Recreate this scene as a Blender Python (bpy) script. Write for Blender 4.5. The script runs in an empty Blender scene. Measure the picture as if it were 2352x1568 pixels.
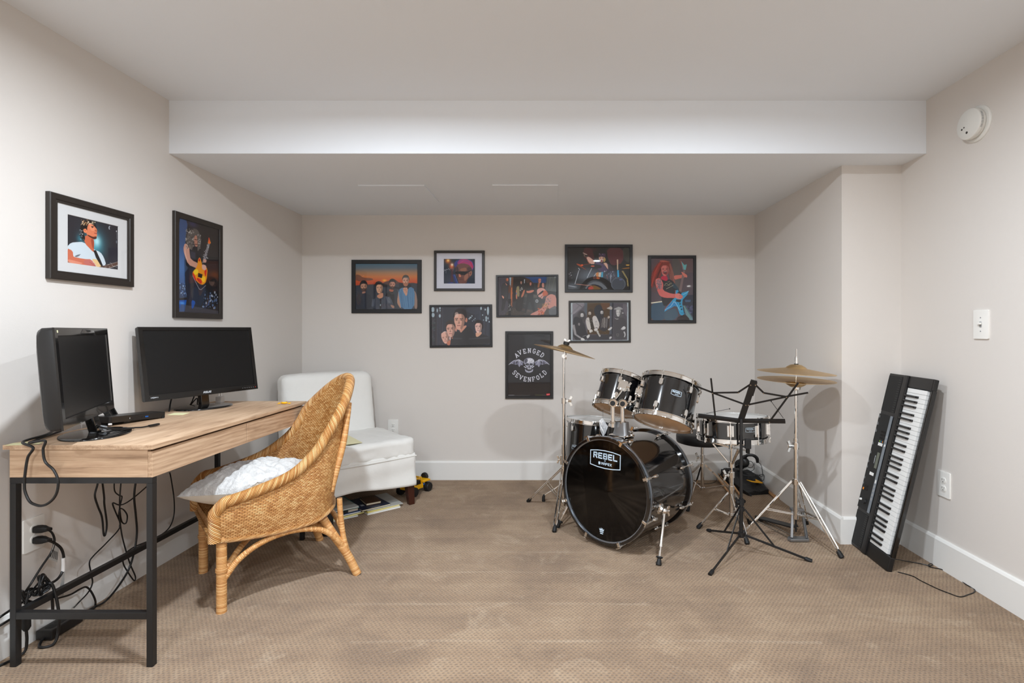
import bpy, bmesh, math, random
import numpy as np
from math import pi, sin, cos, radians, sqrt, atan2
from mathutils import Vector, Matrix, Quaternion
from mathutils.geometry import tessellate_polygon
SC = bpy.context.scene
COL = SC.collection
random.seed(7)
# ------------------------------------------------------------------ camera, light, exposure
FPX, CX, CY, HC = 1200.0, 1268.0, 760.0, 1.155      # focal length and principal point for a 2352x1568 frame
cam_d = bpy.data.cameras.new('camera')
cam_d.sensor_fit = 'HORIZONTAL'; cam_d.sensor_width = 36.0
cam_d.lens = 36.0 * FPX / 2352.0
cam_d.shift_x = -(CX - 1176.0) / 2352.0
cam_d.shift_y = (CY - 784.0) / 2352.0
cam_d.clip_start = 0.05
cam = bpy.data.objects.new('camera', cam_d); COL.objects.link(cam)
cam.location = (0, 0, HC); cam.rotation_euler = (pi / 2, 0, 0)
SC.camera = cam
SC.view_settings.view_transform = 'Standard'; SC.view_settings.look = 'None'
SC.view_settings.gamma = 1.0; SC.view_settings.use_curve_mapping = False
SC.view_settings.exposure = 0.76
w = bpy.data.worlds.new('world'); SC.world = w; w.use_nodes = True
w.node_tree.nodes['Background'].inputs[0].default_value = (0.9, 0.95, 1, 1)
w.node_tree.nodes['Background'].inputs[1].default_value = 0.02
ZC, ZS = 2.325, 2.056                                # ceiling, soffit
XL, XR, XA = -1.945, 1.90, 1.577                     # left wall, right wall, recess wall
YB, YBEAM, YBUMP, YF = 4.065, 2.653, 2.844, -3.6     # back wall, beam face, bump-out face, wall behind the camera
DOWNLIGHTS = [(-0.75, 1.50, 26), (0.68, 1.58, 16), (-0.75, -0.55, 24), (0.74, -0.53, 23),
              (-0.75, -2.5, 20), (0.10, -2.9, 20)]  # last pair: unseen fill lamps added behind the camera
LIGHT_COL = (0.86, 0.945, 1.03)
for lx, ly, lp in DOWNLIGHTS:
    ld = bpy.data.lights.new('downlight', 'AREA'); ld.shape = 'DISK'; ld.size = 0.10
    ld.energy = lp; ld.spread = radians(174); ld.color = LIGHT_COL
    lo = bpy.data.objects.new('downlight', ld); COL.objects.link(lo)
    lo.location = (lx, ly, ZC - 0.012)
# ------------------------------------------------------------------ coordinate helpers (photo measurements -> metres)
def V(*a): return Vector(a)
def P(px, py, Y):
    return Vector(((px - CX) * Y / FPX, Y, HC - (py - CY) * Y / FPX))
def FL(px, py, z=0.0):
    Y = FPX * (HC - z) / (py - CY)
    return P(px, py, Y)
def ONX(px, py, X):
    Y = FPX * X / (px - CX)
    return P(px, py, Y)
def ONP(px, py, p0, n):
    d = Vector(((px - CX) / FPX, 1.0, -(py - CY) / FPX)); o = Vector((0, 0, HC))
    t = (Vector(p0) - o).dot(n) / d.dot(n)
    return o + d * t
# ------------------------------------------------------------------ mesh builder
def frames(pts, closed=False):
    n = len(pts); T = []
    for i in range(n):
        a = pts[i - 1] if (i > 0 or closed) else pts[i]
        b = pts[(i + 1) % n] if (i < n - 1 or closed) else pts[i]
        t = (b - a)
        T.append(t.normalized() if t.length > 1e-9 else Vector((0, 0, 1)))
    up = Vector((0, 0, 1)) if abs(T[0].z) < 0.9 else Vector((1, 0, 0))
    x = T[0].cross(up).normalized(); out = []
    for i in range(n):
        if i > 0:
            x = (T[i - 1].rotation_difference(T[i])) @ x
            x = (x - T[i] * x.dot(T[i])).normalized()
        out.append((x.copy(), T[i].cross(x).normalized(), T[i]))
    return out
def spline(pts, sub=6, closed=False):
    pts = [Vector(p) for p in pts]; n = len(pts); out = []
    if n < 3: return pts
    rng = range(n) if closed else range(n - 1)
    for i in rng:
        p1, p2 = pts[i], pts[(i + 1) % n]
        p0 = pts[i - 1] if (i > 0 or closed) else p1 * 2 - p2
        p3 = pts[(i + 2) % n] if (i < n - 2 or closed) else p2 * 2 - p1
        for k in range(sub):
            t = k / sub
            out.append(0.5 * ((2 * p1) + (p2 - p0) * t + (2 * p0 - 5 * p1 + 4 * p2 - p3) * t * t + (3 * p1 - p0 - 3 * p2 + p3) * t ** 3))
    if not closed: out.append(pts[-1])
    return out
class MB:
    def __init__(s): s.v = []; s.f = []; s.uv = {}
    def add(s, vs, fs, uvs=None):
        b = len(s.v); s.v += [tuple(v) for v in vs]
        for k, f in enumerate(fs):
            if uvs is not None: s.uv[len(s.f)] = uvs[k]
            s.f.append(tuple(b + i for i in f))
        return s
    def box(s, c, size, M=None):
        hx, hy, hz = size[0] / 2, size[1] / 2, size[2] / 2
        vs = [Vector((x * hx, y * hy, z * hz)) for z in (-1, 1) for y in (-1, 1) for x in (-1, 1)]
        c = Vector(c)
        vs = [((M @ v) if M else v) + c for v in vs]
        return s.add(vs, [(0, 2, 3, 1), (4, 5, 7, 6), (0, 1, 5, 4), (2, 6, 7, 3), (0, 4, 6, 2), (1, 3, 7, 5)])
    def bx(s, a, b):
        return s.box([(a[i] + b[i]) / 2 for i in range(3)], [abs(b[i] - a[i]) for i in range(3)])
    def bar(s, p0, p1, wx, wy, up=(0, 0, 1)):
        p0, p1 = Vector(p0), Vector(p1); t = (p1 - p0); L = t.length; t.normalize()
        up = Vector(up)
        if abs(t.dot(up)) > 0.98: up = Vector((1, 0, 0))
        x = t.cross(up).normalized(); y = x.cross(t).normalized()
        M = Matrix((x, y, t)).transposed()
        return s.box((p0 + p1) / 2, (wx, wy, L), M)
    def tube(s, pts, r, n=10, closed=False, caps=True, uvscale=None):
        pts = [Vector(p) for p in pts]; F = frames(pts, closed); m = len(pts)
        rr = list(r) if isinstance(r, (list, tuple)) else [r] * m
        vs = []
        for i in range(m):
            x, y, t = F[i]
            for k in range(n):
                a = 2 * pi * k / n
                vs.append(pts[i] + (x * cos(a) + y * sin(a)) * rr[i])
        L = [0.0]
        for i in range(1, m): L.append(L[-1] + (pts[i] - pts[i - 1]).length)
        if closed: L.append(L[-1] + (pts[0] - pts[-1]).length)
        fs = []; uv = []
        for i in range(m if closed else m - 1):
            j = (i + 1) % m
            for k in range(n):
                q = (k + 1) % n
                fs.append((i * n + k, i * n + q, j * n + q, j * n + k))
                uv.append([(k / n, L[i]), ((k + 1) / n, L[i]), ((k + 1) / n, L[i + 1]), (k / n, L[i + 1])])
        if caps and not closed:
            fs.append(tuple(reversed(range(n)))); uv.append([(0, 0)] * n)
            fs.append(tuple((m - 1) * n + k for k in range(n))); uv.append([(0, 0)] * n)
        return s.add(vs, fs, uv)
    def cyl(s, p0, p1, r0, r1=None, n=16, caps=True):
        return s.tube([p0, p1], [r0, r0 if r1 is None else r1], n, caps=caps)
    def lathe(s, prof, o=(0, 0, 0), ax=(0, 0, 1), n=32, a0=0, a1=2 * pi, caps=True):
        o = Vector(o); ax = Vector(ax).normalized()
        h = Vector((1, 0, 0)) if abs(ax.x) < 0.9 else Vector((0, 1, 0))
        x = (h - ax * h.dot(ax)).normalized(); y = ax.cross(x)
        full = abs(a1 - a0 - 2 * pi) < 1e-6
        m = n if full else n + 1
        vs = []
        for (r, z) in prof:
            for k in range(m):
                a = a0 + (a1 - a0) * k / n
                vs.append(o + ax * z + (x * cos(a) + y * sin(a)) * r)
        fs = []
        for i in range(len(prof) - 1):
            for k in range(n):
                q = (k + 1) % m
                fs.append((i * m + k, i * m + q, (i + 1) * m + q, (i + 1) * m + k))
        if full and caps:
            if prof[0][0] > 1e-6: fs.append(tuple(reversed(range(m))))
            if prof[-1][0] > 1e-6: fs.append(tuple((len(prof) - 1) * m + k for k in range(m)))
        return s.add(vs, fs)
    def ring(s, prof, o, ax, n=48):
        return s.lathe(list(prof) + [prof[0]], o, ax, n, caps=False)
    def ell(s, c, r, n=16, m=10, M=None):
        c = Vector(c); vs = []; fs = []
        for i in range(m + 1):
            th = pi * i / m
            for k in range(n):
                a = 2 * pi * k / n
                v = Vector((r[0] * sin(th) * cos(a), r[1] * sin(th) * sin(a), r[2] * cos(th)))
                vs.append(c + ((M @ v) if M else v))
        for i in range(m):
            for k in range(n):
                q = (k + 1) % n
                fs.append((i * n + k, (i + 1) * n + k, (i + 1) * n + q, i * n + q))
        return s.add(vs, fs)
    def grid(s, fn, nu, nv, uvfn=None, closed_u=False):
        vs = []; fs = []; uv = []
        for j in range(nv + 1):
            for i in range(nu + (0 if closed_u else 1)):
                vs.append(fn(i / nu, j / nv))
        m = nu if closed_u else nu + 1
        for j in range(nv):
            for i in range(nu):
                q = (i + 1) % m
                fs.append((j * m + i, j * m + q, (j + 1) * m + q, (j + 1) * m + i))
                if uvfn: uv.append([uvfn(i / nu, j / nv), uvfn((i + 1) / nu, j / nv), uvfn((i + 1) / nu, (j + 1) / nv), uvfn(i / nu, (j + 1) / nv)])
        return s.add(vs, fs, uv if uvfn else None)
    def prism(s, pts, o, x, y, z, h):
        """2D outline pts (list of (a,b)) in frame o,x,y, extruded h along z"""
        o, x, y, z = Vector(o), Vector(x), Vector(y), Vector(z); n = len(pts)
        lo = [o + x * a + y * b for a, b in pts]; hi = [p + z * h for p in lo]
        fs = [(i, (i + 1) % n, n + (i + 1) % n, n + i) for i in range(n)]
        tri = tessellate_polygon([[Vector((a, b, 0)) for a, b in pts]])
        for t in tri:
            fs.append(tuple(t)); fs.append(tuple(n + i for i in reversed(t)))
        return s.add(lo + hi, fs)
    def build(s, name, mat, parent=None, smooth=35, bevel=0, seg=2, sub=0, merge=False):
        me = bpy.data.meshes.new(name)
        me.from_pydata(s.v, [], s.f)
        if s.uv:
            ul = me.uv_layers.new(name='UVMap')
            for pi_, p in enumerate(me.polygons):
                u = s.uv.get(pi_)
                if u:
                    for k, li in enumerate(p.loop_indices): ul.data[li].uv = u[k % len(u)]
        bm = bmesh.new(); bm.from_mesh(me)
        if merge: bmesh.ops.remove_doubles(bm, verts=bm.verts, dist=1e-5)
        bmesh.ops.recalc_face_normals(bm, faces=bm.faces)
        if bevel:
            es = [e for e in bm.edges if len(e.link_faces) == 2 and e.calc_face_angle(0) > radians(30)]
            bmesh.ops.bevel(bm, geom=es, offset=bevel, segments=seg, profile=0.6, affect='EDGES', clamp_overlap=True)
        bm.to_mesh(me); bm.free()
        if smooth:
            me.polygons.foreach_set('use_smooth', [True] * len(me.polygons))
            me.set_sharp_from_angle(angle=radians(smooth))
        me.materials.append(mat)
        ob = bpy.data.objects.new(name, me); COL.objects.link(ob)
        if sub:
            md = ob.modifiers.new('subd', 'SUBSURF'); md.levels = sub; md.render_levels = sub
        if parent is not None: attach(ob, parent)
        return ob
MW = {}
def attach(ob, parent):
    M = MW.get(parent.name)
    ob.parent = parent
    if M is not None:
        ob.matrix_parent_inverse = M.inverted()
def tag(o, label, cat, group=None):
    o['label'] = label; o['category'] = cat
    if group: o['group'] = group
    return o
def thing(name, label, cat, loc=(0, 0, 0), group=None, rotz=0, local=False):
    """Empty at the thing's base; parts are given in world metres unless local"""
    o = bpy.data.objects.new(name, None); COL.objects.link(o)
    o.location = loc; o.rotation_euler = (0, 0, rotz); o.empty_display_size = 0.05
    tag(o, label, cat, group)
    if not local: MW[o.name] = Matrix.Translation(Vector(loc)) @ Matrix.Rotation(rotz, 4, 'Z')
    return o
def struct(name, mb, mat, **k):
    o = mb.build(name, mat, **k); o['kind'] = 'structure'; return o
# ------------------------------------------------------------------ materials
def lin(c):
    return tuple((x / 255 / 12.92) if x / 255 <= 0.04045 else ((x / 255 + 0.055) / 1.055) ** 2.4 for x in c)
class NT:
    def __init__(s, name):
        s.m = bpy.data.materials.new(name); s.m.use_nodes = True
        s.t = s.m.node_tree; s.b = s.t.nodes['Principled BSDF']; s.o = s.t.nodes['Material Output']
    def n(s, typ, **k):
        nd = s.t.nodes.new(typ)
        for a, v in k.items(): setattr(nd, a, v)
        return nd
    def l(s, a, b): s.t.links.new(a, b)
    def set(s, **k):
        for a, v in k.items():
            inp = s.b.inputs[a.replace('_', ' ')]
            if hasattr(v, 'default_value') or isinstance(v, bpy.types.NodeSocket): s.l(v, inp)
            else: inp.default_value = (tuple(v) + (1,)) if isinstance(v, (tuple, list)) and len(v) == 3 else v
        return s
    def math(s, op, a, b=None, c=None, clamp=False):
        nd = s.n('ShaderNodeMath', operation=op); nd.use_clamp = clamp
        for i, x in enumerate((a, b, c)):
            if x is None: continue
            if isinstance(x, (int, float)): nd.inputs[i].default_value = x
            else: s.l(x, nd.inputs[i])
        return nd.outputs[0]
    def coord(s, which='Object', scale=(1, 1, 1), rot=(0, 0, 0)):
        tc = s.n('ShaderNodeTexCoord'); mp = s.n('ShaderNodeMapping')
        mp.inputs['Scale'].default_value = scale; mp.inputs['Rotation'].default_value = rot
        s.l(tc.outputs[which], mp.inputs[0]); return mp.outputs[0]
    def sep(s, vec):
        nd = s.n('ShaderNodeSeparateXYZ'); s.l(vec, nd.inputs[0]); return nd.outputs
    def noise(s, vec, scale, detail=3, rough=0.55, dist=0):
        nd = s.n('ShaderNodeTexNoise'); s.l(vec, nd.inputs['Vector'])
        nd.inputs['Scale'].default_value = scale; nd.inputs['Detail'].default_value = detail
        nd.inputs['Roughness'].default_value = rough; nd.inputs['Distortion'].default_value = dist
        return nd.outputs['Fac']
    def ramp(s, fac, stops, interp='LINEAR'):
        nd = s.n('ShaderNodeValToRGB'); nd.color_ramp.interpolation = interp
        el = nd.color_ramp.elements
        while len(el) < len(stops): el.new(0.5)
        for e, (p, c) in zip(el, stops):
            e.position = p; e.color = (tuple(c) + (1,)) if len(c) == 3 else c
        s.l(fac, nd.inputs[0]); return nd.outputs[0]
    def mix(s, fac, a, b, mode='MIX'):
        nd = s.n('ShaderNodeMix', data_type='RGBA', blend_type=mode)
        for i, x in ((0, fac), (6, a), (7, b)):
            if isinstance(x, (int, float)): nd.inputs[i].default_value = x
            elif isinstance(x, tuple): nd.inputs[i].default_value = x + (1,) if len(x) == 3 else x
            else: s.l(x, nd.inputs[i])
        return nd.outputs[2]
    def bump(s, h, dist=0.001, strength=1.0):
        nd = s.n('ShaderNodeBump'); nd.inputs['Distance'].default_value = dist; nd.inputs['Strength'].default_value = strength
        s.l(h, nd.inputs['Height']); s.l(nd.outputs[0], s.b.inputs['Normal']); return nd
def plain(name, rgb, rough=0.5, metal=0.0, spec=0.5, coat=0.0, bump=None, var=0.0):
    t = NT(name); c = lin(rgb)
    t.set(Base_Color=c, Roughness=rough, Metallic=metal, Specular_IOR_Level=spec, Coat_Weight=coat)
    if coat: t.b.inputs['Coat Roughness'].default_value = 0.03
    if var:
        f = t.noise(t.coord('Object'), 6, 3)
        t.set(Base_Color=t.mix(f, tuple(x * (1 - var) for x in c), tuple(min(1, x * (1 + var)) for x in c)))
    if bump:
        t.bump(t.noise(t.coord('Object'), bump[0], 4), bump[1])
    return t.m
M = {}
def wallmat(name, rgb):
    t = NT(name); v = t.coord('Object')
    f = t.noise(v, 1.3, 2)
    c = lin(rgb)
    t.set(Base_Color=t.mix(f, tuple(x * 0.985 for x in c), tuple(x * 1.015 for x in c)), Roughness=0.62, Specular_IOR_Level=0.25)
    t.bump(t.noise(v, 260, 3), 0.0004, 0.5)
    return t.m
M['wall'] = wallmat('wall_paint', (219, 213, 207))
M['ceil'] = wallmat('ceiling_paint', (234, 238, 243))
M['trim'] = plain('trim_white', (232, 230, 226), 0.4, spec=0.35)
M['panel'] = M['ceil']
M['plate'] = plain('plate_white', (238, 236, 231), 0.3)
M['plate_slot'] = plain('slot_dark', (40, 38, 36), 0.6)
M['alarm'] = plain('alarm_plastic', (228, 227, 222), 0.45)
def carpet():
    t = NT('carpet'); v = t.coord('Object'); x, y, z = t.sep(v)
    p = 0.0175; q = 0.0115
    wob = t.noise(v, 45, 2)
    ys = t.math('ADD', t.math('DIVIDE', y, q), t.math('MULTIPLY', t.math('SUBTRACT', wob, 0.5), 0.55))
    row = t.math('FLOOR', ys)
    xs = t.math('ADD', t.math('DIVIDE', x, p), t.math('MULTIPLY', row, 0.5))
    xs = t.math('ADD', xs, t.math('MULTIPLY', t.math('SUBTRACT', t.noise(v, 38, 2), 0.5), 0.7))
    fx = t.math('SUBTRACT', t.math('FRACT', xs), 0.5)
    fy = t.math('SUBTRACT', t.math('FRACT', ys), 0.5)
    r2 = t.math('ADD', t.math('POWER', t.math('MULTIPLY', t.math('ABSOLUTE', fx), 3.4), 2.0), t.math('POWER', t.math('MULTIPLY', t.math('ABSOLUTE', fy), 3.0), 2.0))
    pit = t.math('EXPONENT', t.math('MULTIPLY', r2, -1.0))
    pit = t.math('MULTIPLY', pit, t.math('ADD', 0.45, t.noise(v, 60, 2)))
    fib = t.noise(v, 520, 4, 0.75); fib2 = t.noise(v, 210, 3, 0.65)
    h = t.math('ADD', t.math('SUBTRACT', 1.0, pit), t.math('MULTIPLY', fib, 0.8))
    t.bump(h, 0.0055, 1.0)
    big = t.noise(v, 2.2, 4, 0.6, 0.6)
    st = t.noise(t.coord('Object', (0.7, 7.0, 1)), 1.5, 3, 0.55, 0.3)
    pile = t.math('ADD', t.math('MULTIPLY', big, 0.66), t.math('MULTIPLY', st, 0.34))
    base = t.ramp(pile, [(0.36, lin((150, 119, 88))), (0.5, lin((174, 141, 107))), (0.64, lin((194, 162, 127)))])
    # scuffed patches where the pile was brushed the other way
    pt = t.noise(v, 4.6, 5, 0.68, 0.9)
    base = t.mix(t.math('MULTIPLY', t.math('SUBTRACT', pt, 0.545), 7.0, clamp=True), base, t.mix(0.5, base, lin((214, 186, 154))))
    base = t.mix(t.math('MULTIPLY', t.math('SUBTRACT', 0.44, pt), 6.0, clamp=True), base, t.mix(0.35, base, lin((112, 86, 60))))
    edge = None
    for y0, xa, xb, wd in ((2.73, -1.1, 0.4, .014), (2.50, -1.0, 0.5, .013), (2.215, -0.9, 0.4, .012), (1.945, -0.75, 1.0, .013)):
        yy = t.math('ADD', y, t.math('MULTIPLY', t.math('SUBTRACT', t.noise(v, 1.2, 1), 0.5), 0.05))
        yy = t.math('ADD', yy, t.math('MULTIPLY', t.math('SUBTRACT', fib2, 0.5), 0.02))
        e = t.math('SUBTRACT', 1.0, t.math('DIVIDE', t.math('ABSOLUTE', t.math('SUBTRACT', yy, y0)), wd), clamp=True)
        mx = t.math('MULTIPLY', t.math('GREATER_THAN', x, xa), t.math('LESS_THAN', x, xb))
        e = t.math('MULTIPLY', t.math('MULTIPLY', e, mx), t.math('MULTIPLY', t.math('SUBTRACT', t.noise(v, 4, 3), 0.32), 2.2, clamp=True))
        edge = e if edge is None else t.math('MAXIMUM', edge, e)
    base = t.mix(t.math('MULTIPLY', edge, 0.75, clamp=True), base, lin((218, 192, 162)))
    cell = t.mix(t.math('MULTIPLY', pit, 0.80, clamp=True), base, t.mix(0.75, base, lin((70, 50, 34))))
    tone = t.mix(t.math('MULTIPLY', t.math('SUBTRACT', fib2, 0.5), 1.6, clamp=True), cell, lin((222, 196, 166)))
    tone = t.mix(t.math('MULTIPLY', t.math('SUBTRACT', 0.5, fib), 2.0, clamp=True), tone, lin((90, 66, 46)))
    t.set(Base_Color=tone, Roughness=0.95, Specular_IOR_Level=0.1)
    t.b.inputs['Sheen Weight'].default_value = 0.2; t.b.inputs['Sheen Roughness'].default_value = 0.6
    return t.m
M['carpet'] = carpet()
def wood(name, along):
    t = NT(name)
    sc = lambda l, c: (c, l, c) if along == 'y' else (l, c, c)
    n1 = t.noise(t.coord('Object', sc(1.3, 14)), 2.6, 5, 0.6, 0.55)
    n2 = t.noise(t.coord('Object', sc(4, 110)), 2.2, 4, 0.65)
    wv = t.n('ShaderNodeTexWave'); wv.wave_type = 'RINGS'; t.l(t.coord('Object', sc(0.9, 9)), wv.inputs['Vector'])
    wv.inputs['Scale'].default_value = 2.2; wv.inputs['Distortion'].default_value = 5.0; wv.inputs['Detail'].default_value = 3
    wv.inputs['Detail Scale'].default_value = 0.9
    f = t.math('ADD', t.math('MULTIPLY', n1, 0.45), t.math('ADD', t.math('MULTIPLY', n2, 0.42), t.math('MULTIPLY', wv.outputs['Fac'], 0.13)))
    kn = t.noise(t.coord('Object', sc(3, 9)), 2.3, 2, 0.5)
    c = t.ramp(f, [(0.3, lin((150, 120, 95))), (0.44, lin((182, 150, 121))), (0.56, lin((199, 168, 138))), (0.7, lin((214, 186, 158)))])
    c = t.mix(t.math('MULTIPLY', t.math('SUBTRACT', kn, 0.62), 3.0, clamp=True), c, lin((128, 98, 74)))
    t.set(Base_Color=c, Roughness=0.55, Specular_IOR_Level=0.3)
    t.bump(f, 0.0005, 0.5); return t.m
M['wood'] = wood('desk_oak', 'y'); M['wood_x'] = wood('desk_oak_cross', 'x')
M['steel_black'] = plain('black_powder_steel', (24, 24, 25), 0.42, bump=(900, 0.0002))
M['gap'] = plain('dark_gap', (18, 14, 11), 0.8)
M['frame_brown'] = plain('frame_brown_black', (42, 36, 32), 0.4, bump=(300, 0.0002))
M['frame_black'] = plain('frame_black', (26, 27, 30), 0.36)
M['mat_board'] = plain('mat_board', (212, 212, 212), 0.8)
M['mat_board_lilac'] = plain('mat_board_lilac', (214, 216, 228), 0.8)
M['back_board'] = plain('back_board', (60, 50, 40), 0.8)
def glass_pane():
    t = NT('picture_glass'); t.t.nodes.remove(t.b)
    tr = t.n('ShaderNodeBsdfTransparent'); gl = t.n('ShaderNodeBsdfGlossy'); gl.inputs['Roughness'].default_value = 0.015
    fr = t.n('ShaderNodeFresnel'); fr.inputs[0].default_value = 1.5
    mx = t.n('ShaderNodeMixShader'); ge = t.n('ShaderNodeNewGeometry'); t.l(t.math('MULTIPLY', fr.outputs[0], t.math('SUBTRACT', 1.0, ge.outputs['Backfacing'])), mx.inputs[0]); t.l(tr.outputs[0], mx.inputs[1]); t.l(gl.outputs[0], mx.inputs[2])
    t.l(mx.outputs[0], t.o.inputs[0]); return t.m
M['glass'] = glass_pane()
def printmat():
    t = NT('photo_print'); a = t.n('ShaderNodeVertexColor'); a.layer_name = 'ink'
    t.set(Base_Color=a.outputs[0], Roughness=0.5, Specular_IOR_Level=0.2); return t.m
M['print'] = printmat()
M['screen'] = plain('monitor_screen', (13, 13, 14), 0.33, spec=0.45)
M['gloss_black'] = plain('gloss_black_plastic', (14, 13, 13), 0.12, coat=0.5)
M['satin_black'] = plain('satin_black_plastic', (24, 23, 23), 0.38)
M['matte_black'] = plain('matte_black', (20, 20, 20), 0.7)
M['rubber'] = plain('black_rubber', (17, 17, 18), 0.6)
M['cord'] = plain('black_cord', (16, 16, 17), 0.38)
M['white_print'] = plain('white_print', (215, 220, 224), 0.5)
M['logo_blue_white'] = plain('logo_pale', (196, 214, 228), 0.5)
M['white_plastic'] = plain('white_plastic', (232, 230, 228), 0.35)
M['label_grey'] = plain('label_grey', (150, 152, 154), 0.5)
M['chrome'] = plain('chrome', (232, 231, 229), 0.06, metal=1.0)
M['chrome_soft'] = plain('chrome_soft', (190, 185, 178), 0.2, metal=1.0)
M['cast_metal'] = plain('cast_grey_metal', (150, 152, 155), 0.3, metal=0.8)
M['drum_black'] = plain('drum_wrap_black', (9, 9, 11), 0.12, coat=1.0)
M['drum_head_black'] = plain('drum_head_black', (8, 8, 8), 0.07, coat=0.6)
M['head_tan'] = plain('drum_head_clear_tan', (240, 200, 158), 0.3, coat=0.3, var=0.08)
M['head_white'] = plain('drum_head_coated', (224, 224, 222), 0.5)
M['silver_inlay'] = plain('silver_inlay', (150, 158, 168), 0.25, metal=0.8)
def brass(name, rgb, rough=0.28):
    t = NT(name); v = t.coord('Object')
    x, y, z = t.sep(v)
    r = t.math('SQRT', t.math('ADD', t.math('MULTIPLY', x, x), t.math('MULTIPLY', y, y)))
    g = t.math('SINE', t.math('MULTIPLY', r, 1400)); n = t.noise(v, 9, 4)
    c = t.mix(n, tuple(k * 0.72 for k in lin(rgb)), tuple(min(1, k * 1.15) for k in lin(rgb)))
    t.set(Base_Color=c, Roughness=rough, Metallic=1.0); t.bump(g, 0.0002, 0.5); return t.m
M['brass'] = brass('cymbal_brass', (226, 194, 144), 0.34)
def wicker():
    t = NT('wicker_weave'); v = t.coord('UV'); x, y, z = t.sep(v)
    d, p = 0.0092, 0.0064
    jit = t.math('MULTIPLY', t.math('SUBTRACT', t.noise(v, 60, 2), 0.5), 0.0035)
    x = t.math('ADD', x, jit)
    row = t.math('FLOOR', t.math('DIVIDE', y, p))
    par = t.math('MULTIPLY', t.math('MODULO', row, 2.0), 0.5)
    cx = t.math('ADD', t.math('DIVIDE', x, 2 * d), par)
    fx = t.math('SUBTRACT', t.math('MULTIPLY', t.math('FRACT', cx), 2.0), 1.0)
    over = t.math('SUBTRACT', 1.0, t.math('POWER', t.math('ABSOLUTE', fx), 2.2))
    fy = t.math('SUBTRACT', t.math('MULTIPLY', t.math('FRACT', t.math('DIVIDE', y, p)), 2.0), 1.0)
    rnd = t.math('SUBTRACT', 1.0, t.math('POWER', t.math('ABSOLUTE', fy), 2.0))
    h = t.math('MULTIPLY', t.math('ADD', 0.08, t.math('MULTIPLY', over, 0.92)), t.math('POWER', rnd, 0.8))
    cell = t.n('ShaderNodeCombineXYZ'); t.l(t.math('FLOOR', cx), cell.inputs[0]); t.l(row, cell.inputs[1])
    rn = t.n('ShaderNodeTexWhiteNoise', noise_dimensions='2D'); t.l(cell.outputs[0], rn.inputs['Vector'])
    n = t.noise(v, 14, 3)
    k = t.math('ADD', t.math('MULTIPLY', rn.outputs['Value'], 0.45), t.math('MULTIPLY', n, 0.55))
    c = t.ramp(k, [(0.2, lin((170, 112, 56))), (0.5, lin((206, 150, 88))), (0.8, lin((232, 186, 126)))])
    c = t.mix(t.math('MULTIPLY', t.math('SUBTRACT', 0.40, h), 2.3, clamp=True), c, lin((92, 50, 18)))
    t.set(Base_Color=c, Roughness=0.4, Specular_IOR_Level=0.45); t.bump(h, 0.0026, 1.0); return t.m
M['wicker'] = wicker()
def braid():
    t = NT('wicker_braid'); v = t.coord('UV'); x, y, z = t.sep(v)
    wob = t.math('MULTIPLY', t.math('SUBTRACT', t.noise(t.coord('UV', (3, 30, 1)), 1, 2), 0.5), 0.5)
    a = t.math('ADD', t.math('ADD', t.math('MULTIPLY', x, 15.0), t.math('DIVIDE', y, 0.0072)), wob)
    f = t.math('SUBTRACT', t.math('MULTIPLY', t.math('FRACT', a), 2.0), 1.0)
    b = t.math('ADD', t.math('MULTIPLY', x, 3.0), t.math('DIVIDE', y, 0.055))
    f2 = t.math('SUBTRACT', t.math('MULTIPLY', t.math('FRACT', b), 2.0), 1.0)
    h1 = t.math('SUBTRACT', 1.0, t.math('MULTIPLY', f, f)); h2 = t.math('SUBTRACT', 1.0, t.math('MULTIPLY', f2, f2))
    h = t.math('ADD', t.math('MULTIPLY', h1, 0.5), t.math('MULTIPLY', h2, 0.5))
    rn = t.n('ShaderNodeTexWhiteNoise', noise_dimensions='1D'); t.l(t.math('FLOOR', a), rn.inputs['W'])
    c = t.ramp(rn.outputs['Value'], [(0.0, lin((184, 122, 62))), (0.5, lin((214, 158, 94))), (1.0, lin((238, 194, 136)))])
    c = t.mix(t.math('MULTIPLY', t.math('SUBTRACT', 0.34, h1), 2.2, clamp=True), c, lin((104, 58, 22)))
    c = t.mix(t.math('MULTIPLY', t.math('SUBTRACT', 0.22, h2), 2.2, clamp=True), c, lin((112, 64, 26)))
    t.set(Base_Color=c, Roughness=0.4); t.bump(h, 0.005, 1.0); return t.m
M['braid'] = braid()
def cane():
    t = NT('cane_wrap'); v = t.coord('UV'); x, y, z = t.sep(v)
    a = t.math('ADD', x, t.math('DIVIDE', y, 0.0062))
    f = t.math('SUBTRACT', t.math('MULTIPLY', t.math('FRACT', a), 2.0), 1.0)
    h = t.math('SUBTRACT', 1.0, t.math('POWER', t.math('ABSOLUTE', f), 3.0))
    row = t.math('FLOOR', a); rn = t.n('ShaderNodeTexWhiteNoise', noise_dimensions='1D'); t.l(row, rn.inputs['W'])
    c = t.ramp(rn.outputs['Value'], [(0, lin((190, 132, 76))), (0.6, lin((212, 158, 98))), (1, lin((228, 180, 122)))])
    c = t.mix(t.math('MULTIPLY', t.math('SUBTRACT', 0.3, h), 2.0, clamp=True), c, lin((118, 70, 32)))
    t.set(Base_Color=c, Roughness=0.42); t.bump(h, 0.0008, 1.0); return t.m
M['cane'] = cane()
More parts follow.
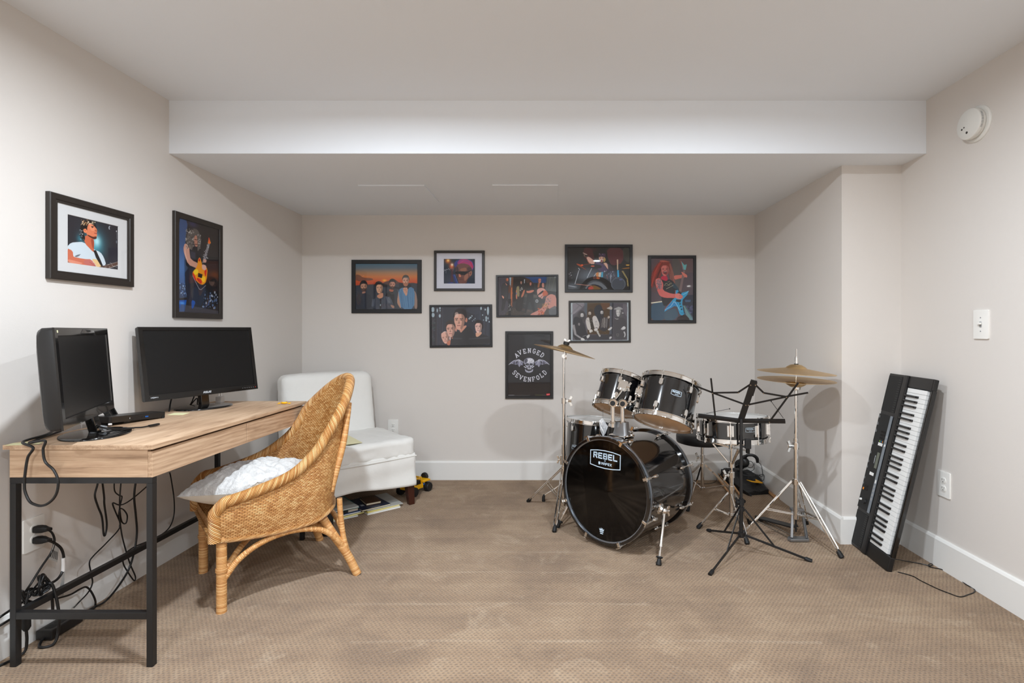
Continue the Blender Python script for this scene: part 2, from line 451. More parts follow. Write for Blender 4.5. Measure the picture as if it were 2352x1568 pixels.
def cloth(name, rgb, scale=1.0, wr=0.0):
    t = NT(name); v = t.coord('Object')
    fine = t.noise(v, 700, 2); mid = t.noise(v, 7 * scale, 4, 0.6, 0.7)
    c = lin(rgb)
    t.set(Base_Color=t.mix(mid, tuple(x * 0.95 for x in c), tuple(min(1, x * 1.03) for x in c)), Roughness=0.9, Specular_IOR_Level=0.15)
    h = t.math('ADD', t.math('MULTIPLY', fine, 0.05), mid)
    t.bump(h, 0.005 + wr, 0.5); t.b.inputs['Sheen Weight'].default_value = 0.15
    return t.m
M['slipcover'] = cloth('white_slipcover', (232, 230, 225))
M['pillow_satin'] = cloth('cream_satin', (234, 226, 212), 1.5)
def fur():
    t = NT('white_fur'); v = t.coord('Object')
    a = t.noise(v, 170, 5, 0.75); b = t.noise(v, 34, 4, 0.65)
    h = t.math('ADD', t.math('MULTIPLY', a, 0.6), b)
    t.set(Base_Color=t.ramp(h, [(0.5, lin((205, 203, 200))), (0.95, lin((250, 250, 249)))]), Roughness=0.95)
    t.bump(h, 0.012, 1.0); t.b.inputs['Sheen Weight'].default_value = 0.4; return t.m
M['fur'] = fur()
M['dark_wood'] = plain('dark_mahogany', (62, 28, 18), 0.3, var=0.2)
M['paper'] = plain('paper_white', (232, 232, 228), 0.7)
M['paper_yellow'] = plain('paper_yellow', (238, 234, 186), 0.7)
M['manila'] = plain('manila_paper', (226, 219, 178), 0.75)
M['bag_black'] = plain('black_nylon', (17, 17, 18), 0.55, bump=(24, 0.01))
M['yellow'] = plain('yellow_orange', (246, 178, 16), 0.5)
M['toy_yellow'] = plain('toy_yellow', (240, 178, 14), 0.25)
M['toy_blue'] = plain('toy_blue', (22, 92, 168), 0.3)
M['toy_red'] = plain('toy_red', (176, 28, 22), 0.3)
M['toy_grey'] = plain('toy_grey', (164, 170, 178), 0.3)
M['stick_wood'] = plain('stick_hickory', (186, 138, 92), 0.45, var=0.12)
M['vinyl'] = plain('black_vinyl', (18, 18, 19), 0.45)
# ------------------------------------------------------------------ the room
T = 0.10
def slab(name, a, b, mat): return struct(name, MB().bx(a, b), mat, smooth=0)
slab('floor', (XL - T, YF - T, -0.1), (XR + T, YB + T, 0.0), M['carpet'])
slab('ceiling', (XL - T, YF - T, ZC), (XR + T, YB + T, ZC + T), M['ceil'])
slab('ceiling_soffit', (XL, YBEAM, ZS), (XR, YB, ZC), M['ceil'])
slab('wall_left', (XL - T, YF - T, 0), (XL, YB + T, ZC), M['wall'])
slab('wall_back', (XL, YB, 0), (XR, YB + T, ZS), M['wall'])
slab('wall_right', (XR, YF - T, 0), (XR + T, YB + T, ZC), M['wall'])
slab('wall_recess', (XA, YBUMP, 0), (XR, YB, ZS), M['wall'])
slab('wall_front', (XL, YF - T, 0), (XR, YF, ZC), M['wall'])
BH, BT = 0.146, 0.015
def skirting(name, p0, p1, nrm):
    """baseboard along p0->p1 standing off the wall along nrm, with a small eased top edge"""
    p0, p1, n = V(*p0, 0), V(*p1, 0), V(*nrm, 0)
    prof = [(0, 0), (BT, 0), (BT, BH - 0.012), (BT - 0.006, BH - 0.002), (BT - 0.009, BH), (0, BH)]
    m = MB(); m.prism(prof, p0, n, (0, 0, 1), (p1 - p0).normalized(), (p1 - p0).length)
    return struct(name, m, M['trim'], smooth=0)
skirting('baseboard_left', (XL, YF), (XL, YB), (1, 0))
skirting('baseboard_back', (XL + BT, YB), (XA - BT, YB), (0, -1))
skirting('baseboard_recess', (XA, YBUMP - BT), (XA, YB), (-1, 0))
skirting('baseboard_bump', (XA, YBUMP), (XR - BT, YBUMP), (0, -1))
skirting('baseboard_right', (XR, YF), (XR, YBUMP), (-1, 0))
skirting('baseboard_front', (XL, YF), (-0.62, YF), (0, 1))
# panelled door in the wall behind the camera (seen only as a reflection)
d = MB()
d.bx((-0.62, YF, 0), (-0.53, YF + 0.02, 2.1)); d.bx((0.31, YF, 0), (0.40, YF + 0.02, 2.1)); d.bx((-0.53, YF, 2.02), (0.31, YF + 0.02, 2.1))
d.bx((-0.53, YF, 0.01), (0.31, YF + 0.008, 2.02))
for x0, x1 in ((-0.42, -0.16), (-0.06, 0.20)):
    for z0, z1 in ((0.2, 0.9), (1.05, 1.85)):
        d.bx((x0, YF + 0.008, z0), (x1, YF + 0.016, z1))
struct('door_1', d, M['trim'], smooth=0)
# recessed ceiling lights; the rear-door pair is added fill
M['led'] = None
t = NT('downlight_lens'); t.set(Base_Color=(0.9, 0.9, 0.9), Roughness=0.4)
t.b.inputs['Emission Color'].default_value = LIGHT_COL + (1,); t.b.inputs['Emission Strength'].default_value = 4.0
M['led'] = t.m
LIGHT_WORDS = ['over the desk', 'over the drum kit', 'behind the camera on the left', 'behind the camera on the right',
               'added as fill by the rear door on the left', 'added as fill by the rear door on the right']
for (lx, ly, lp), wd in zip(DOWNLIGHTS, LIGHT_WORDS):
    r = thing('recessed_light', 'round white recessed ceiling light ' + wd, 'ceiling light', (lx, ly, ZC), 'recessed ceiling lights')
    MB().ring([(0.052, 0), (0.068, 0), (0.066, -0.004), (0.054, -0.006)], (lx, ly, ZC), (0, 0, 1), 40).build('trim_ring', M['trim'], r)
    MB().lathe([(0.052, -0.001), (0.0, -0.001)], (lx, ly, ZC), (0, 0, 1), 32).build('lens', M['led'], r)
# flush access panels in the soffit
for (xa, xb, ya, yb, wd) in ((-1.196, -0.786, 3.218, 3.632, 'left of the two'), (-0.368, 0.0375, 3.212, 3.63, 'right of the two')):
    m = MB().box(((xa + xb) / 2, (ya + yb) / 2, ZS - 0.0035), (xb - xa, yb - ya, 0.007))
    o = m.build('access_panel', M['panel'], smooth=0, bevel=0.0015)
    tag(o, 'square white access panel in the low soffit, ' + wd, 'ceiling panel', 'access panels in the soffit')
# ---- wall plates
def frame_on(pos, nrm):
    n = V(*nrm).normalized(); z = V(0, 0, 1); x = z.cross(n).normalized()
    return V(*pos), x, z, n
def rrect(w_, h_, r, k=4):
    out = []
    for cx_, cy_, a0 in ((w_ / 2 - r, h_ / 2 - r, 0), (-w_ / 2 + r, h_ / 2 - r, 90), (-w_ / 2 + r, -h_ / 2 + r, 180), (w_ / 2 - r, -h_ / 2 + r, 270)):
        for i in range(k + 1):
            a = radians(a0 + 90 * i / k); out.append((cx_ + r * cos(a), cy_ + r * sin(a)))
    return out
def socket(pos, nrm, label, used=False):
    o, x, z, n = frame_on(pos, nrm)
    r = thing('wall_outlet', label, 'outlet', o, 'duplex wall outlets')
    MB().prism(rrect(0.079, 0.124, 0.004), o, x, z, n, 0.006).build('cover_plate', M['plate'], r, bevel=0.0018)
    for dz in (0.0195, -0.0195):
        c = o + z * dz + n * 0.006
        f = MB().prism(rrect(0.033, 0.029, 0.012), c, x, z, n, 0.0025).build('socket_face', M['plate'], r, bevel=0.0006)
        s = MB(); b = c + n * 0.0024
        for dx, hh in ((-0.0065, 0.009), (0.0065, 0.007)):
            s.prism(rrect(0.0024, hh, 0.0008, 1), b + x * dx + z * 0.004, x, z, n, 0.0004)
        s.prism(rrect(0.005, 0.005, 0.0022), b - z * 0.007, x, z, n, 0.0004)
        s.build('slot', M['plate_slot'], f, smooth=0)
    MB().lathe([(0.003, 0), (0.003, 0.001), (0, 0.0015)], o + n * 0.006, n, 12).build('screw', M['white_plastic'], r)
    return r
socket((-1.235, YB, 0.405), (0, -1, 0), 'white duplex wall outlet beside the white slipcovered chair')
socket((XR, 2.528, 0.4135), (-1, 0, 0), 'white duplex wall outlet in the shadow right of the leaning keyboard')
socket((XL, 1.957, 0.396), (1, 0, 0), 'white duplex wall outlet under the desk with two black plugs in it')
o, x, z, n = frame_on((XR, 2.308, 1.184), (-1, 0, 0))
r = thing('light_switch', 'white toggle light switch on the right wall above the keyboard', 'light switch', o)
MB().prism(rrect(0.080, 0.128, 0.004), o, x, z, n, 0.007).build('cover_plate', M['plate'], r, bevel=0.002)
MB().prism(rrect(0.011, 0.025, 0.001), o + n * 0.007, x, z, n, 0.0012).build('toggle_slot', M['label_grey'], r, smooth=0)
Mt = Matrix.Rotation(radians(28), 3, x)
MB().box(o + n * 0.014 + z * 0.004, (0.008, 0.018, 0.009), None).build('toggle', M['plate'], r, bevel=0.001)
for dz in (0.03, -0.03):
    MB().lathe([(0.003, 0), (0.003, 0.001), (0, 0.0015)], o + n * 0.007 + z * dz, n, 12).build('screw', M['label_grey'], r)
# ---- smoke alarm
o, x, z, n = frame_on((XR, 2.334, 2.079), (-1, 0, 0))
r = thing('smoke_alarm', 'round white smoke alarm high on the right wall', 'smoke alarm', o)
MB().lathe([(0.079, 0), (0.079, 0.004), (0.074, 0.009), (0.062, 0.010)], o, n, 56).build('mounting_ring', M['alarm'], r)
MB().lathe([(0.060, 0.008), (0.0655, 0.016), (0.0665, 0.024), (0.0655, 0.026), (0.0675, 0.027), (0.0675, 0.036), (0.066, 0.040), (0.062, 0.0425), (0, 0.043)], o, n, 56).build('alarm_body', M['alarm'], r)
s = MB()
for i in range(2):
    for k in range(16):
        a = radians(-30 + 60 * k / 15); rr = 0.0684
        rad = x * cos(a) + z * sin(a)
        tgt = rad.cross(n)
        s.box(o + rad * rr + n * (0.029 + 0.0045 * i), (0.0006, 0.0006, 0.0006))
        s.box(o + rad * (rr - 0.0009) + n * (0.0295 + 0.0045 * i), (0.0012, 0.0034 if k % 3 else 0.002, 0.0026), Matrix((rad, tgt, n)).transposed())
s.build('printed_text', M['label_grey'], r, smooth=0)
for dx, dz, rr in ((0.034, -0.013, 0.0042), (0.0215, -0.008, 0.0034), (0.006, -0.036, 0.0055)):
    MB().lathe([(rr, 0.0428), (rr, 0.0436), (0, 0.0436)], o - x * dx + z * dz, n, 16).build('sensor_hole', M['plate_slot'], r)
# ------------------------------------------------------------------ desk
DX0, DX1, DY0, DY1, DZ = -1.864, -1.373, 1.795, 2.905, 0.765
dk = thing('writing_desk', 'long oak-look writing desk with black steel legs along the left wall', 'desk', (-1.62, 2.35, 0))
MB().bx((DX0 - 0.016, DY0 - 0.008, DZ - 0.016), (DX1 + 0.006, DY1 + 0.008, DZ)).build('desktop', M['wood'], dk, smooth=0, bevel=0.0012)
MB().bx((DX0, DY0, 0.652), (DX1 - 0.017, DY0 + 0.016, DZ - 0.0175)).build('end_panel', M['wood_x'], dk, smooth=0, bevel=0.001)
MB().bx((DX0, DY1 - 0.016, 0.652), (DX1 - 0.017, DY1, DZ - 0.0175)).build('end_panel', M['wood_x'], dk, smooth=0, bevel=0.001)
MB().bx((DX0, DY0 + 0.016, 0.652), (DX0 + 0.014, DY1 - 0.016, DZ - 0.016)).build('back_panel', M['wood'], dk, smooth=0)
MB().bx((DX0 + 0.014, DY0 + 0.016, 0.652), (DX1 - 0.02, DY1 - 0.016, 0.66)).build('bottom_panel', M['wood'], dk, smooth=0)
MB().bx((DX1 - 0.03, DY0 + 0.016, 0.66), (DX1 - 0.019, DY1 - 0.016, DZ - 0.016)).build('painted_shade_strip', M['gap'], dk, smooth=0)  # dark strip painted as the shade behind the drawer joint
ym = (DY0 + DY1) / 2
for a, b in ((DY0 + 0.0005, ym - 0.0022), (ym + 0.0022, DY1 - 0.0005)):
    MB().bx((DX1 - 0.0165, a, 0.652), (DX1, b, DZ - 0.024)).build('drawer_front', M['wood'], dk, smooth=0, bevel=0.001)
LG = 0.021
for y in (DY0, DY1 - LG):
    for x in (DX0, DX1 - LG):
        MB().bx((x, y, 0.0), (x + LG, y + LG, 0.631)).build('leg', M['steel_black'], dk, smooth=0, bevel=0.0015)
    MB().bx((DX0, y, 0.631), (DX1, y + LG, 0.6515)).build('top_rail', M['steel_black'], dk, smooth=0, bevel=0.0015)
    MB().bx((DX0 + LG, y, 0.164), (DX1 - LG, y + LG, 0.188)).build('side_stretcher', M['steel_black'], dk, smooth=0, bevel=0.0015)
MB().bx((DX0, DY0 + LG, 0.166), (DX0 + LG, DY1 - LG, 0.188)).build('back_stretcher', M['steel_black'], dk, smooth=0, bevel=0.0015)
MB().bx((DX0, DY0 + LG, 0.631), (DX0 + LG, DY1 - LG, 0.6515)).build('back_rail', M['steel_black'], dk, smooth=0, bevel=0.0015)
# ------------------------------------------------------------------ lettering helpers
STROKES = {  # on a 4 x 6 grid
 'A': [[(0, 0), (0, 5), (1, 6), (3, 6), (4, 5), (4, 0)], [(0, 2.6), (4, 2.6)]], 'R': [[(0, 0), (0, 6), (3.4, 6), (4, 5.4), (4, 3.6), (3.4, 3), (0, 3)], [(2, 3), (4, 0)]],
 'E': [[(4, 0), (0, 0), (0, 6), (4, 6)], [(0, 3), (3.4, 3)]], 'B': [[(0, 0), (0, 6), (3.4, 6), (4, 5.4), (4, 3.6), (3.4, 3), (0, 3)], [(3.4, 3), (4, 2.4), (4, 0.6), (3.4, 0), (0, 0)]],
 'L': [[(0, 6), (0, 0), (4, 0)]], 'M': [[(0, 0), (0, 6), (2, 3), (4, 6), (4, 0)]], 'P': [[(0, 0), (0, 6), (4, 6), (4, 2.8), (0, 2.8)]],
 'X': [[(0, 0), (4, 6)], [(0, 6), (4, 0)]], 'Y': [[(2, 0), (2, 3), (0, 6)], [(2, 3), (4, 6)]], 'S': [[(0, 0), (4, 0), (4, 3), (0, 3), (0, 6), (4, 6)]],
 'U': [[(0, 6), (0, 0), (4, 0), (4, 6)]], 'H': [[(0, 0), (0, 6)], [(4, 0), (4, 6)], [(0, 3), (4, 3)]], 'D': [[(0, 0), (0, 6), (2.6, 6), (4, 4.6), (4, 1.4), (2.6, 0), (0, 0)]],
 'I': [[(2, 0), (2, 6)]], 'V': [[(0, 6), (2, 0), (4, 6)]], 'N': [[(0, 0), (0, 6), (4, 0), (4, 6)]], 'T': [[(2, 0), (2, 6)], [(0, 6), (4, 6)]],
 'G': [[(4, 4.8), (4, 6), (0, 6), (0, 0), (4, 0), (4, 3), (2.2, 3)]], 'O': [[(0, 0), (0, 6), (4, 6), (4, 0), (0, 0)]], 'C': [[(4, 0), (0, 0), (0, 6), (4, 6)]], 'K': [[(0, 0), (0, 6)], [(4, 6), (0, 2.6)], [(1.2, 3.4), (4, 0)]]}
def letters(mb, text, o, x, y, n, h, wd, gap, sw, th=0.0004, slant=0.0):
    """flat raised lettering: text centred on o; h letter height, wd width, sw stroke width"""
    tot = len(text) * wd + (len(text) - 1) * gap; x0 = -tot / 2
    k = 0
    for ch in text:
        for st in STROKES.get(ch, []):
            q = [(x0 + p[0] / 4 * (wd - sw) + sw / 2 + slant * p[1] / 6 * h, (p[1] / 6 - 0.5) * (h - sw)) for p in st]
            for (a, b) in zip(q[:-1], q[1:]):
                d = Vector((b[0] - a[0], b[1] - a[1])); L = d.length; d.normalize(); e = Vector((-d.y, d.x)) * sw / 2; d2 = d * sw / 2
                pts = [(a[0] - d2.x - e.x, a[1] - d2.y - e.y), (b[0] + d2.x - e.x, b[1] + d2.y - e.y), (b[0] + d2.x + e.x, b[1] + d2.y + e.y), (a[0] - d2.x + e.x, a[1] - d2.y + e.y)]
                k += 1
                mb.prism(pts, o, x, y, n, th)
        x0 += wd + gap
    return mb
# ------------------------------------------------------------------ monitors
def monitor(name, label, BLc, BRc, H, lean, thick, base_c, base_r, bez, logo, stand_w, bulge):
    """BLc/BRc: bottom corners of the screen face; lean degrees backwards"""
    bl, br = V(*BLc), V(*BRc); x = (br - bl); W_ = x.length; x.normalize()
    n0 = x.cross(V(0, 0, 1)).normalized()           # towards the viewer side
    y = (V(0, 0, 1) * cos(radians(lean)) - n0 * sin(radians(lean))).normalized(); n = x.cross(y).normalized()
    r = thing(name, label, 'monitor', (base_c[0], base_c[1], DZ))
    o = bl + x * W_ / 2 + y * H / 2
    bl_, bt_, bs_ = bez   # bottom, top, side bezel
    iw, ih = W_ - 2 * bs_, H - bl_ - bt_; ic = (bl_ - bt_) / 2
    # housing behind, tapered
    m = MB()
    def ringp(w_, h_, d, rr): return [o + x * a + y * b + n * d for a, b in rrect(w_, h_, rr, 4)]
    rings = [ringp(W_, H, 0.0, 0.006), ringp(W_, H, -thick * 0.35, 0.008), ringp(W_ * 0.97, H * 0.95, -thick * 0.62, 0.02), ringp(W_ * 0.74, H * 0.72, -thick, 0.04)]
    if bulge: rings = [ringp(W_, H, 0.0, 0.01), ringp(W_, H, -thick * 0.55, 0.014), ringp(W_ * 0.985, H * 0.97, -thick * 0.8, 0.03), ringp(W_ * 0.9, H * 0.86, -thick, 0.05)]
    k = len(rings[0]); vs = [p for rg in rings for p in rg]
    fs = [(i * k + j, i * k + (j + 1) % k, (i + 1) * k + (j + 1) % k, (i + 1) * k + j) for i in range(len(rings) - 1) for j in range(k)]
    fs.append(tuple((len(rings) - 1) * k + j for j in range(k)))
    m.add(vs, fs); m.build('housing', M['satin_black'], r, smooth=40)
    # bezel frame
    m = MB()
    outer = [(-W_ / 2, -H / 2), (W_ / 2, -H / 2), (W_ / 2, H / 2), (-W_ / 2, H / 2)]
    inner = [(-iw / 2, ic - ih / 2), (iw / 2, ic - ih / 2), (iw / 2, ic + ih / 2), (-iw / 2, ic + ih / 2)]
    inn2 = [(a * 0.994, ic + (b - ic) * 0.99) for a, b in inner]
    L0 = [o + x * a + y * b for a, b in outer]; L1 = [o + x * a * 0.997 + y * b * 0.996 + n * 0.005 for a, b in outer]
    L2 = [o + x * a + y * b + n * 0.0055 for a, b in inner]; L3 = [o + x * a + y * b + n * 0.001 for a, b in inn2]
    vs = L0 + L1 + L2 + L3
    fs = [(i * 4 + j, i * 4 + (j + 1) % 4, (i + 1) * 4 + (j + 1) % 4, (i + 1) * 4 + j) for i in range(3) for j in range(4)]
    bz = m.add(vs, fs).build('bezel', M['gloss_black'], r, smooth=20)
    MB().prism([(a * 1.003, ic + (b - ic) * 1.003) for a, b in inner], o, x, y, n, 0.0014).build('screen', M['screen'], r, smooth=0)
    # stand
    b = V(base_c[0], base_c[1], DZ)
    up = o - y * H * 0.28 - n * thick * 0.9
    low = V(b.x, b.y, DZ + 0.012)
    m = MB(); m.bar(low, V(up.x * .35 + b.x * .65, up.y * .35 + b.y * .65, up.z - 0.035), stand_w, 0.026, up=n0)
    m.bar(V(up.x * .35 + b.x * .65, up.y * .35 + b.y * .65, up.z - 0.045), up + y * 0.05, stand_w * 0.95, 0.024, up=n0)
    m.build('neck', M['gloss_black'], r, smooth=0, bevel=0.004)
    m = MB(); bx_, by_ = base_r
    pr = [(1.0, 0.0), (1.0, 0.004), (0.985, 0.007), (0.93, 0.009), (0.3, 0.016), (0, 0.017)]
    vs = []; fs = []; N = 56
    for rr, zz in pr:
        for q in range(N):
            a = 2 * pi * q / N; vs.append(b + x * (bx_ * rr * cos(a)) + n0 * (by_ * rr * sin(a)) + V(0, 0, zz))
    for i in range(len(pr) - 1):
        for q in range(N): fs.append((i * N + q, i * N + (q + 1) % N, (i + 1) * N + (q + 1) % N, (i + 1) * N + q))
    fs.append(tuple(reversed(range(N))))
    m.add(vs, fs).build('base', M['gloss_black'], r, smooth=50)
    return r, o, x, y, n, W_, H, bz
r, o, x, y, n, W_, H_, bz = monitor('monitor', 'smaller black monitor turned side-on at the near end of the desk', (-1.530, 1.630, 0.842), (-1.782, 2.120, 0.842), 0.325, 4, 0.05,
        (-1.715, 1.965), (0.135, 0.105), (0.034, 0.026, 0.022), None, 0.055, True)
MB().prism(rrect(0.008, 0.008, 0.001), o - x * (W_ / 2 - 0.022) + y * (H_ / 2 - 0.013) + n * 0.0052, x, y, n, 0.0004).build('sticker', M['paper_yellow'], bz)
MB().prism([(-0.045, -0.004), (0.12, -0.012), (0.10, 0.006), (-0.02, 0.010)], o + y * (H_ / 2 - 0.016) + n * 0.0045, x, y, n, 0.0016).build('gloss_trim', M['gloss_black'], bz, bevel=0.0006)
r, o, x, y, n, W_, H_, bz = monitor('monitor', 'wide black monitor facing the room at the far end of the desk', (-1.845, 2.365, 0.833), (-1.632, 2.895, 0.835), 0.345, 9, 0.045,
        (-1.775, 2.665), (0.135, 0.105), (0.028, 0.017, 0.019), 'A', 0.042, False)
letters(MB(), 'ASUS', o - y * (H_ / 2 - 0.014) + n * 0.0054, x, y, n, 0.0095, 0.0085, 0.0018, 0.0018, slant=0.25).build('maker_logo', M['white_print'], bz, smooth=0)
letters(MB(), 'HDMI', o - x * (W_ / 2 - 0.042) - y * (H_ / 2 - 0.015) + n * 0.0054, x, y, n, 0.006, 0.0075, 0.0012, 0.0013).build('port_logo', M['white_print'], bz, smooth=0)
for i in range(7):
    c = o + x * (W_ / 2 - 0.016 - 0.0125 * i) - y * (H_ / 2 - 0.013) + n * 0.0054
    MB().prism(rrect(0.0045 if i else 0.004, 0.0016 if i else 0.004, 0.0006, 2), c, x, y, n, 0.0004).build('power_light' if i == 0 else 'button_mark', M['toy_red'] if i == 0 else M['label_grey'], bz, smooth=0)
# cords rising behind the wide monitor
def cord(name, label, pts, rad=0.003, mat=None, sub=7, cat='cord', group=None, n=8):
    o_ = MB().tube(spline(pts, sub), rad, n).build(name, mat or M['cord'])
    return tag(o_, label, cat, group)
for pts, rad in (([P(394, 915, 2.56), P(391, 928, 2.55), P(388, 945, 2.53), V(-1.873, 2.53, 0.745), V(-1.877, 2.53, 0.69)], 0.0035),
                 ([P(446, 910, 2.72), P(441, 922, 2.73), P(436, 932, 2.74), V(-1.875, 2.76, 0.80), V(-1.884, 2.77, 0.74), V(-1.884, 2.77, 0.68)], 0.0028)):
    MB().tube(spline(pts, 7), rad, 8).build('power_cord', M['cord'], r)
# ------------------------------------------------------------------ dock, cradle, cables, papers on the desk
a, b = V(-1.806, 2.128, DZ), V(-1.742, 2.345, DZ)
x = (b - a).normalized(); nn = V(x.y, -x.x, 0)
r = thing('docking_station', 'flat black docking station with a blue port between the two monitors', 'docking station', (a + b) / 2)
Mx = Matrix.Rotation(radians(-3.0), 3, nn)
x3 = Mx @ x; y3 = nn.cross(x3) * -1 if nn.cross(x3).z < 0 else nn.cross(x3)
Md = Matrix((x3, nn, y3)).transposed()
c = (a + b) / 2 + y3 * 0.021 - nn * 0.04
MB().box(c, (0.232, 0.085, 0.026), Md).build('dock_body', M['satin_black'], r, smooth=0, bevel=0.003)
f = c + nn * 0.0426
MB().prism([(-0.075, -0.0125), (0.0, -0.0125), (0.0, 0.0125), (-0.075, 0.0125)], f - x3 * 0.03, x3, y3, nn, 0.0006).build('gloss_panel', M['gloss_black'], r, smooth=0)
MB().prism(rrect(0.013, 0.0055, 0.001), f + x3 * 0.035, x3, y3, nn, 0.0005).build('usb_port', M['toy_blue'], r, smooth=0)
MB().prism(rrect(0.009, 0.0035, 0.0015), f + x3 * 0.014, x3, y3, nn, 0.0005).build('small_port', M['gap'], r, smooth=0)
MB().prism(rrect(0.0015, 0.006, 0.0005), f - x3 * 0.035 + nn * 0.0006, x3, y3, nn, 0.0004).build('indicator', M['white_print'], r, smooth=0)
MB().cyl(b - nn * 0.02 + V(0, 0, 0.0065) - x * 0.005, b + nn * 0.004 + V(0, 0, 0.0065) - x * 0.005, 0.0065).build('foot', M['rubber'], r)
MB().cyl(a - nn * 0.06 + V(0, 0, 0.004) + x * 0.01, a - nn * 0.005 + V(0, 0, 0.004) + x * 0.01, 0.004).build('foot', M['rubber'], r)
r = thing('charging_cradle', 'small black open cradle tilted up behind the docking station', 'cradle', (-1.862, 2.19, DZ))
q = Matrix.Rotation(radians(24), 3, 'Z') @ Matrix.Rotation(radians(-24), 3, 'Y')
c0 = V(-1.858, 2.20, DZ + 0.042)
m = MB()
for dy in (-0.032, 0.032): m.box(c0 + q @ V(0, dy, 0), (0.022, 0.007, 0.07), q)
for dz in (-0.032, 0.032): m.box(c0 + q @ V(0, 0, dz), (0.022, 0.066, 0.007), q)
m.build('cradle_frame', M['gloss_black'], r, smooth=0, bevel=0.002)
MB().box(c0 + q @ V(-0.006, 0, 0), (0.004, 0.06, 0.06), q).build('cradle_back', M['satin_black'], r, smooth=0)
MB().bx((-1.885, 2.165, DZ), (-1.83, 2.235, DZ + 0.012)).build('cradle_foot', M['satin_black'], r, smooth=0, bevel=0.002)
r = thing('video_cable', 'folded black video cable with a grey tie, its plug lying on the desk', 'cable', (-1.70, 2.07, DZ))
zz = DZ + 0.016
def DT(px, py, z): return FL(px, py, z)
for k in range(4):
    dz = 0.005 * (k % 2); dn = 0.0045 * k
    pts = [DT(216 + 2 * k, 976 - 0.6 * k, zz + 0.02 + dz), DT(228, 979, zz + 0.014 + dz), DT(246, 982 + k * 0.8, zz + 0.008 + dz), DT(280, 983 + k * 1.1, zz - 0.004 + dz * 0.6), DT(308, 982 + k * 0.3, zz - 0.008 + dz * 0.5)]
    MB().tube(spline(pts, 5), 0.0026, 8).build('cable_strand', M['cord'], r)
pts = [DT(308, 982, zz - 0.006), DT(326, 981, zz - 0.009), DT(342, 978, zz - 0.0095)]
MB().tube(spline(pts, 5), 0.003, 8).build('cable_end', M['cord'], r)
pa, pb = DT(342, 978, DZ + 0.007), DT(365, 973.5, DZ + 0.007)
MB().bar(pa, pb, 0.011, 0.008).build('plug', M['satin_black'], r, smooth=0, bevel=0.002)
pa, pb = DT(232, 981.5, zz + 0.013), DT(242, 983, zz + 0.011)
MB().tube([pa, pb], 0.0085, 12).build('cable_tie', M['label_grey'], r)
pa, pb = DT(249, 974.5, DZ + 0.012), DT(257, 974, DZ + 0.012)
MB().tube([pa, pb], 0.004, 10).build('white_plug', M['white_plastic'], r)
def sheet(name, label, pts, mat, z, cat='paper', th=0.0008, curl=0.0):
    vs = [V(p.x, p.y, z) for p in pts]
    m = MB(); n_ = len(vs); top = [v + V(0, 0, th) for v in vs]
    m.add(vs + top, [tuple(reversed(range(n_))), tuple(range(n_, 2 * n_))] + [(i, (i + 1) % n_, n_ + (i + 1) % n_, n_ + i) for i in range(n_)])
    return tag(m.build(name, mat, smooth=0), label, cat)
sheet('note_sheet', 'pale yellow note hanging over the near left corner of the desktop', [V(-1.862, 1.776, 0), V(-1.874, 1.815, 0), V(-1.80, 1.862, 0), V(-1.768, 1.80, 0)], M['paper_yellow'], DZ + 0.0003)
sheet('note_sheet', 'small cream note on the desk in front of the wide monitor', [V(-1.786, 2.425, 0), V(-1.80, 2.49, 0), V(-1.727, 2.49, 0), V(-1.713, 2.425, 0)], M['paper_yellow'], DZ + 0.0003)
r = thing('phone_charger', 'white two-prong phone charger standing on the desk behind the wide monitor', 'charger', (-1.812, 2.852, DZ))
MB().bx((-1.828, 2.836, DZ), (-1.796, 2.868, DZ + 0.034)).build('charger_body', M['white_plastic'], r, smooth=0, bevel=0.004, seg=3)
for dx in (-0.0065, 0.0065):
    MB().bx((-1.812 + dx - 0.0008, 2.849, DZ + 0.034), (-1.812 + dx + 0.0008, 2.855, DZ + 0.051)).build('prong', M['chrome'], r, smooth=0)
c = V(-1.43, 2.79, DZ + 0.007)
r = thing('wrapped_candy', 'yellow twist-wrapped candy on the far corner of the desk', 'candy', (c.x, c.y, DZ))
MB().ell(c, (0.018, 0.009, 0.0065)).build('candy', M['toy_yellow'], r)
for s_ in (-1, 1):
    MB().prism([(0.017 * s_, -0.001), (0.017 * s_, 0.001), (0.034 * s_, 0.011), (0.031 * s_, 0.002), (0.035 * s_, -0.009)], c - V(0, 0, 0.003), (1, 0, 0), (0, 0.7, 0.35), (0, -0.4, 0.9), 0.0012).build('wrapper_twist', M['toy_yellow'], r, smooth=0)
MB().box(c + V(0, -0.003, 0.0058), (0.016, 0.006, 0.001)).build('wrapper_print', M['paper'], r, smooth=0)
# ------------------------------------------------------------------ wicker chair (local frame: x = its right side, y = back)
CO = V(-1.318, 2.4985, 0); CR_ = V(0.66, -0.75, 0).normalized(); CBk = V(0.75, 0.66, 0).normalized()
def CH(x, y, z): return CO + CR_ * x + CBk * y + V(0, 0, z)
ch = thing('wicker_armchair', 'honey-coloured wicker armchair with a tall curved back at the desk', 'armchair', (CO.x, CO.y, 0))
half = [(0.262, -0.285, 0.435), (0.262, -0.268, 0.452), (0.258, -0.15, 0.474), (0.256, 0.0, 0.520), (0.252, 0.10, 0.600), (0.24, 0.155, 0.672),
        (0.222, 0.205, 0.742), (0.178, 0.258, 0.812), (0.118, 0.30, 0.868), (0.058, 0.328, 0.902)]
rim = [V(*p) for p in half] + [V(0, 0.338, 0.914)] + [V(-a, b, c) for a, b, c in reversed([(0.25, 0.115, 0.597) if p[2] == 0.600 else (0.236, 0.168, 0.668) if p[2] == 0.672 else p for p in half])]
rim = spline(rim, 6)
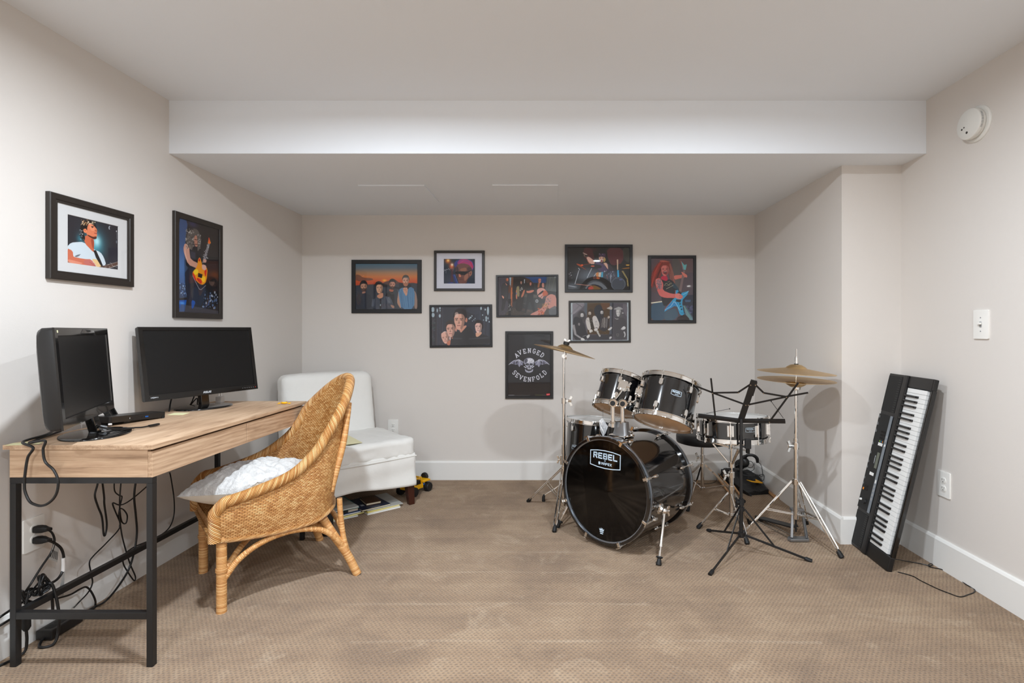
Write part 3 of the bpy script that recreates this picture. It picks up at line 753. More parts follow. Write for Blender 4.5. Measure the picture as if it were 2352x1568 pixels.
# resample the rim evenly
def resample(pts, n):
    L = [0.0]
    for a, b in zip(pts[:-1], pts[1:]): L.append(L[-1] + (b - a).length)
    out = []; k = 0
    for i in range(n + 1):
        t = L[-1] * i / n
        while k < len(L) - 2 and L[k + 1] < t: k += 1
        out.append(pts[k].lerp(pts[k + 1], (t - L[k]) / max(1e-9, L[k + 1] - L[k])))
    return out, L[-1]
NU = 96
rimE, rimL = resample(rim, NU)
def bottom(u):
    """point of the lower edge under rim point u (0 right front ... 1 left front)"""
    s = 1 - 2 * u; side = 1 if s >= 0 else -1; k = abs(s)     # k=1 at front, 0 at back centre
    if k > 0.5:
        y = -0.285 + (1 - k) / 0.5 * 0.37; x = 0.25
    else:
        a = (0.5 - k) / 0.5 * pi / 2
        x = 0.25 * cos(a) ** 0.75; y = 0.085 + 0.15 * sin(a)
    z = 0.298 - 0.02 * sin(pi * min(1, (1 - k) * 1.4)) + 0.045 * (1 - k) ** 3
    return V(side * x, y, z)
def shell_pt(u, v, off=0.0):
    r_ = rimE[int(round(u * NU))]; b_ = bottom(u)
    # straight wall low down, then leaning out to the rim
    p = b_.lerp(r_, v); h = r_.z - b_.z
    lean = v ** (1.0 + 0.5 * min(1, max(0, (h - 0.2) / 0.4)))
    p.x = b_.x + (r_.x - b_.x) * lean; p.y = b_.y + (r_.y - b_.y) * lean
    out = V(p.x, p.y - 0.02, 0)
    if out.length > 1e-6: out.normalize()
    s = abs(1 - 2 * u)
    if s > 0.55: out = V(1 if p.x > 0 else -1, 0, 0)
    return p + out * (0.012 * sin(pi * v) + off)
def shell_uv(u, v):
    r_ = rimE[int(round(u * NU))]; b_ = bottom(u)
    return (u * rimL * 0.86, v * (r_ - b_).length)
m = MB()
m.grid(lambda u, v: CH(*shell_pt(u, v)), NU, 24, shell_uv)
m.grid(lambda u, v: CH(*shell_pt(u, v, -0.022)), NU, 24, shell_uv)
# front ends of the arms
for sgn in (1, -1):
    m.grid(lambda u, v: CH(*(V(sgn * (0.262 - 0.034 * u), -0.287, 0.296 + (0.445 - 0.296) * v))), 2, 10, lambda u, v: (u * 0.034 + 0.004, v * 0.15))
m.build('woven_shell', M['wicker'], ch, smooth=60)
m = MB()
m.grid(lambda u, v: CH(-0.24 + 0.48 * u, -0.285 + (0.36 + 0.13 * sqrt(max(0, 1 - (2 * u - 1) ** 2))) * v, 0.335 + 0.01 * sin(pi * v)), 24, 16, lambda u, v: (u * 0.48, v * 0.5))
m.grid(lambda u, v: CH(-0.25 + 0.5 * u, -0.287, 0.296 + 0.045 * v), 24, 4, lambda u, v: (u * 0.5, v * 0.05))
m.build('seat_deck', M['wicker'], ch, smooth=60)
rr = [CH(*p) for p in rimE]
def drop(sg): return [CH(sg * 0.2555, -0.290, z) for z in (0.300, 0.33, 0.36, 0.39, 0.415)]
rr = spline(drop(1) + rr[2:-2] + drop(-1)[::-1], 2)
rad = [0.0235] * len(rr)
MB().tube(rr, rad, 14, caps=True).build('rolled_rim', M['braid'], ch, smooth=60)
be = [CH(*(shell_pt(u / NU, 0.0, 0.004))) for u in range(NU + 1)]
MB().tube(be, 0.0085, 8).build('lower_edge_braid', M['braid'], ch, smooth=60)
MB().tube([CH(0.25, -0.29, 0.298), CH(0, -0.292, 0.294), CH(-0.25, -0.29, 0.298)], 0.0085, 8).build('lower_edge_braid', M['braid'], ch, smooth=60)
FRg, FLg = V(0.232, -0.262, 0), V(-0.232, -0.262, 0); RRg, RLg = V(0.262, 0.262, 0), V(-0.262, 0.262, 0)
def cpath(pts, sub=8): return spline([CH(*p) for p in pts], sub)
for sgn in (1, -1):
    g = V(sgn * 0.236, -0.262, 0)
    lg = MB().tube(cpath([(g.x, g.y, 0), (g.x, g.y, 0.1), (g.x, g.y, 0.2), (g.x, g.y, 0.32)]), 0.0195, 14).build('leg', M['cane'], ch, smooth=60)
    MB().tube(cpath([(g.x, g.y, 0.168), (g.x, g.y, 0.182)], 2), 0.0225, 14).build('leg_collar', M['cane'], lg, smooth=60)
    q = [(sgn * 0.272, 0.285, 0.0), (sgn * 0.245, 0.245, 0.1), (sgn * 0.215, 0.19, 0.2), (sgn * 0.185, 0.135, 0.31)]
    lg = MB().tube(cpath(q), [0.019] * 25, 14).build('leg', M['cane'], ch, smooth=60)
    q2 = [(sgn * 0.240, 0.240, 0.13), (sgn * 0.225, 0.232, 0.2), (sgn * 0.215, 0.225, 0.29), (sgn * 0.212, 0.222, 0.36)]
    MB().tube(cpath(q2), 0.0125, 12).build('leg_brace', M['cane'], lg, smooth=60)
    # pole up the outside of the back
    MB().tube(cpath([(sgn * 0.205, 0.185, 0.40), (sgn * 0.21, 0.21, 0.5), (sgn * 0.20, 0.245, 0.62), (sgn * 0.175, 0.272, 0.74), (sgn * 0.15, 0.288, 0.80)]), 0.0145, 12).build('back_pole', M['cane'], ch, smooth=60)
    # side arch
    MB().tube(cpath([(sgn * 0.236, -0.252, 0.135), (sgn * 0.238, -0.20, 0.20), (sgn * 0.24, -0.12, 0.247), (sgn * 0.242, -0.02, 0.268), (sgn * 0.242, 0.08, 0.258), (sgn * 0.24, 0.16, 0.22), (sgn * 0.24, 0.232, 0.135)]), 0.0125, 12).build('arch_stretcher', M['cane'], ch, smooth=60)
MB().tube(cpath([(0.225, -0.25, 0.165), (0.13, -0.15, 0.235), (0.0, 0.0, 0.262), (-0.12, 0.13, 0.245), (-0.235, 0.235, 0.15)]), 0.0125, 12).build('cross_stretcher', M['cane'], ch, smooth=60)
MB().tube(cpath([(-0.225, -0.25, 0.165), (-0.13, -0.15, 0.235), (0.0, 0.0, 0.236), (0.12, 0.13, 0.245), (0.235, 0.235, 0.15)]), 0.0125, 12).build('cross_stretcher', M['cane'], ch, smooth=60)
MB().tube(cpath([(0.255, 0.25, 0.09), (0.15, 0.245, 0.21), (0.0, 0.245, 0.25), (-0.15, 0.245, 0.21), (-0.255, 0.25, 0.09)]), 0.0115, 12).build('arch_stretcher', M['cane'], ch, smooth=60)
# ------------------------------------------------------------------ fluffy pillow on the chair
pc = V(-0.005, -0.10, 0.462)
pr = Matrix.Rotation(radians(40), 3, 'Z')
pt_ = Matrix.Rotation(radians(5), 3, 'X') @ Matrix.Rotation(radians(-3), 3, 'Y')
rnd = random.Random(3)
def pillow(top):
    def fn(u, v):
        a, b = 2 * u - 1, 2 * v - 1
        h = max(0.0, (1 - abs(a) ** 2.6) * (1 - abs(b) ** 2.6)) ** 0.55
        pin = 1 - 0.07 * (1 - abs(a)) * abs(b) ** 3
        x_ = a * 0.205 * (1 - 0.07 * (1 - a * a) * 0 - 0.08 * abs(b) ** 2 * (1 - abs(a))) ; y_ = b * 0.205 * (1 - 0.08 * abs(a) ** 2 * (1 - abs(b)))
        z_ = (0.078 if top else -0.085) * h
        if top: z_ += 0.006 * sin(9 * a + 3 * b) * h + 0.004 * sin(23 * b + 11 * a) * h
        q = pt_ @ (pr @ V(x_, y_, z_))
        lim = 0.212 - max(0.0, q.y) * 0.35
        if q.y > -0.17:
            k = abs(q.x) - lim
            if k > 0: q.x = math.copysign(lim + 0.08 * k, q.x); q.z += 0.35 * k
        return CH(pc.x + q.x, pc.y + q.y, pc.z + q.z)
    return fn
r = thing('fluffy_pillow', 'fluffy white pillow with a cream satin underside on the wicker armchair', 'pillow', CH(0, -0.1, 0.345))
fu = MB().grid(pillow(True), 72, 72).build('fur_cover', M['fur'], r, smooth=80)
md = fu.modifiers.new('fluff', 'DISPLACE'); tx = bpy.data.textures.new('fluff', 'CLOUDS'); tx.noise_scale = 0.018; tx.noise_depth = 3
md.texture = tx; md.strength = 0.016; md.mid_level = 0.4
MB().grid(pillow(False), 40, 40).build('satin_back', M['pillow_satin'], r, smooth=80)
# ------------------------------------------------------------------ white slipcovered chair in the corner
SU = V(0.741, 0.671, 0); SN = V(0.671, -0.741, 0)           # along its front edge, and out of its front
S0 = V(-1.165, 3.265, 0)                                    # middle of the front edge on the floor
def SF(u, d, z): return S0 + SU * u - SN * d + V(0, 0, z)
W2 = 0.335
sc_ = thing('slipper_chair', 'armless chair in a loose white slipcover in the back left corner', 'chair', SF(0, 0.3, 0))
rs = random.Random(11)
def fold(u, v): return 0.006 * sin(7 * u + 2.3) * sin(3 * v + 1) + 0.004 * sin(17 * u + 5 * v) + 0.003 * sin(31 * u - 9 * v)
def soft_box(u0, u1, d0, d1, z0, z1, r_, amp=1.0, n=10):
    """rounded box made as a superellipse-like grid with slight folds"""
    m = MB(); c = ((u0 + u1) / 2, (d0 + d1) / 2, (z0 + z1) / 2); h = ((u1 - u0) / 2, (d1 - d0) / 2, (z1 - z0) / 2)
    def proj(a, b, cc):
        p = V(a * h[0], b * h[1], cc * h[2])
        q = V(max(-h[0] + r_, min(h[0] - r_, p.x)), max(-h[1] + r_, min(h[1] - r_, p.y)), max(-h[2] + r_, min(h[2] - r_, p.z)))
        d_ = p - q
        if d_.length > 1e-9: p = q + d_.normalized() * r_
        k = fold(p.x * 6 + p.z * 4, p.y * 6 + p.z * 9) * amp * 0.55
        nrm = d_.normalized() if d_.length > 1e-9 else V(0, 0, 0)
        p = p + nrm * k
        return SF(c[0] + p.x, c[1] + p.y, c[2] + p.z)
    for ax in range(3):
        for s_ in (-1, 1):
            def fn(u, v, ax=ax, s_=s_):
                a, b = 2 * u - 1, 2 * v - 1
                a = math.copysign(abs(a) ** 0.72, a); b = math.copysign(abs(b) ** 0.72, b)
                t_ = [a, b]; t_.insert(ax, s_); return proj(*t_)
            m.grid(fn, 2 * n, 2 * n)
    return m
# back: leaning slab, rounded top
def back_pt(a, b, side):
    # a across (-1..1), b up (0..1)
    return None
m = soft_box(-W2, W2, 0.0, 0.165, 0.0, 0.56, 0.05, 0.25, 12)
nv = []
for p in m.v:                      # shear the slab back and taper it a little
    q = Vector(p) - S0; u_, d_, z_ = q.dot(SU), -q.dot(SN), q.z
    k = z_ / 0.56
    u_ = (u_ + W2) * (0.955 - 0.03 * k) - W2 + 0.012 * k
    nv.append(tuple(SF(u_, 0.50 + d_ + 0.085 * k, 0.30 + z_ - 0.012 * abs(u_ / W2) ** 3 * k)))
m.v = nv
m.build('back_cover', M['slipcover'], sc_, smooth=70, merge=True)
soft_box(-W2 - 0.005, W2 + 0.005, -0.005, 0.56, 0.315, 0.445, 0.035, 0.8, 14).build('seat_cover', M['slipcover'], sc_, smooth=70, merge=True)
# skirt: a hanging cloth around the base with a wavy hem
per = [(-W2, 0.62), (-W2, 0.0), (W2, 0.0), (W2, 0.62)]
def skirt(t, v):
    # t 0..1 round left side, front, right side
    L = [0.62, 2 * W2, 0.62]; tot = sum(L); s_ = t * tot
    if s_ < L[0]: u_, d_, nu_, nd_ = -W2, 0.62 - s_, -1, 0
    elif s_ < L[0] + L[1]: u_, d_, nu_, nd_ = -W2 + (s_ - L[0]), 0.0, 0, -1
    else: u_, d_, nu_, nd_ = W2, s_ - L[0] - L[1], 1, 0
    hem = 0.138 + 0.012 * sin(9 * s_ + 0.5) + (0.018 * sin(pi * (s_ - L[0]) / L[1]) if L[0] < s_ < L[0] + L[1] else 0)
    z_ = 0.345 + (hem - 0.345) * v
    o_ = 0.003 + 0.016 * v + 0.004 * v * sin(26 * s_) + 0.010 * sin(pi * v) * sin(5 * s_ + 6 * v + 1) * 0.6
    return SF(u_ + nu_ * o_, d_ + nd_ * o_, z_)
o_ = MB().grid(skirt, 120, 14).build('skirt', M['slipcover'], sc_, smooth=70)
sd = o_.modifiers.new('thick', 'SOLIDIFY'); sd.thickness = 0.004; sd.offset = -1
MB().tube([SF(-W2 - 0.006, 0.6, 0.325), SF(-W2 - 0.006, -0.008, 0.325), SF(0, -0.010, 0.322), SF(W2 + 0.006, -0.008, 0.325), SF(W2 + 0.006, 0.6, 0.325)], 0.004, 8).build('seam_piping', M['slipcover'], sc_)
box = MB()
for a, b in ((SF(-W2 + .02, 0.02, 0.16), None),):
    Ms = Matrix((SU, -SN, V(0, 0, 1))).transposed()
    box.box(SF(0, 0.31, 0.24), (2 * W2 - 0.05, 0.58, 0.16), Ms)
box.build('seat_frame', M['slipcover'], sc_, smooth=0)
for u_, d_ in ((W2 - 0.03, 0.03), (-W2 + 0.055, 0.045), (W2 - 0.055, 0.57), (-W2 + 0.055, 0.57)):
    Ms = Matrix((SU, -SN, V(0, 0, 1))).transposed()
    c0, c1 = SF(u_, d_, 0.18), SF(u_ + (0.012 if d_ < .1 and u_ > 0 else 0), d_ - (0.01 if d_ < .1 else 0), 0.0)
    m = MB(); vs = []
    for c, h_ in ((c1, 0.019), (c0, 0.028)):
        for a, b in ((-1, -1), (1, -1), (1, 1), (-1, 1)): vs.append(c + SU * a * h_ - SN * b * h_)
    m.add(vs, [(3, 2, 1, 0), (4, 5, 6, 7), (0, 1, 5, 4), (1, 2, 6, 5), (2, 3, 7, 6), (3, 0, 4, 7)])
    m.build('leg', M['dark_wood'], sc_, smooth=0, bevel=0.004)
pts = [V(-1.448, 3.488, 0), V(-1.366, 3.51, 0), V(-1.195, 3.29, 0), V(-1.32, 3.19, 0)]
sheet('manila_envelope', 'pale manila envelope lying on the white slipcovered seat', pts, M['manila'], 0.452, 'envelope', 0.0025)
# ------------------------------------------------------------------ water bottle
b = V(-1.275, 2.965, 0)
r = thing('water_bottle', 'matte black water bottle with a loop cap on the carpet behind the wicker armchair', 'bottle', b)
MB().lathe([(0.029, 0.0), (0.0315, 0.004), (0.0315, 0.16), (0.030, 0.175), (0.0235, 0.198), (0.0215, 0.204), (0.0215, 0.212)], b, (0, 0, 1), 32).build('bottle_body', M['matte_black'], r, smooth=50)
MB().lathe([(0.0222, 0.209), (0.0222, 0.2115)], b, (0, 0, 1), 32).build('neck_ring', M['chrome_soft'], r)
MB().lathe([(0.0245, 0.212), (0.025, 0.214), (0.025, 0.226), (0.023, 0.229), (0, 0.229)], b, (0, 0, 1), 32).build('cap', M['satin_black'], r)
MB().tube(spline([b + V(-0.013, 0, 0.226), b + V(-0.014, 0, 0.245), b + V(-0.008, 0, 0.258), b + V(0.008, 0, 0.258), b + V(0.014, 0, 0.245), b + V(0.013, 0, 0.226)], 5), 0.0058, 8).build('cap_loop', M['satin_black'], r)
# ------------------------------------------------------------------ magazines and books under the slipcovered chair
def book(name, label, cat, cu, cd, z, w_, d_, h_, rot, cover, pages=None, group=None, th=0.0012):
    c = SF(cu, cd, z); q = Matrix((SU, -SN, V(0, 0, 1))).transposed() @ Matrix.Rotation(radians(rot), 3, 'Z')
    r_ = thing(name, label, cat, c, group)
    if pages is None:
        MB().box(c + V(0, 0, h_ / 2), (w_, d_, h_), q).build('cover', cover, r_, smooth=0, bevel=min(0.001, h_ * 0.2))
        return r_, c, q
    MB().box(c + V(0, 0, h_ / 2), (w_ - 0.004, d_ - 0.004, h_ - 2 * th), q).build('pages', pages, r_, smooth=0)
    MB().box(c + V(0, 0, th / 2), (w_, d_, th), q).build('back_cover', cover, r_, smooth=0)
    MB().box(c + V(0, 0, h_ - th / 2), (w_, d_, th), q).build('front_cover', cover, r_, smooth=0)
    return r_, c, q
GB = 'reading matter under the slipcovered chair'
# left pile
M['mag_blue'] = plain('magazine_blue', (46, 78, 132), 0.4); M['mag_teal'] = plain('magazine_teal', (40, 140, 136), 0.4)
M['mag_grey'] = plain('folder_grey', (176, 174, 168), 0.6); M['navy'] = plain('navy_cover', (22, 30, 52), 0.5)
M['mag_yellow'] = plain('magazine_yellow', (226, 206, 92), 0.45); M['leather'] = plain('brown_leather', (74, 46, 22), 0.45, bump=(60, 0.001))
M['book_black'] = plain('black_spine', (28, 28, 30), 0.5); M['beige_label'] = plain('beige_label', (196, 184, 166), 0.6)
M['page_cream'] = plain('page_cream', (228, 216, 188), 0.8)
z = 0.0005
for nm, lb, ct, cu, cd, w_, d_, h_, rot, cov, pg in (
    ('magazine', 'white magazine at the bottom of the left pile under the white chair', 'magazine', -0.135, 0.17, 0.215, 0.28, 0.006, -4, M['paper'], M['paper']),
    ('magazine', 'yellow-edged magazine second from the bottom of the left pile', 'magazine', -0.105, 0.175, 0.22, 0.275, 0.008, 2, M['mag_yellow'], M['paper_yellow']),
    ('magazine', 'magazine with a dark blue cover corner in the left pile under the white chair', 'magazine', -0.115, 0.18, 0.215, 0.27, 0.009, -1, M['mag_blue'], M['paper']),
    ('hardback_book', 'thick black book with beige spine labels in the left pile under the white chair', 'book', -0.125, 0.185, 0.205, 0.26, 0.021, 3, M['book_black'], M['page_cream']),
    ('magazine', 'teal-edged magazine under the grey folder in the left pile', 'magazine', -0.125, 0.185, 0.215, 0.27, 0.005, -2, M['mag_teal'], M['paper']),
    ('paper_folder', 'grey paper folder on top of the left pile under the white chair', 'folder', -0.135, 0.18, 0.21, 0.28, 0.006, 2, M['mag_grey'], M['paper'])):
    r_, c, q = book(nm, lb, ct, cu, cd, z, w_, d_, h_, rot, cov, pg, GB)
    if nm == 'hardback_book':
        for k in (-0.062, 0.062):
            MB().box(c + q @ V(k, -d_ / 2 - 0.0006, h_ / 2), (0.062, 0.0012, 0.015), q).build('spine_label', M['beige_label'], r_, smooth=0)
        MB().box(c + q @ V(0, -d_ / 2 - 0.0004, h_ / 2), (w_, 0.0006, h_), q).build('spine', M['book_black'], r_, smooth=0)
    z += h_ + 0.0004
z = 0.0005
for nm, lb, ct, cu, cd, w_, d_, h_, rot, cov, pg in (
    ('magazine', 'white magazine at the bottom of the right pile under the white chair', 'magazine', 0.125, 0.14, 0.22, 0.28, 0.010, -1, M['paper'], M['paper']),
    ('magazine', 'magazine with a yellow stripe along its edge in the right pile', 'magazine', 0.12, 0.145, 0.215, 0.28, 0.006, 1, M['mag_yellow'], M['paper']),
    ('booklet', 'pale grey booklet sticking out at the right of the right pile', 'booklet', 0.145, 0.155, 0.235, 0.28, 0.005, -3, M['mag_grey'], M['paper']),
    ('notebook', 'navy blue notebook on the right pile under the white chair', 'notebook', 0.08, 0.15, 0.19, 0.25, 0.009, 1, M['navy'], M['page_cream']),
    ('journal', 'small brown leather journal on top of the navy notebook', 'journal', 0.095, 0.155, 0.095, 0.15, 0.016, -6, M['leather'], M['page_cream'])):
    r_, c, q = book(nm, lb, ct, cu, cd, z, w_, d_, h_, rot, cov, pg, GB, th=0.003 if nm == 'journal' else 0.0012)
    if nm == 'notebook':
        MB().box(c + q @ V(0.0, -0.112, h_ + 0.0003), (0.055, 0.0025, 0.0006), q).build('cover_print', M['label_grey'], r_, smooth=0)
        MB().box(c + q @ V(-0.055, -0.03, h_ + 0.0003), (0.022, 0.028, 0.0006), q).build('cover_sticker', M['label_grey'], r_, smooth=0)
    z += h_ + 0.0004
# ------------------------------------------------------------------ toy off-road truck
tx_ = V(0.44, 0.90, 0).normalized(); ty_ = V(-0.90, 0.44, 0)
t0 = V(-0.985, 3.735, 0)
def TT(a, b, c): return t0 + tx_ * a + ty_ * b + V(0, 0, c)
Mt = Matrix((tx_, ty_, V(0, 0, 1))).transposed()
r = thing('toy_truck', 'yellow toy off-road truck of interlocking pieces with black tyres by the white chair', 'toy truck', t0)
def tb(name, mat, *boxes):
    m = MB()
    for (a0, a1, b0, b1, c0, c1) in boxes: m.box(TT((a0 + a1) / 2, (b0 + b1) / 2, (c0 + c1) / 2), (a1 - a0, b1 - b0, c1 - c0), Mt)
    return m.build(name, mat, r, smooth=0, bevel=0.0012)
tb('chassis', M['satin_black'], (-0.09, 0.105, -0.03, 0.03, 0.028, 0.042))
tb('side_body', M['toy_yellow'], (-0.052, 0.04, -0.048, -0.034, 0.034, 0.062)); tb('side_body', M['toy_yellow'], (-0.052, 0.04, 0.034, 0.048, 0.034, 0.062))
tb('bonnet', M['toy_yellow'], (-0.105, -0.045, -0.036, 0.036, 0.046, 0.068)); tb('rear_deck', M['toy_yellow'], (0.045, 0.105, -0.045, 0.045, 0.066, 0.082))
tb('fender', M['toy_yellow'], (0.038, 0.11, -0.055, -0.04, 0.07, 0.08)); tb('fender', M['toy_yellow'], (0.038, 0.11, 0.04, 0.055, 0.07, 0.08))
for a in (-0.045, 0.035):
    for b_ in (-0.04, 0.04):
        MB().bar(TT(a, b_, 0.06), TT(a + 0.008 * (1 if a < 0 else -1), b_ * 0.9, 0.106), 0.009, 0.009).build('roll_bar', M['toy_yellow'], r, smooth=0)
tb('roof_bar', M['toy_yellow'], (-0.038, 0.032, -0.04, -0.03, 0.102, 0.111)); tb('roof_bar', M['toy_yellow'], (-0.038, 0.032, 0.03, 0.04, 0.102, 0.111))
tb('roof_bar', M['toy_yellow'], (0.022, 0.034, -0.04, 0.04, 0.102, 0.112)); tb('seat_block', M['matte_black'], (-0.03, 0.03, -0.03, 0.03, 0.045, 0.085))
tb('blue_axle_piece', M['toy_blue'], (-0.055, -0.045, -0.05, -0.044, 0.032, 0.042)); tb('blue_axle_piece', M['toy_blue'], (0.04, 0.05, -0.052, -0.046, 0.05, 0.062))
tb('red_piece', M['toy_red'], (-0.08, -0.068, -0.046, -0.038, 0.028, 0.038)); tb('bumper', M['satin_black'], (0.105, 0.118, -0.045, 0.045, 0.045, 0.055))
for (a, b_, c_) in ((-0.072, -0.06, 0.031), (-0.072, 0.06, 0.031), (0.078, -0.06, 0.031), (0.078, 0.06, 0.031)):
    sg = -1 if b_ < 0 else 1
    wv = MB().lathe([(0.017, -0.017), (0.028, -0.017), (0.031, -0.012), (0.031, 0.012), (0.028, 0.017), (0.017, 0.017)], TT(a, b_, c_), ty_, 26)
    for k in range(16):
        an = 2 * pi * k / 16; d3 = tx_ * cos(an) + V(0, 0, sin(an))
        wv.bar(TT(a, b_ - 0.015, c_) + d3 * 0.0305, TT(a, b_ + 0.015, c_) + d3 * 0.0305, 0.004, 0.004, up=d3)
    wo = wv.build('tyre', M['rubber'], r, smooth=30)
    MB().lathe([(0.018, 0.010), (0.016, 0.013), (0.009, 0.009), (0.006, 0.014), (0, 0.014)], TT(a, b_, c_), ty_ * sg, 20).build('wheel_hub', M['toy_grey'], wo)
sp = MB().lathe([(0.012, -0.011), (0.025, -0.011), (0.028, -0.007), (0.028, 0.007), (0.025, 0.011), (0.012, 0.011)], TT(0.112, 0.0, 0.088), tx_, 26)
for k in range(14):
    an = 2 * pi * k / 14; d3 = ty_ * cos(an) + V(0, 0, sin(an)); sp.bar(TT(0.103, 0, 0.088) + d3 * 0.0275, TT(0.121, 0, 0.088) + d3 * 0.0275, 0.004, 0.004, up=d3)
sp.build('spare_tyre', M['rubber'], r, smooth=30)
MB().tube(spline([TT(-0.045, -0.03, 0.106), TT(-0.055, -0.02, 0.122), TT(-0.055, 0.02, 0.122), TT(-0.045, 0.03, 0.106)], 5), 0.007, 8).build('light_bar', M['satin_black'], r)
# ------------------------------------------------------------------ drum kit
def axes(d):
    d = Vector(d).normalized(); e = d.cross(V(0, 0, 1)).normalized(); u = e.cross(d).normalized(); return d, e, u
def wing(m, c, ax, e, s=1.0):
    """small wing nut"""
    m.cyl(c, c + ax * 0.012 * s, 0.005 * s, n=10)
    for g in (-1, 1): m.bar(c + ax * 0.006 * s + e * g * 0.003 * s, c + ax * 0.013 * s + e * g * 0.017 * s, 0.0035 * s, 0.008 * s, up=ax)
    return m
def foot_tip(m, p, d, r=0.011, L=0.035):
    """rubber foot at p pointing along d (down the leg)"""
    d = Vector(d).normalized()
    m.tube([p - d * L, p - d * L * 0.75, p - d * 0.008, p], [r * 0.62, r * 0.8, r, r * 0.8], 12); return m
def rebel_badge(r, o, x, y, n, w_, h_, thick):
    """outlined plate with the maker's lettering"""
    def bow(s): return [(-w_ / 2 * s, -h_ * 0.40 * s), (-w_ / 4 * s, -h_ * 0.475 * s), (0, -h_ * 0.5 * s), (w_ / 4 * s, -h_ * 0.475 * s), (w_ / 2 * s, -h_ * 0.40 * s), (w_ / 2 * s, h_ * 0.40 * s), (w_ / 4 * s, h_ * 0.475 * s), (0, h_ * 0.5 * s), (-w_ / 4 * s, h_ * 0.475 * s), (-w_ / 2 * s, h_ * 0.40 * s)]
    m = MB(); a = bow(1.0); b = [(p * (1 - 2 * thick / w_), q * (1 - 2 * thick / h_)) for p, q in bow(1.0)]
    lo = [o + x * p + y * q for p, q in a] + [o + x * p + y * q for p, q in b]; N = len(a)
    hi = [v + n * 0.0006 for v in lo]
    fs = []
    for i in range(N):
        j = (i + 1) % N
        fs += [(2 * N + i, 2 * N + j, 3 * N + j, 3 * N + i), (i, j, 2 * N + j, 2 * N + i), (N + i, N + j, 3 * N + j, 3 * N + i)]
    m.add(lo + hi, fs)
    m.build('badge_outline', M['logo_blue_white'], r, smooth=0)
    letters(MB(), 'REBEL', o + y * h_ * 0.17, x, y, n, h_ * 0.33, w_ * 0.135, w_ * 0.028, h_ * 0.068, 0.0006).build('badge_lettering', M['logo_blue_white'], r, smooth=0)
    if w_ > 0.1:
        letters(MB(), 'BY', o - y * h_ * 0.075, x, y, n, h_ * 0.055, w_ * 0.022, w_ * 0.008, h_ * 0.016, 0.0006).build('badge_lettering', M['logo_blue_white'], r, smooth=0)
    mm = MB(); letters(mm, 'MAPEX', o - y * h_ * 0.235 + x * w_ * 0.05, x, y, n, h_ * 0.14, w_ * 0.056, w_ * 0.014, h_ * 0.026, 0.0006)
    mm.build('badge_lettering', M['logo_blue_white'], r, smooth=0)
    if w_ > 0.1:
        m = MB()
        for k in (-1, 0, 1): m.prism([(k * w_ * 0.02 - w_ * 0.007, -h_ * 0.08), (k * w_ * 0.02 + w_ * 0.007, -h_ * 0.08), (k * w_ * 0.02 + w_ * 0.007, h_ * 0.08), (k * w_ * 0.02 - w_ * 0.007, h_ * 0.08)], o - y * h_ * 0.235 - x * w_ * 0.185, x, y, n, 0.0006)
        m.prism([(-w_ * 0.035, -h_ * 0.02), (w_ * 0.035, -h_ * 0.02), (w_ * 0.035, h_ * 0.03), (-w_ * 0.035, h_ * 0.03)], o - y * h_ * 0.235 - x * w_ * 0.185, x, y, n, 0.00055)
        m.build('badge_emblem', M['logo_blue_white'], r, smooth=0)
# ---- bass drum
BF, BB = V(0.272, 2.785, 0.305), V(0.586, 3.135, 0.287)
bd, be_, bu = axes(BB - BF); BL = (BB - BF).length; RH, RS = 0.283, 0.272
def BD(a, th, r): return BF + bd * a + (be_ * cos(th) + bu * sin(th)) * r     # a: metres behind the front edge
bass = thing('bass_drum', 'large glossy black bass drum lying on its side in the middle of the kit', 'bass drum', (0.43, 2.96, 0), 'drum kit')
MB().lathe([(RS, 0.03), (RS, BL - 0.03)], BF, bd, 96, caps=False).build('shell', M['drum_black'], bass, smooth=60)
for a, nm in ((0.012, 'front_head'), (BL - 0.012, 'back_head')):
    hd = MB().lathe([(RH - 0.012, a), (0, a)], BF, bd, 96).build(nm, M['drum_head_black'] if a < 0.1 else M['head_white'], bass, smooth=60)
    if a < 0.1: fh = hd
for a0, a1 in ((0.0, 0.040), (BL - 0.040, BL)):
    ho = MB().ring([(RH - 0.013, a0), (RH, a0), (RH + 0.001, a0 + 0.002), (RH + 0.001, a1 - 0.002), (RH, a1), (RH - 0.008, a1)], BF, bd, 96).build('hoop', M['drum_black'], bass, smooth=40)
    MB().ring([(RH + 0.0008, a0 + 0.013), (RH + 0.0022, a0 + 0.013), (RH + 0.0022, a1 - 0.013), (RH + 0.0008, a1 - 0.013)], BF, bd, 96).build('hoop_inlay', M['silver_inlay'], ho, smooth=40)
MB().ring([(RH - 0.019, 0.0085), (RH - 0.012, 0.0075), (RH - 0.012, 0.0105), (RH - 0.019, 0.0105)], BF, bd, 96).build('head_collar', M['silver_inlay'], bass, smooth=40)
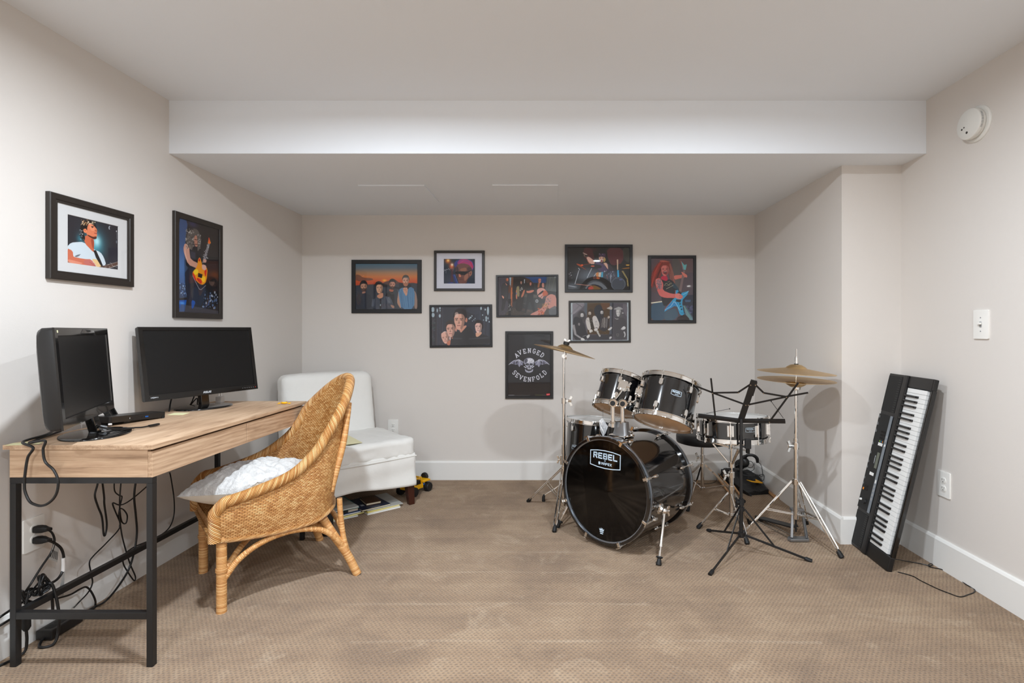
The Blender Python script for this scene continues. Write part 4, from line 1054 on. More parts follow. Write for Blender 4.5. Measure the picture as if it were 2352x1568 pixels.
for k in range(8):
    th = pi / 8 + k * pi / 4
    rad_ = be_ * cos(th) + bu * sin(th); tan_ = -be_ * sin(th) + bu * cos(th)
    for a_edge, sg in ((0.0, 1), (BL, -1)):
        Mq = Matrix((rad_, tan_, bd)).transposed()
        m = MB()
        m.box(BD(a_edge + sg * 0.002 - sg * 0.004, th, RH - 0.004), (0.024, 0.015, 0.007), Mq)
        m.box(BD(a_edge + sg * 0.018, th, RH + 0.005), (0.007, 0.014, 0.044), Mq)
        cl = m.build('claw', M['chrome'], bass, smooth=0, bevel=0.002)
        m = MB(); m.cyl(BD(a_edge - sg * 0.004, th, RH + 0.011), BD(a_edge + sg * 0.085, th, RH + 0.003), 0.0032, n=8)
        m.bar(BD(a_edge - sg * 0.012, th, RH + 0.011) - tan_ * 0.013, BD(a_edge - sg * 0.012, th, RH + 0.011) + tan_ * 0.013, 0.004, 0.005, up=bd)
        m.build('tension_rod', M['chrome'], cl)
        m = MB(); c = BD(a_edge + sg * 0.092, th, RS + 0.012)
        m.ell(c, (0.013, 0.0095, 0.026), 14, 8, Mq); m.cyl(c - rad_ * 0.014, c - rad_ * 0.001, 0.010, n=12)
        m.build('lug', M['chrome'], bass)
x_ = -be_ if be_.dot(V(1, 0, 0)) < 0 else be_
nf = -bd
x_ = nf.cross(bu) * -1
rebel_badge(fh, BF + bd * 0.0118 + bu * 0.162 + x_ * 0.0, x_, bu, nf, 0.200, 0.098, 0.0042)
m = MB(); o_ = BF + bd * 0.0118 - bu * 0.222 - x_ * 0.012
m.prism([(-.013, 0.004), (-.016, .016), (-.008, .010), (-.005, .020), (0, .012), (.005, .020), (.008, .010), (.016, .016), (.013, 0.004)], o_, x_, bu, nf, 0.0006)
m.build('crown_mark', M['logo_blue_white'], fh, smooth=0)
m = MB()
for k in (0, 1): m.prism([(-.012 + .003 * k, -.004 - .009 * k), (.012 - .003 * k, -.004 - .009 * k), (.012 - .003 * k, 0.001 - .009 * k), (-.012 + .003 * k, 0.001 - .009 * k)], o_, x_, bu, nf, 0.0006)
m.build('crown_base', M['logo_blue_white'], fh, smooth=0)
# spurs
for sg in (1, -1):
    th = -radians(14) if sg > 0 else pi + radians(14)
    s0 = BD(0.14, th, RS)
    rad_ = be_ * cos(th) + bu * sin(th)
    ft = V(0.525, 2.575, 0) if sg > 0 else V(0.030, 3.075, 0)
    d_ = (ft - (s0 + rad_ * 0.028)).normalized()
    m = MB(); m.lathe([(0.030, 0), (0.029, 0.006), (0.018, 0.012), (0.014, 0.026), (0, 0.028)], s0 - rad_ * 0.002, rad_, 20)
    m.ell(s0 + rad_ * 0.026, (0.017, 0.017, 0.017), 12, 8)
    wing(m, s0 + rad_ * 0.03 + bd * 0.012, (bd + rad_ * 0.4).normalized(), bu, 1.5)
    br = m.build('spur_bracket', M['chrome'], bass)
    p0 = s0 + rad_ * 0.026
    mid = p0.lerp(ft, 0.62)
    m = MB(); m.tube([p0, mid], 0.0085, 12); m.tube([mid, mid + d_ * 0.012], 0.0105, 12); m.tube([mid, ft - d_ * 0.03], 0.0055, 10)
    m.build('spur_leg', M['chrome'], bass)
    m = MB(); m.tube([ft - d_ * 0.042, ft - d_ * 0.038, ft - d_ * 0.036, ft - d_ * 0.032, ft - d_ * 0.006, ft - d_ * 0.001], [0.016, 0.017, 0.017, 0.009, 0.0145, 0.013], 14)
    m.build('rubber_foot', M['rubber'], bass)
# tom mount on top of the shell
tb0 = BD(0.165, pi / 2, RS)
PA, PB = V(0.338, 2.905, 0.745), V(0.392, 2.905, 0.742)
m = MB(); Mq = Matrix((be_, bd, bu)).transposed()
m.box(tb0 + bu * 0.004, (0.105, 0.10, 0.012), Mq)
m.build('mount_plate', M['chrome'], bass, smooth=0, bevel=0.004)
m = MB(); vs = []
for zz, sc2 in ((0.008, 1.0), (0.05, 0.82), (0.078, 0.78)):
    for a, b_ in rrect(0.092 * sc2, 0.062 * sc2, 0.014, 4): vs.append(tb0 + be_ * a + bd * b_ + bu * zz)
k = len(vs) // 3
m.add(vs, [(i * k + j, i * k + (j + 1) % k, (i + 1) * k + (j + 1) % k, (i + 1) * k + j) for i in range(2) for j in range(k)] + [tuple(2 * k + j for j in range(k))])
m.build('mount_block', M['cast_metal'], bass, smooth=40)
m = MB(); wing(m, tb0 + be_ * 0.05 + bu * 0.03, be_, bu, 1.6); m.build('mount_wing_bolt', M['chrome'], bass)
for pt_, sg in ((PA, -1), (PB, 1)):
    base_ = V(pt_.x, pt_.y, tb0.z + 0.05)
    MB().cyl(base_, pt_, 0.0115, n=16).build('tom_post', M['chrome'], bass)
    MB().cyl(base_ + V(0, 0, 0.02), base_ + V(0, 0, 0.034), 0.0165, n=18).build('memory_lock', M['chrome_soft'], bass)
    m = MB(); m.ell(pt_ + V(0, 0, 0.012), (0.026, 0.024, 0.026), 16, 10)
    m.cyl(pt_ + V(0, -0.026, 0.012), pt_ + V(0, -0.018, 0.012), 0.022, n=18)
    bj = m.build('ball_clamp', M['chrome'], bass)
    MB().cyl(pt_ + V(-0.004, -0.031, 0.012), pt_ + V(-0.004, -0.024, 0.012), 0.0135, 0.015, n=16).build('ball_core', M['rubber'], bj)
# ---- small drums
def drum(name, label, cb, axis, depth, rad, nl, kind, top_mat, bot_mat, phase=0.0, lugs=2, parent_group='drum kit', hoop_h=0.026):
    ax = Vector(axis).normalized(); h = V(1, 0, 0); e = (h - ax * h.dot(ax)).normalized(); f = ax.cross(e)
    r = thing(name, label, kind, V(cb.x, cb.y, 0) if cb.z < 0.3 else cb, parent_group)
    sr = rad - 0.010
    MB().lathe([(sr, 0.006), (sr, depth - 0.006)], cb, ax, 64, caps=False).build('shell', M['drum_black'], r, smooth=60)
    for a0, sg, mt, nm in ((depth, 1, top_mat, 'top_head'), (0, -1, bot_mat, 'bottom_head')):
        MB().lathe([(rad - 0.006, a0 - sg * 0.008), (rad - 0.009, a0 + sg * 0.002), (rad - 0.016, a0 + sg * 0.003), (0, a0 + sg * 0.003)], cb, ax, 64, caps=False).build(nm, mt, r, smooth=50)
        z0, z1 = (depth - hoop_h * 0.62, depth + hoop_h * 0.38) if sg > 0 else (-hoop_h * 0.38, hoop_h * 0.62)
        lip = z1 if sg > 0 else z0; inn = z0 if sg > 0 else z1
        MB().ring([(rad - 0.0035, lip), (rad + 0.003, lip), (rad + 0.0035, lip - sg * 0.003), (rad, lip - sg * 0.004), (rad, inn + sg * 0.004), (rad + 0.006, inn + sg * 0.002), (rad + 0.006, inn), (rad - 0.0035, inn)], cb, ax, 64).build('hoop', M['chrome'], r, smooth=40)
    for k in range(nl):
        th = phase + 2 * pi * k / nl
        ra = e * cos(th) + f * sin(th); ta = ax.cross(ra)
        Mq = Matrix((ra, ta, ax)).transposed()
        ends = ((depth, -1), (0, 1)) if lugs == 2 else ((depth / 2, 0),)
        for a0, sg in ends:
            m = MB()
            if lugs == 2:
                c = cb + ax * (a0 + sg * 0.050) + ra * (sr + 0.007)
                m.prism([(p, q * sg * -1) for p, q in [(-0.0105, 0.016), (0.0105, 0.016), (0.0105, -0.010), (0.007, -0.017), (0.0, -0.020), (-0.007, -0.017), (-0.0105, -0.010)]], c - ra * 0.010, ta, ax, ra, 0.017)
            else:
                m.box(cb + ax * a0 + ra * (sr + 0.008), (0.016, 0.010, depth * 0.56), Mq); m.cyl(cb + ax * (a0 - depth * 0.27) + ra * (sr + 0.012), cb + ax * (a0 + depth * 0.27) + ra * (sr + 0.012), 0.0072, n=10)
                m.box(cb + ax * a0 + ra * (sr + 0.004), (0.012, 0.034, depth * 0.50), Mq)
            lg = m.build('lug', M['chrome'], r, smooth=0, bevel=0.0035, seg=3)
            m = MB()
            for a1, s1 in (((a0, sg),) if lugs == 2 else ((depth, -1), (0, 1))):
                m.cyl(cb + ax * (a1 + s1 * 0.040) + ra * (rad + 0.004), cb + ax * (a1 - s1 * 0.006) + ra * (rad + 0.004), 0.0028, n=8)
                m.box(cb + ax * (a1 + s1 * 0.012) + ra * (rad + 0.005), (0.008, 0.010, 0.006), Mq); m.cyl(cb + ax * (a1 - s1 * 0.004) + ra * (rad + 0.004), cb + ax * (a1 - s1 * 0.012) + ra * (rad + 0.004), 0.0042, n=8)
            m.build('tension_rod', M['chrome'], lg, smooth=30)
    return r, ax, e, f, sr
def side_frame(cb, ax, sr, depth_pos, toward):
    """frame on the shell side facing direction toward"""
    t = Vector(toward); n = (t - ax * t.dot(ax)).normalized(); x = ax.cross(n).normalized()
    return cb + ax * depth_pos + n * sr, x, ax, n
cb1 = V(0.3686, 3.05, 0.6975); ax1 = V(0.29, 0.33, 0.90).normalized()
r, ax, e, f, sr = drum('rack_tom', 'smaller black rack tom on the left of the pair above the bass drum', cb1, ax1, 0.195, 0.134, 6, 'tom drum', M['head_white'], M['head_tan'], phase=radians(20))
def tom_bracket(r, cb, ax, sr, dp, toward, post):
    o, x, y, n = side_frame(cb, ax, sr, dp, toward)
    m = MB(); m.prism(rrect(0.052, 0.062, 0.010), o - n * 0.004, x, y, n, 0.014); m.prism(rrect(0.036, 0.044, 0.008), o + n * 0.008, x, y, n, 0.022)
    wing(m, o + n * 0.018 + x * 0.020, x, y, 1.5)
    m.build('tom_bracket', M['chrome'], r, smooth=0, bevel=0.003)
    return o + n * 0.018
for cb, axx, srr, dp, tw, pst, rr_ in ((cb1, ax1, sr, 0.115, V(-0.10, -1.0, 0), PA, r),):
    h1 = tom_bracket(rr_, cb, axx, srr, dp, tw, pst)
    MB().tube(spline([PA + V(0.0, 0.0, 0.012), PA + V(0.004, 0.0, 0.02), h1 - axx * 0.035, h1 + axx * 0.03], 4), 0.0058, 10).build('tom_arm', M['chrome'], bass)
cb2 = V(0.6036, 2.857, 0.657); ax2 = V(0.29, 0.33, 0.90).normalized()
r2, ax, e, f, sr2 = drum('rack_tom', 'larger black rack tom on the right of the pair above the bass drum', cb2, ax2, 0.23, 0.163, 6, 'tom drum', M['head_white'], M['head_tan'], phase=radians(2))
h2 = tom_bracket(r2, cb2, ax2, sr2, 0.125, V(-1.0, 0.05, 0), PB)
MB().tube(spline([PB + V(0.0, 0.0, 0.012), PB + V(0.025, 0.0, 0.010), h2 - ax2 * 0.05 , h2 - ax2 * 0.03, h2 + ax2 * 0.035], 4), 0.0058, 10).build('tom_arm', M['chrome'], bass)
m = MB(); wing(m, PB + V(0.03, -0.01, 0.02), V(0.7, -0.5, 0.5).normalized(), V(0, 0, 1), 1.5); m.build('arm_wing_bolt', M['chrome'], bass)
o, x, y, n = side_frame(cb2, ax2, sr2, 0.135, V(0.0, -1.0, 0.05))
x = -x if x.x < 0 else x
rebel_badge(r2, o + n * 0.0006, x, y, n, 0.056, 0.030, 0.0016)
cb3 = V(0.262, 3.50, 0.188); ax3 = V(0.07, 0.055, 1).normalized()
r3, ax, e, f, sr3 = drum('floor_tom', 'black floor tom standing on legs behind the bass drum on the left', cb3, ax3, 0.37, 0.193, 6, 'tom drum', M['head_white'], M['head_white'], phase=radians(38))
o, x, y, n = side_frame(cb3, ax3, sr3, 0.20, V(-0.95, -1, 0)); x = -x if x.x < 0 else x
rebel_badge(r3, o + n * 0.0006, x, y, n, 0.056, 0.030, 0.0016)
for an in (172, 292, 52):
    d3 = V(cos(radians(an)), sin(radians(an)), 0); t0_ = cb3 + d3 * (sr3 + 0.012)
    m = MB(); m.box(t0_ + V(0, 0, 0.10), (0.030, 0.030, 0.062)); wing(m, t0_ + d3 * 0.014 + V(0, 0, 0.10), d3, V(0, 0, 1), 1.5)
    m.build('leg_bracket', M['chrome'], r3, smooth=0, bevel=0.004)
    ft = V(cb3.x, cb3.y, 0) + d3 * (sr3 + 0.14 if an == 172 else sr3 + 0.09)
    pts = [t0_ + V(0, 0, 0.20), t0_ + V(0, 0, 0.03), t0_ + V(0, 0, -0.06) + d3 * 0.005, ft - d3 * 0.015 + V(0, 0, 0.045), ft + V(0, 0, 0.012)]
    MB().tube(spline(pts, 5), 0.0052, 10).build('leg', M['chrome'], r3)
    MB().tube([ft + V(0, 0, 0.045) - d3 * .006, ft + V(0, 0, 0.03), ft], [0.008, 0.010, 0.011], 12).build('rubber_foot', M['rubber'], r3)
cb4 = V(1.02, 2.95, 0.550); ax4 = V(0.0, 0.065, 1).normalized()
r4, ax, e, f, sr4 = drum('snare_drum', 'shallow black snare drum on a chrome stand behind the music stand', cb4, ax4, 0.120, 0.190, 8, 'snare drum', M['head_white'], M['head_white'], phase=radians(-112), lugs=1)
o, x, y, n = side_frame(cb4, ax4, sr4, 0.068, V(0.18, -1, 0)); x = -x if x.x < 0 else x
rebel_badge(r4, o + n * 0.0006, x, y, n, 0.052, 0.026, 0.0015)
o, x, y, n = side_frame(cb4, ax4, sr4, 0.064, V(-1, -0.55, 0))
m = MB(); m.prism(rrect(0.022, 0.085, 0.006), o, x, y, n, 0.016); m.bar(o + n * 0.020 + y * 0.03, o + n * 0.020 - y * 0.035, 0.012, 0.006, up=n)
m.cyl(o + n * 0.02 - y * 0.03, o + n * 0.034 - y * 0.03, 0.006)
m.build('snare_strainer', M['chrome'], r4, smooth=0, bevel=0.002)
# ---- tripod hardware
def tripod_leg(r, hub_t, hub_b, ft, double=True, rad=0.0042, flat=0.011, mat='chrome', nm='leg', brace=0.5, side=None, legmat=None):
    """leg from the upper collar to the foot with a brace to the lower collar"""
    mt = legmat or M[mat]
    d = (ft - hub_t).normalized(); s_ = d.cross(V(0, 0, 1)).normalized()
    m = MB()
    if double:
        for g in (-1, 1):
            m.tube([hub_t + s_ * g * 0.010, hub_t.lerp(ft, 0.35) + s_ * g * flat, hub_t.lerp(ft, 0.86) + s_ * g * flat, ft - d * 0.035 + s_ * g * 0.004], rad, 8)
    else: m.bar(hub_t, ft - d * 0.03, 0.013, 0.006, up=s_)
    lg = m.build(nm, mt, r, smooth=40)
    p = hub_t.lerp(ft, brace)
    m = MB()
    if double:
        for g in (-1, 1): m.tube([hub_b + s_ * g * 0.008, p + s_ * g * flat * 1.15], rad * 0.85, 8)
    else: m.bar(hub_b, p, 0.010, 0.004, up=s_)
    m.build('leg_brace', mt, r, smooth=40)
    m = MB(); m.tube([ft - d * 0.045, ft - d * 0.03, ft - d * 0.006, ft + V(0, 0, 0.001)], [0.007, 0.012, 0.0135, 0.009], 12); m.build('rubber_foot', M['rubber'], r)
    return lg
def collar(r, c, rad, h_, wingdir=None, nm='collar', mat='chrome'):
    m = MB(); m.cyl(c - V(0, 0, h_ / 2), c + V(0, 0, h_ / 2), rad, n=18)
    if wingdir is not None:
        w_ = Vector(wingdir).normalized(); m.bar(c, c + w_ * (rad + 0.014), 0.012, 0.012); wing(m, c + w_ * (rad + 0.012), w_, V(0, 0, 1), 1.7)
    return m.build(nm, M[mat], r, smooth=30)
# snare stand
S_ = V(1.03, 3.0, 0)
r = thing('snare_stand', 'chrome tripod stand with a basket of arms holding the snare drum', 'drum stand', S_, 'drum kit')
MB().cyl(S_ + V(0, 0, 0.09), S_ + V(0, 0, 0.34), 0.0125, n=16).build('lower_tube', M['chrome'], r)
MB().cyl(S_ + V(0, 0, 0.30), S_ + V(0, 0, 0.50), 0.009, n=14).build('upper_tube', M['chrome'], r)
collar(r, S_ + V(0, 0, 0.33), 0.0175, 0.03, V(-1, -0.3, 0)); collar(r, S_ + V(0, 0, 0.255), 0.017, 0.022); collar(r, S_ + V(0, 0, 0.10), 0.017, 0.02)
for ft in (V(0.852, 3.06, 0), V(1.058, 2.825, 0), V(1.19, 3.13, 0)):
    d = (ft - S_); d.normalize(); tripod_leg(r, S_ + d * 0.017 + V(0, 0, 0.225), S_ + d * 0.015 + V(0, 0, 0.10), ft, brace=0.45)
for an in (150, 30, 270):
    d = V(cos(radians(an)), sin(radians(an)), 0)
    p0, p1, p2 = S_ + d * 0.014 + V(0, 0, 0.395), S_ + d * 0.105 + V(0, 0, 0.498), S_ + V(0.0, -0.05, 0) + d * 0.20 + V(0, 0, 0.526)
    m = MB(); m.bar(p0, p1, 0.012, 0.007); m.bar(S_ + d * 0.012 + V(0, 0, 0.488), p2, 0.014, 0.008); m.build('basket_arm', M['chrome'], r, smooth=0, bevel=0.002)
    m = MB(); m.bar(p2 - V(0, 0, 0.014), p2 + V(0, 0, 0.024) + d * 0.004, 0.018, 0.018); m.build('arm_grip', M['rubber'], r, smooth=0, bevel=0.004)
collar(r, S_ + V(0, 0, 0.39), 0.018, 0.03); collar(r, S_ + V(0, 0, 0.49), 0.016, 0.024)
MB().box(S_ + V(0, 0, 0.362), (0.088, 0.016, 0.011)).build('tilter_knob_bar', M['rubber'], r, smooth=0, bevel=0.003)
# drum throne
TH = V(1.035, 3.60, 0)
r = thing('drum_throne', 'round black drum stool on a chrome tripod half hidden behind the snare drum', 'drum stool', TH, 'drum kit')
MB().lathe([(0.15, 0.385), (0.172, 0.392), (0.176, 0.405), (0.176, 0.435), (0.168, 0.448), (0.13, 0.455), (0, 0.457)], TH, (0, 0, 1), 48).build('seat_cushion', M['vinyl'], r, smooth=50)
MB().cyl(TH + V(0, 0, 0.06), TH + V(0, 0, 0.385), 0.0125, n=16).build('post', M['chrome'], r)
MB().cyl(TH + V(0, 0, 0.365), TH + V(0, 0, 0.388), 0.03, n=18).build('seat_clamp', M['chrome_soft'], r)
collar(r, TH + V(0, 0, 0.29), 0.018, 0.03, V(-1, -0.4, 0)); collar(r, TH + V(0, 0, 0.235), 0.019, 0.024); collar(r, TH + V(0, 0, 0.07), 0.018, 0.02)
for ft in (V(0.865, 3.345, 0), V(1.30, 3.52, 0), V(0.93, 3.88, 0)):
    d = (ft - TH).normalized(); tripod_leg(r, TH + d * 0.018 + V(0, 0, 0.235), TH + d * 0.016 + V(0, 0, 0.07), ft, double=False, brace=0.55)
# cymbals
def cymbal(name, label, c, n_, rad, bell=0.05, drop=0.022, flip=False, group=None):
    n = Vector(n_).normalized(); s = -1 if flip else 1
    prof = [(0.006, drop + 0.022), (bell * 0.5, drop + 0.019), (bell * 0.85, drop + 0.008), (bell, drop), (rad * 0.6, drop * 0.55), (rad * 0.9, drop * 0.15), (rad, 0)]
    prof = [(a, s * b) for a, b in prof] + [(a, s * b - 0.0014) for a, b in reversed(prof)]
    m = MB().ring(prof, (0, 0, 0), (0, 0, 1), 72)
    o_ = m.build(name, M['brass'], smooth=30)
    o_.location = c; o_.rotation_mode = 'QUATERNION'; o_.rotation_quaternion = V(0, 0, 1).rotation_difference(n)
    tag(o_, label, 'cymbal', group or 'cymbals of the kit'); return n
CY0 = V(0.073, 3.25, 0)
cc = V(0.077, 3.25, 1.027)
n = cymbal('crash_cymbal', 'tilted crash cymbal on the tall stand at the left of the kit', cc, V(0.235, 0.055, 0.97), 0.196)
r = thing('cymbal_stand', 'tall chrome tripod stand carrying the crash cymbal at the left of the kit', 'cymbal stand', CY0, 'drum kit')
MB().cyl(CY0 + V(0, 0, 0.07), CY0 + V(0, 0, 0.735), 0.0105, n=16).build('lower_tube', M['chrome'], r)
MB().cyl(CY0 + V(0, 0, 0.72), CY0 + V(0, 0, 0.995), 0.0082, n=14).build('upper_tube', M['chrome'], r)
collar(r, CY0 + V(0, 0, 0.722), 0.0165, 0.034, V(1, -0.25, 0)); collar(r, CY0 + V(0, 0, 0.305), 0.017, 0.026); collar(r, CY0 + V(0, 0, 0.09), 0.016, 0.02)
for ft in (V(-0.165, 3.54, 0), V(0.012, 2.995, 0), V(0.36, 3.36, 0)):
    d = (ft - CY0).normalized(); tripod_leg(r, CY0 + d * 0.017 + V(0, 0, 0.30), CY0 + d * 0.015 + V(0, 0, 0.09), ft, brace=0.42, flat=0.009, double=True)
m = MB(); m.cyl(CY0 + V(0, -0.014, 1.0), CY0 + V(0, 0.014, 1.0), 0.013, n=18); m.cyl(CY0 + V(0, 0, 0.985), CY0 + V(0, 0, 1.0), 0.0105, n=12); wing(m, CY0 + V(0.008, -0.014, 1.0), V(0.3, -1, 0).normalized(), V(0, 0, 1), 1.2)
m.build('tilter', M['chrome'], r, smooth=30)
MB().cyl(CY0 + V(0.001, 0, 1.002), cc + n * 0.075, 0.0042, n=10).build('cymbal_rod', M['chrome'], r)
MB().cyl(cc + n * 0.044, cc + n * 0.062, 0.019, n=20).build('top_felt', M['rubber'], r)
m = MB(); wing(m, cc + n * 0.062, n, V(1, 0, -.2).normalized(), 1.1); m.build('wing_nut', M['chrome'], r)
# hi-hat
HH = V(1.330, 2.85, 0)
HT = HH + V(0, 0, 0.015)
cymbal('hi_hat_cymbal', 'upper hi-hat cymbal at the right of the kit', HT + V(0, 0, 0.915), V(0.05, -0.012, 1), 0.198, 0.055, 0.022)
cymbal('hi_hat_cymbal', 'lower hi-hat cymbal facing down under the upper one', HT + V(0, 0, 0.874), V(0.025, -0.02, 1), 0.198, 0.055, 0.018, flip=True)
r = thing('hi_hat_stand', 'chrome hi-hat stand with a foot pedal at the right of the kit', 'hi-hat stand', HH, 'drum kit')
MB().cyl(HH + V(0, 0, 0.13), HT + V(0, 0, 0.555), 0.0125, n=16).build('lower_tube', M['chrome'], r)
MB().cyl(HT + V(0, 0, 0.52), HT + V(0, 0, 0.835), 0.0095, n=14).build('upper_tube', M['chrome'], r)
MB().cyl(HT + V(0, 0, 0.83), HT + V(0.004, 0, 1.043), 0.0031, n=8).build('pull_rod', M['chrome'], r)
MB().lathe([(0.006, 0.815), (0.024, 0.822), (0.025, 0.832), (0.024, 0.838), (0, 0.838)], HT, (0, 0, 1), 24).build('cymbal_seat', M['chrome'], r)
MB().lathe([(0.023, 0.838), (0.024, 0.841), (0.024, 0.853), (0, 0.854)], HT, (0, 0, 1), 24).build('seat_felt', M['rubber'], r)
MB().lathe([(0.0115, 0.948), (0.0115, 0.962), (0, 0.962)], HT + V(0.002, 0, 0), (0, 0, 1), 20).build('top_felt', M['rubber'], r)
m = MB().lathe([(0.0085, 0.962), (0.0085, 0.995), (0.006, 1.0), (0, 1.0)], HT + V(0.003, 0, 0), (0, 0, 1), 16); m.build('clutch', M['chrome'], r, smooth=30)
collar(r, HH + V(0, 0, 0.53), 0.0175, 0.036, V(-1, -0.3, 0.0)); collar(r, HH + V(0, 0, 0.335), 0.019, 0.03)
fts = (V(1.475, 2.655, 0), V(1.067, 2.95, 0), V(1.525, 3.13, 0))
for ft in fts:
    d = (ft - HH).normalized(); tripod_leg(r, HH + d * 0.02 + V(0, 0, 0.335), HH + d * 0.014 + V(0, 0, 0.155), ft, brace=0.5, flat=0.012)
# pedal: cast frame with two uprights, footboard reaching back to the drummer's left
m = MB()
for p, q in ((V(1.317, 2.87, 0.02), V(1.338, 2.905, 0.165)), (V(1.399, 2.87, 0.02), V(1.388, 2.905, 0.165))): m.bar(p, q, 0.014, 0.012)
m.bar(V(1.327, 2.905, 0.165), V(1.397, 2.905, 0.158), 0.03, 0.016)
m.prism([(-0.055, -0.012), (0.045, -0.012), (0.055, 0.02), (0.045, 0.035), (-0.05, 0.035), (-0.065, 0.01)], V(1.36, 2.865, 0.004), (1, 0, 0), (0, 1, 0), (0, 0, 1), 0.014)
m.build('pedal_frame', M['cast_metal'], r, smooth=0, bevel=0.003)
m = MB(); m.bar(V(1.265, 3.17, 0.022), V(1.365, 2.935, 0.055), 0.055, 0.009); m.build('footboard', M['satin_black'], r, smooth=0, bevel=0.003)
m = MB(); m.bar(V(1.262, 3.185, 0.005), V(1.262, 3.185, 0.022), 0.06, 0.03); m.build('heel_plate', M['satin_black'], r, smooth=0, bevel=0.003)
m = MB()
for k in range(6): m.box(HH + V(0, 0, 0.065 + 0.012 * k), (0.009, 0.009 if k % 2 else 0.005, 0.010))
m.build('pull_chain', M['rubber'], r, smooth=0)
m = MB()
for g in (-0.02, 0.02): m.tube([V(1.262 + g, 3.18, 0.006), V(1.34 + g, 2.89, 0.006)], 0.0022, 6)
m.build('base_wire', M['chrome_soft'], r)
m = MB(); m.bar(V(1.397, 2.903, 0.155), HH + (fts[0] - HH) * 0.5 + V(0, 0, 0.168), 0.012, 0.005); m.build('stabiliser_strap', M['chrome_soft'], r, smooth=0)
# ------------------------------------------------------------------ folding music stand
MSB = V(0.979, 2.705, 0)
r = thing('music_stand', 'black folding music stand in front of the snare drum', 'music stand', MSB)
MB().cyl(MSB + V(0, 0, 0.15), MSB + V(0, 0, 0.70), 0.0075, n=12).build('upper_tube', M['steel_black'], r)
MB().cyl(MSB + V(0, 0, 0.09), MSB + V(0, 0, 0.27), 0.010, n=12).build('lower_tube', M['steel_black'], r)
m = MB(); m.cyl(MSB + V(0, 0, 0.255), MSB + V(0, 0, 0.285), 0.0145, n=14); wing(m, MSB + V(-0.012, -0.004, 0.27), V(-1, -0.3, 0).normalized(), V(0, 0, 1), 1.5); m.build('clamp_knob', M['rubber'], r)
MB().cyl(MSB + V(0, 0, 0.225), MSB + V(0, 0, 0.245), 0.0165, n=14).build('collar', M['steel_black'], r)
MB().cyl(MSB + V(0, 0, 0.090), MSB + V(0, 0, 0.115), 0.0165, n=14).build('collar', M['steel_black'], r)
for ft in (V(0.90, 3.015, 0.0), V(0.747, 2.47, 0.0), V(1.296, 2.615, 0.0)):
    d = (ft - MSB); L_ = d.length; d.normalize()
    ft = ft + V(0, 0, 0.006)
    lo = MSB + d * 0.017 + V(0, 0, 0.102)
    MB().bar(lo, ft, 0.011, 0.006, up=d.cross(V(0, 0, 1))).build('leg', M['steel_black'], r, smooth=0, bevel=0.001)
    p = lo.lerp(ft, 0.46)
    MB().bar(MSB + d * 0.017 + V(0, 0, 0.235), p, 0.009, 0.004, up=d.cross(V(0, 0, 1))).build('leg_brace', M['steel_black'], r, smooth=0)
    dd = (ft - lo).normalized()
    MB().tube([ft - dd * 0.03, ft - dd * 0.026, ft + dd * 0.004], [0.007, 0.0095, 0.0095], 10).build('rubber_foot', M['rubber'], r)
m = MB(); m.box(MSB + V(0.032, -0.006, 0.573), (0.030, 0.022, 0.05)); m.bar(MSB + V(0, -0.004, 0.558), MSB + V(0.03, -0.006, 0.558), 0.014, 0.008)
m.build('height_clip', M['rubber'], r, smooth=0, bevel=0.003)
# desk of flat bars in a plane leaning towards the room
q0, q1, q2 = V(0.792, 2.79, 0.693), V(1.187, 2.655, 0.693), V(1.013, 2.62, 0.911)
DN = (q1 - q0).cross(q2 - q0).normalized()
if DN.y > 0: DN = -DN
def DP(px, py, off=0.0): return ONP(px, py, q0, DN) + DN * off
def flat(name, a, b, w_=0.0095, off=0.0, th=0.003):
    return MB().bar(DP(*a, off), DP(*b, off), w_, th, up=DN).build(name, M['steel_black'], r, smooth=0)
flat('spine', (1700, 968), (1732, 872), 0.030, 0.006, 0.008)
flat('spine_hook', (1722, 905), (1731.5, 874), 0.034, 0.010, 0.003)
for pts in (((1633, 868), (1643.5, 963)), ((1833.5, 878), (1767, 968)), ((1598, 886), (1637, 901), (1712, 928)), ((1725, 881), (1696, 900), (1637, 901)),
            ((1734, 882), (1753.5, 901), (1806, 910)), ((1856, 901), (1806, 910), (1719.5, 928))):
    for k, (a, b) in enumerate(zip(pts[:-1], pts[1:])):
        flat('desk_arm', a, b, 0.0088, 0.002 * (k + 1))
for a, b in (((1603, 956), (1700, 968)), ((1700, 968), (1804, 969))):
    pa, pb = DP(*a), DP(*b)
    m = MB(); m.bar(pa, pb, 0.0155, 0.003, up=DN); m.bar(pa - DN * 0.012 + V(0, 0, 0.002), pb - DN * 0.012 + V(0, 0, 0.002), 0.003, 0.026, up=DN)
    m.build('tray_ledge', M['steel_black'], r, smooth=0)
for a, b in (((1622, 954), (1676, 943)), ((1800, 965), (1772, 926))):
    m = MB(); m.tube([DP(*a, -0.022), DP(*b, -0.02)], 0.0013, 6); m.ell(DP(*b, -0.02), (0.0035,) * 3, 8, 6); m.build('page_clip', M['steel_black'], r)
for p_ in ((1643.5, 962), (1767, 967), (1637, 901), (1806, 910), (1696, 900), (1753.5, 901), (1713, 928), (1719, 928), (1724, 882), (1735, 882)):
    MB().lathe([(0.0032, 0), (0.0032, 0.001), (0, 0.0018)], DP(*p_, 0.0105), DN, 10).build('rivet', M['chrome_soft'], r)
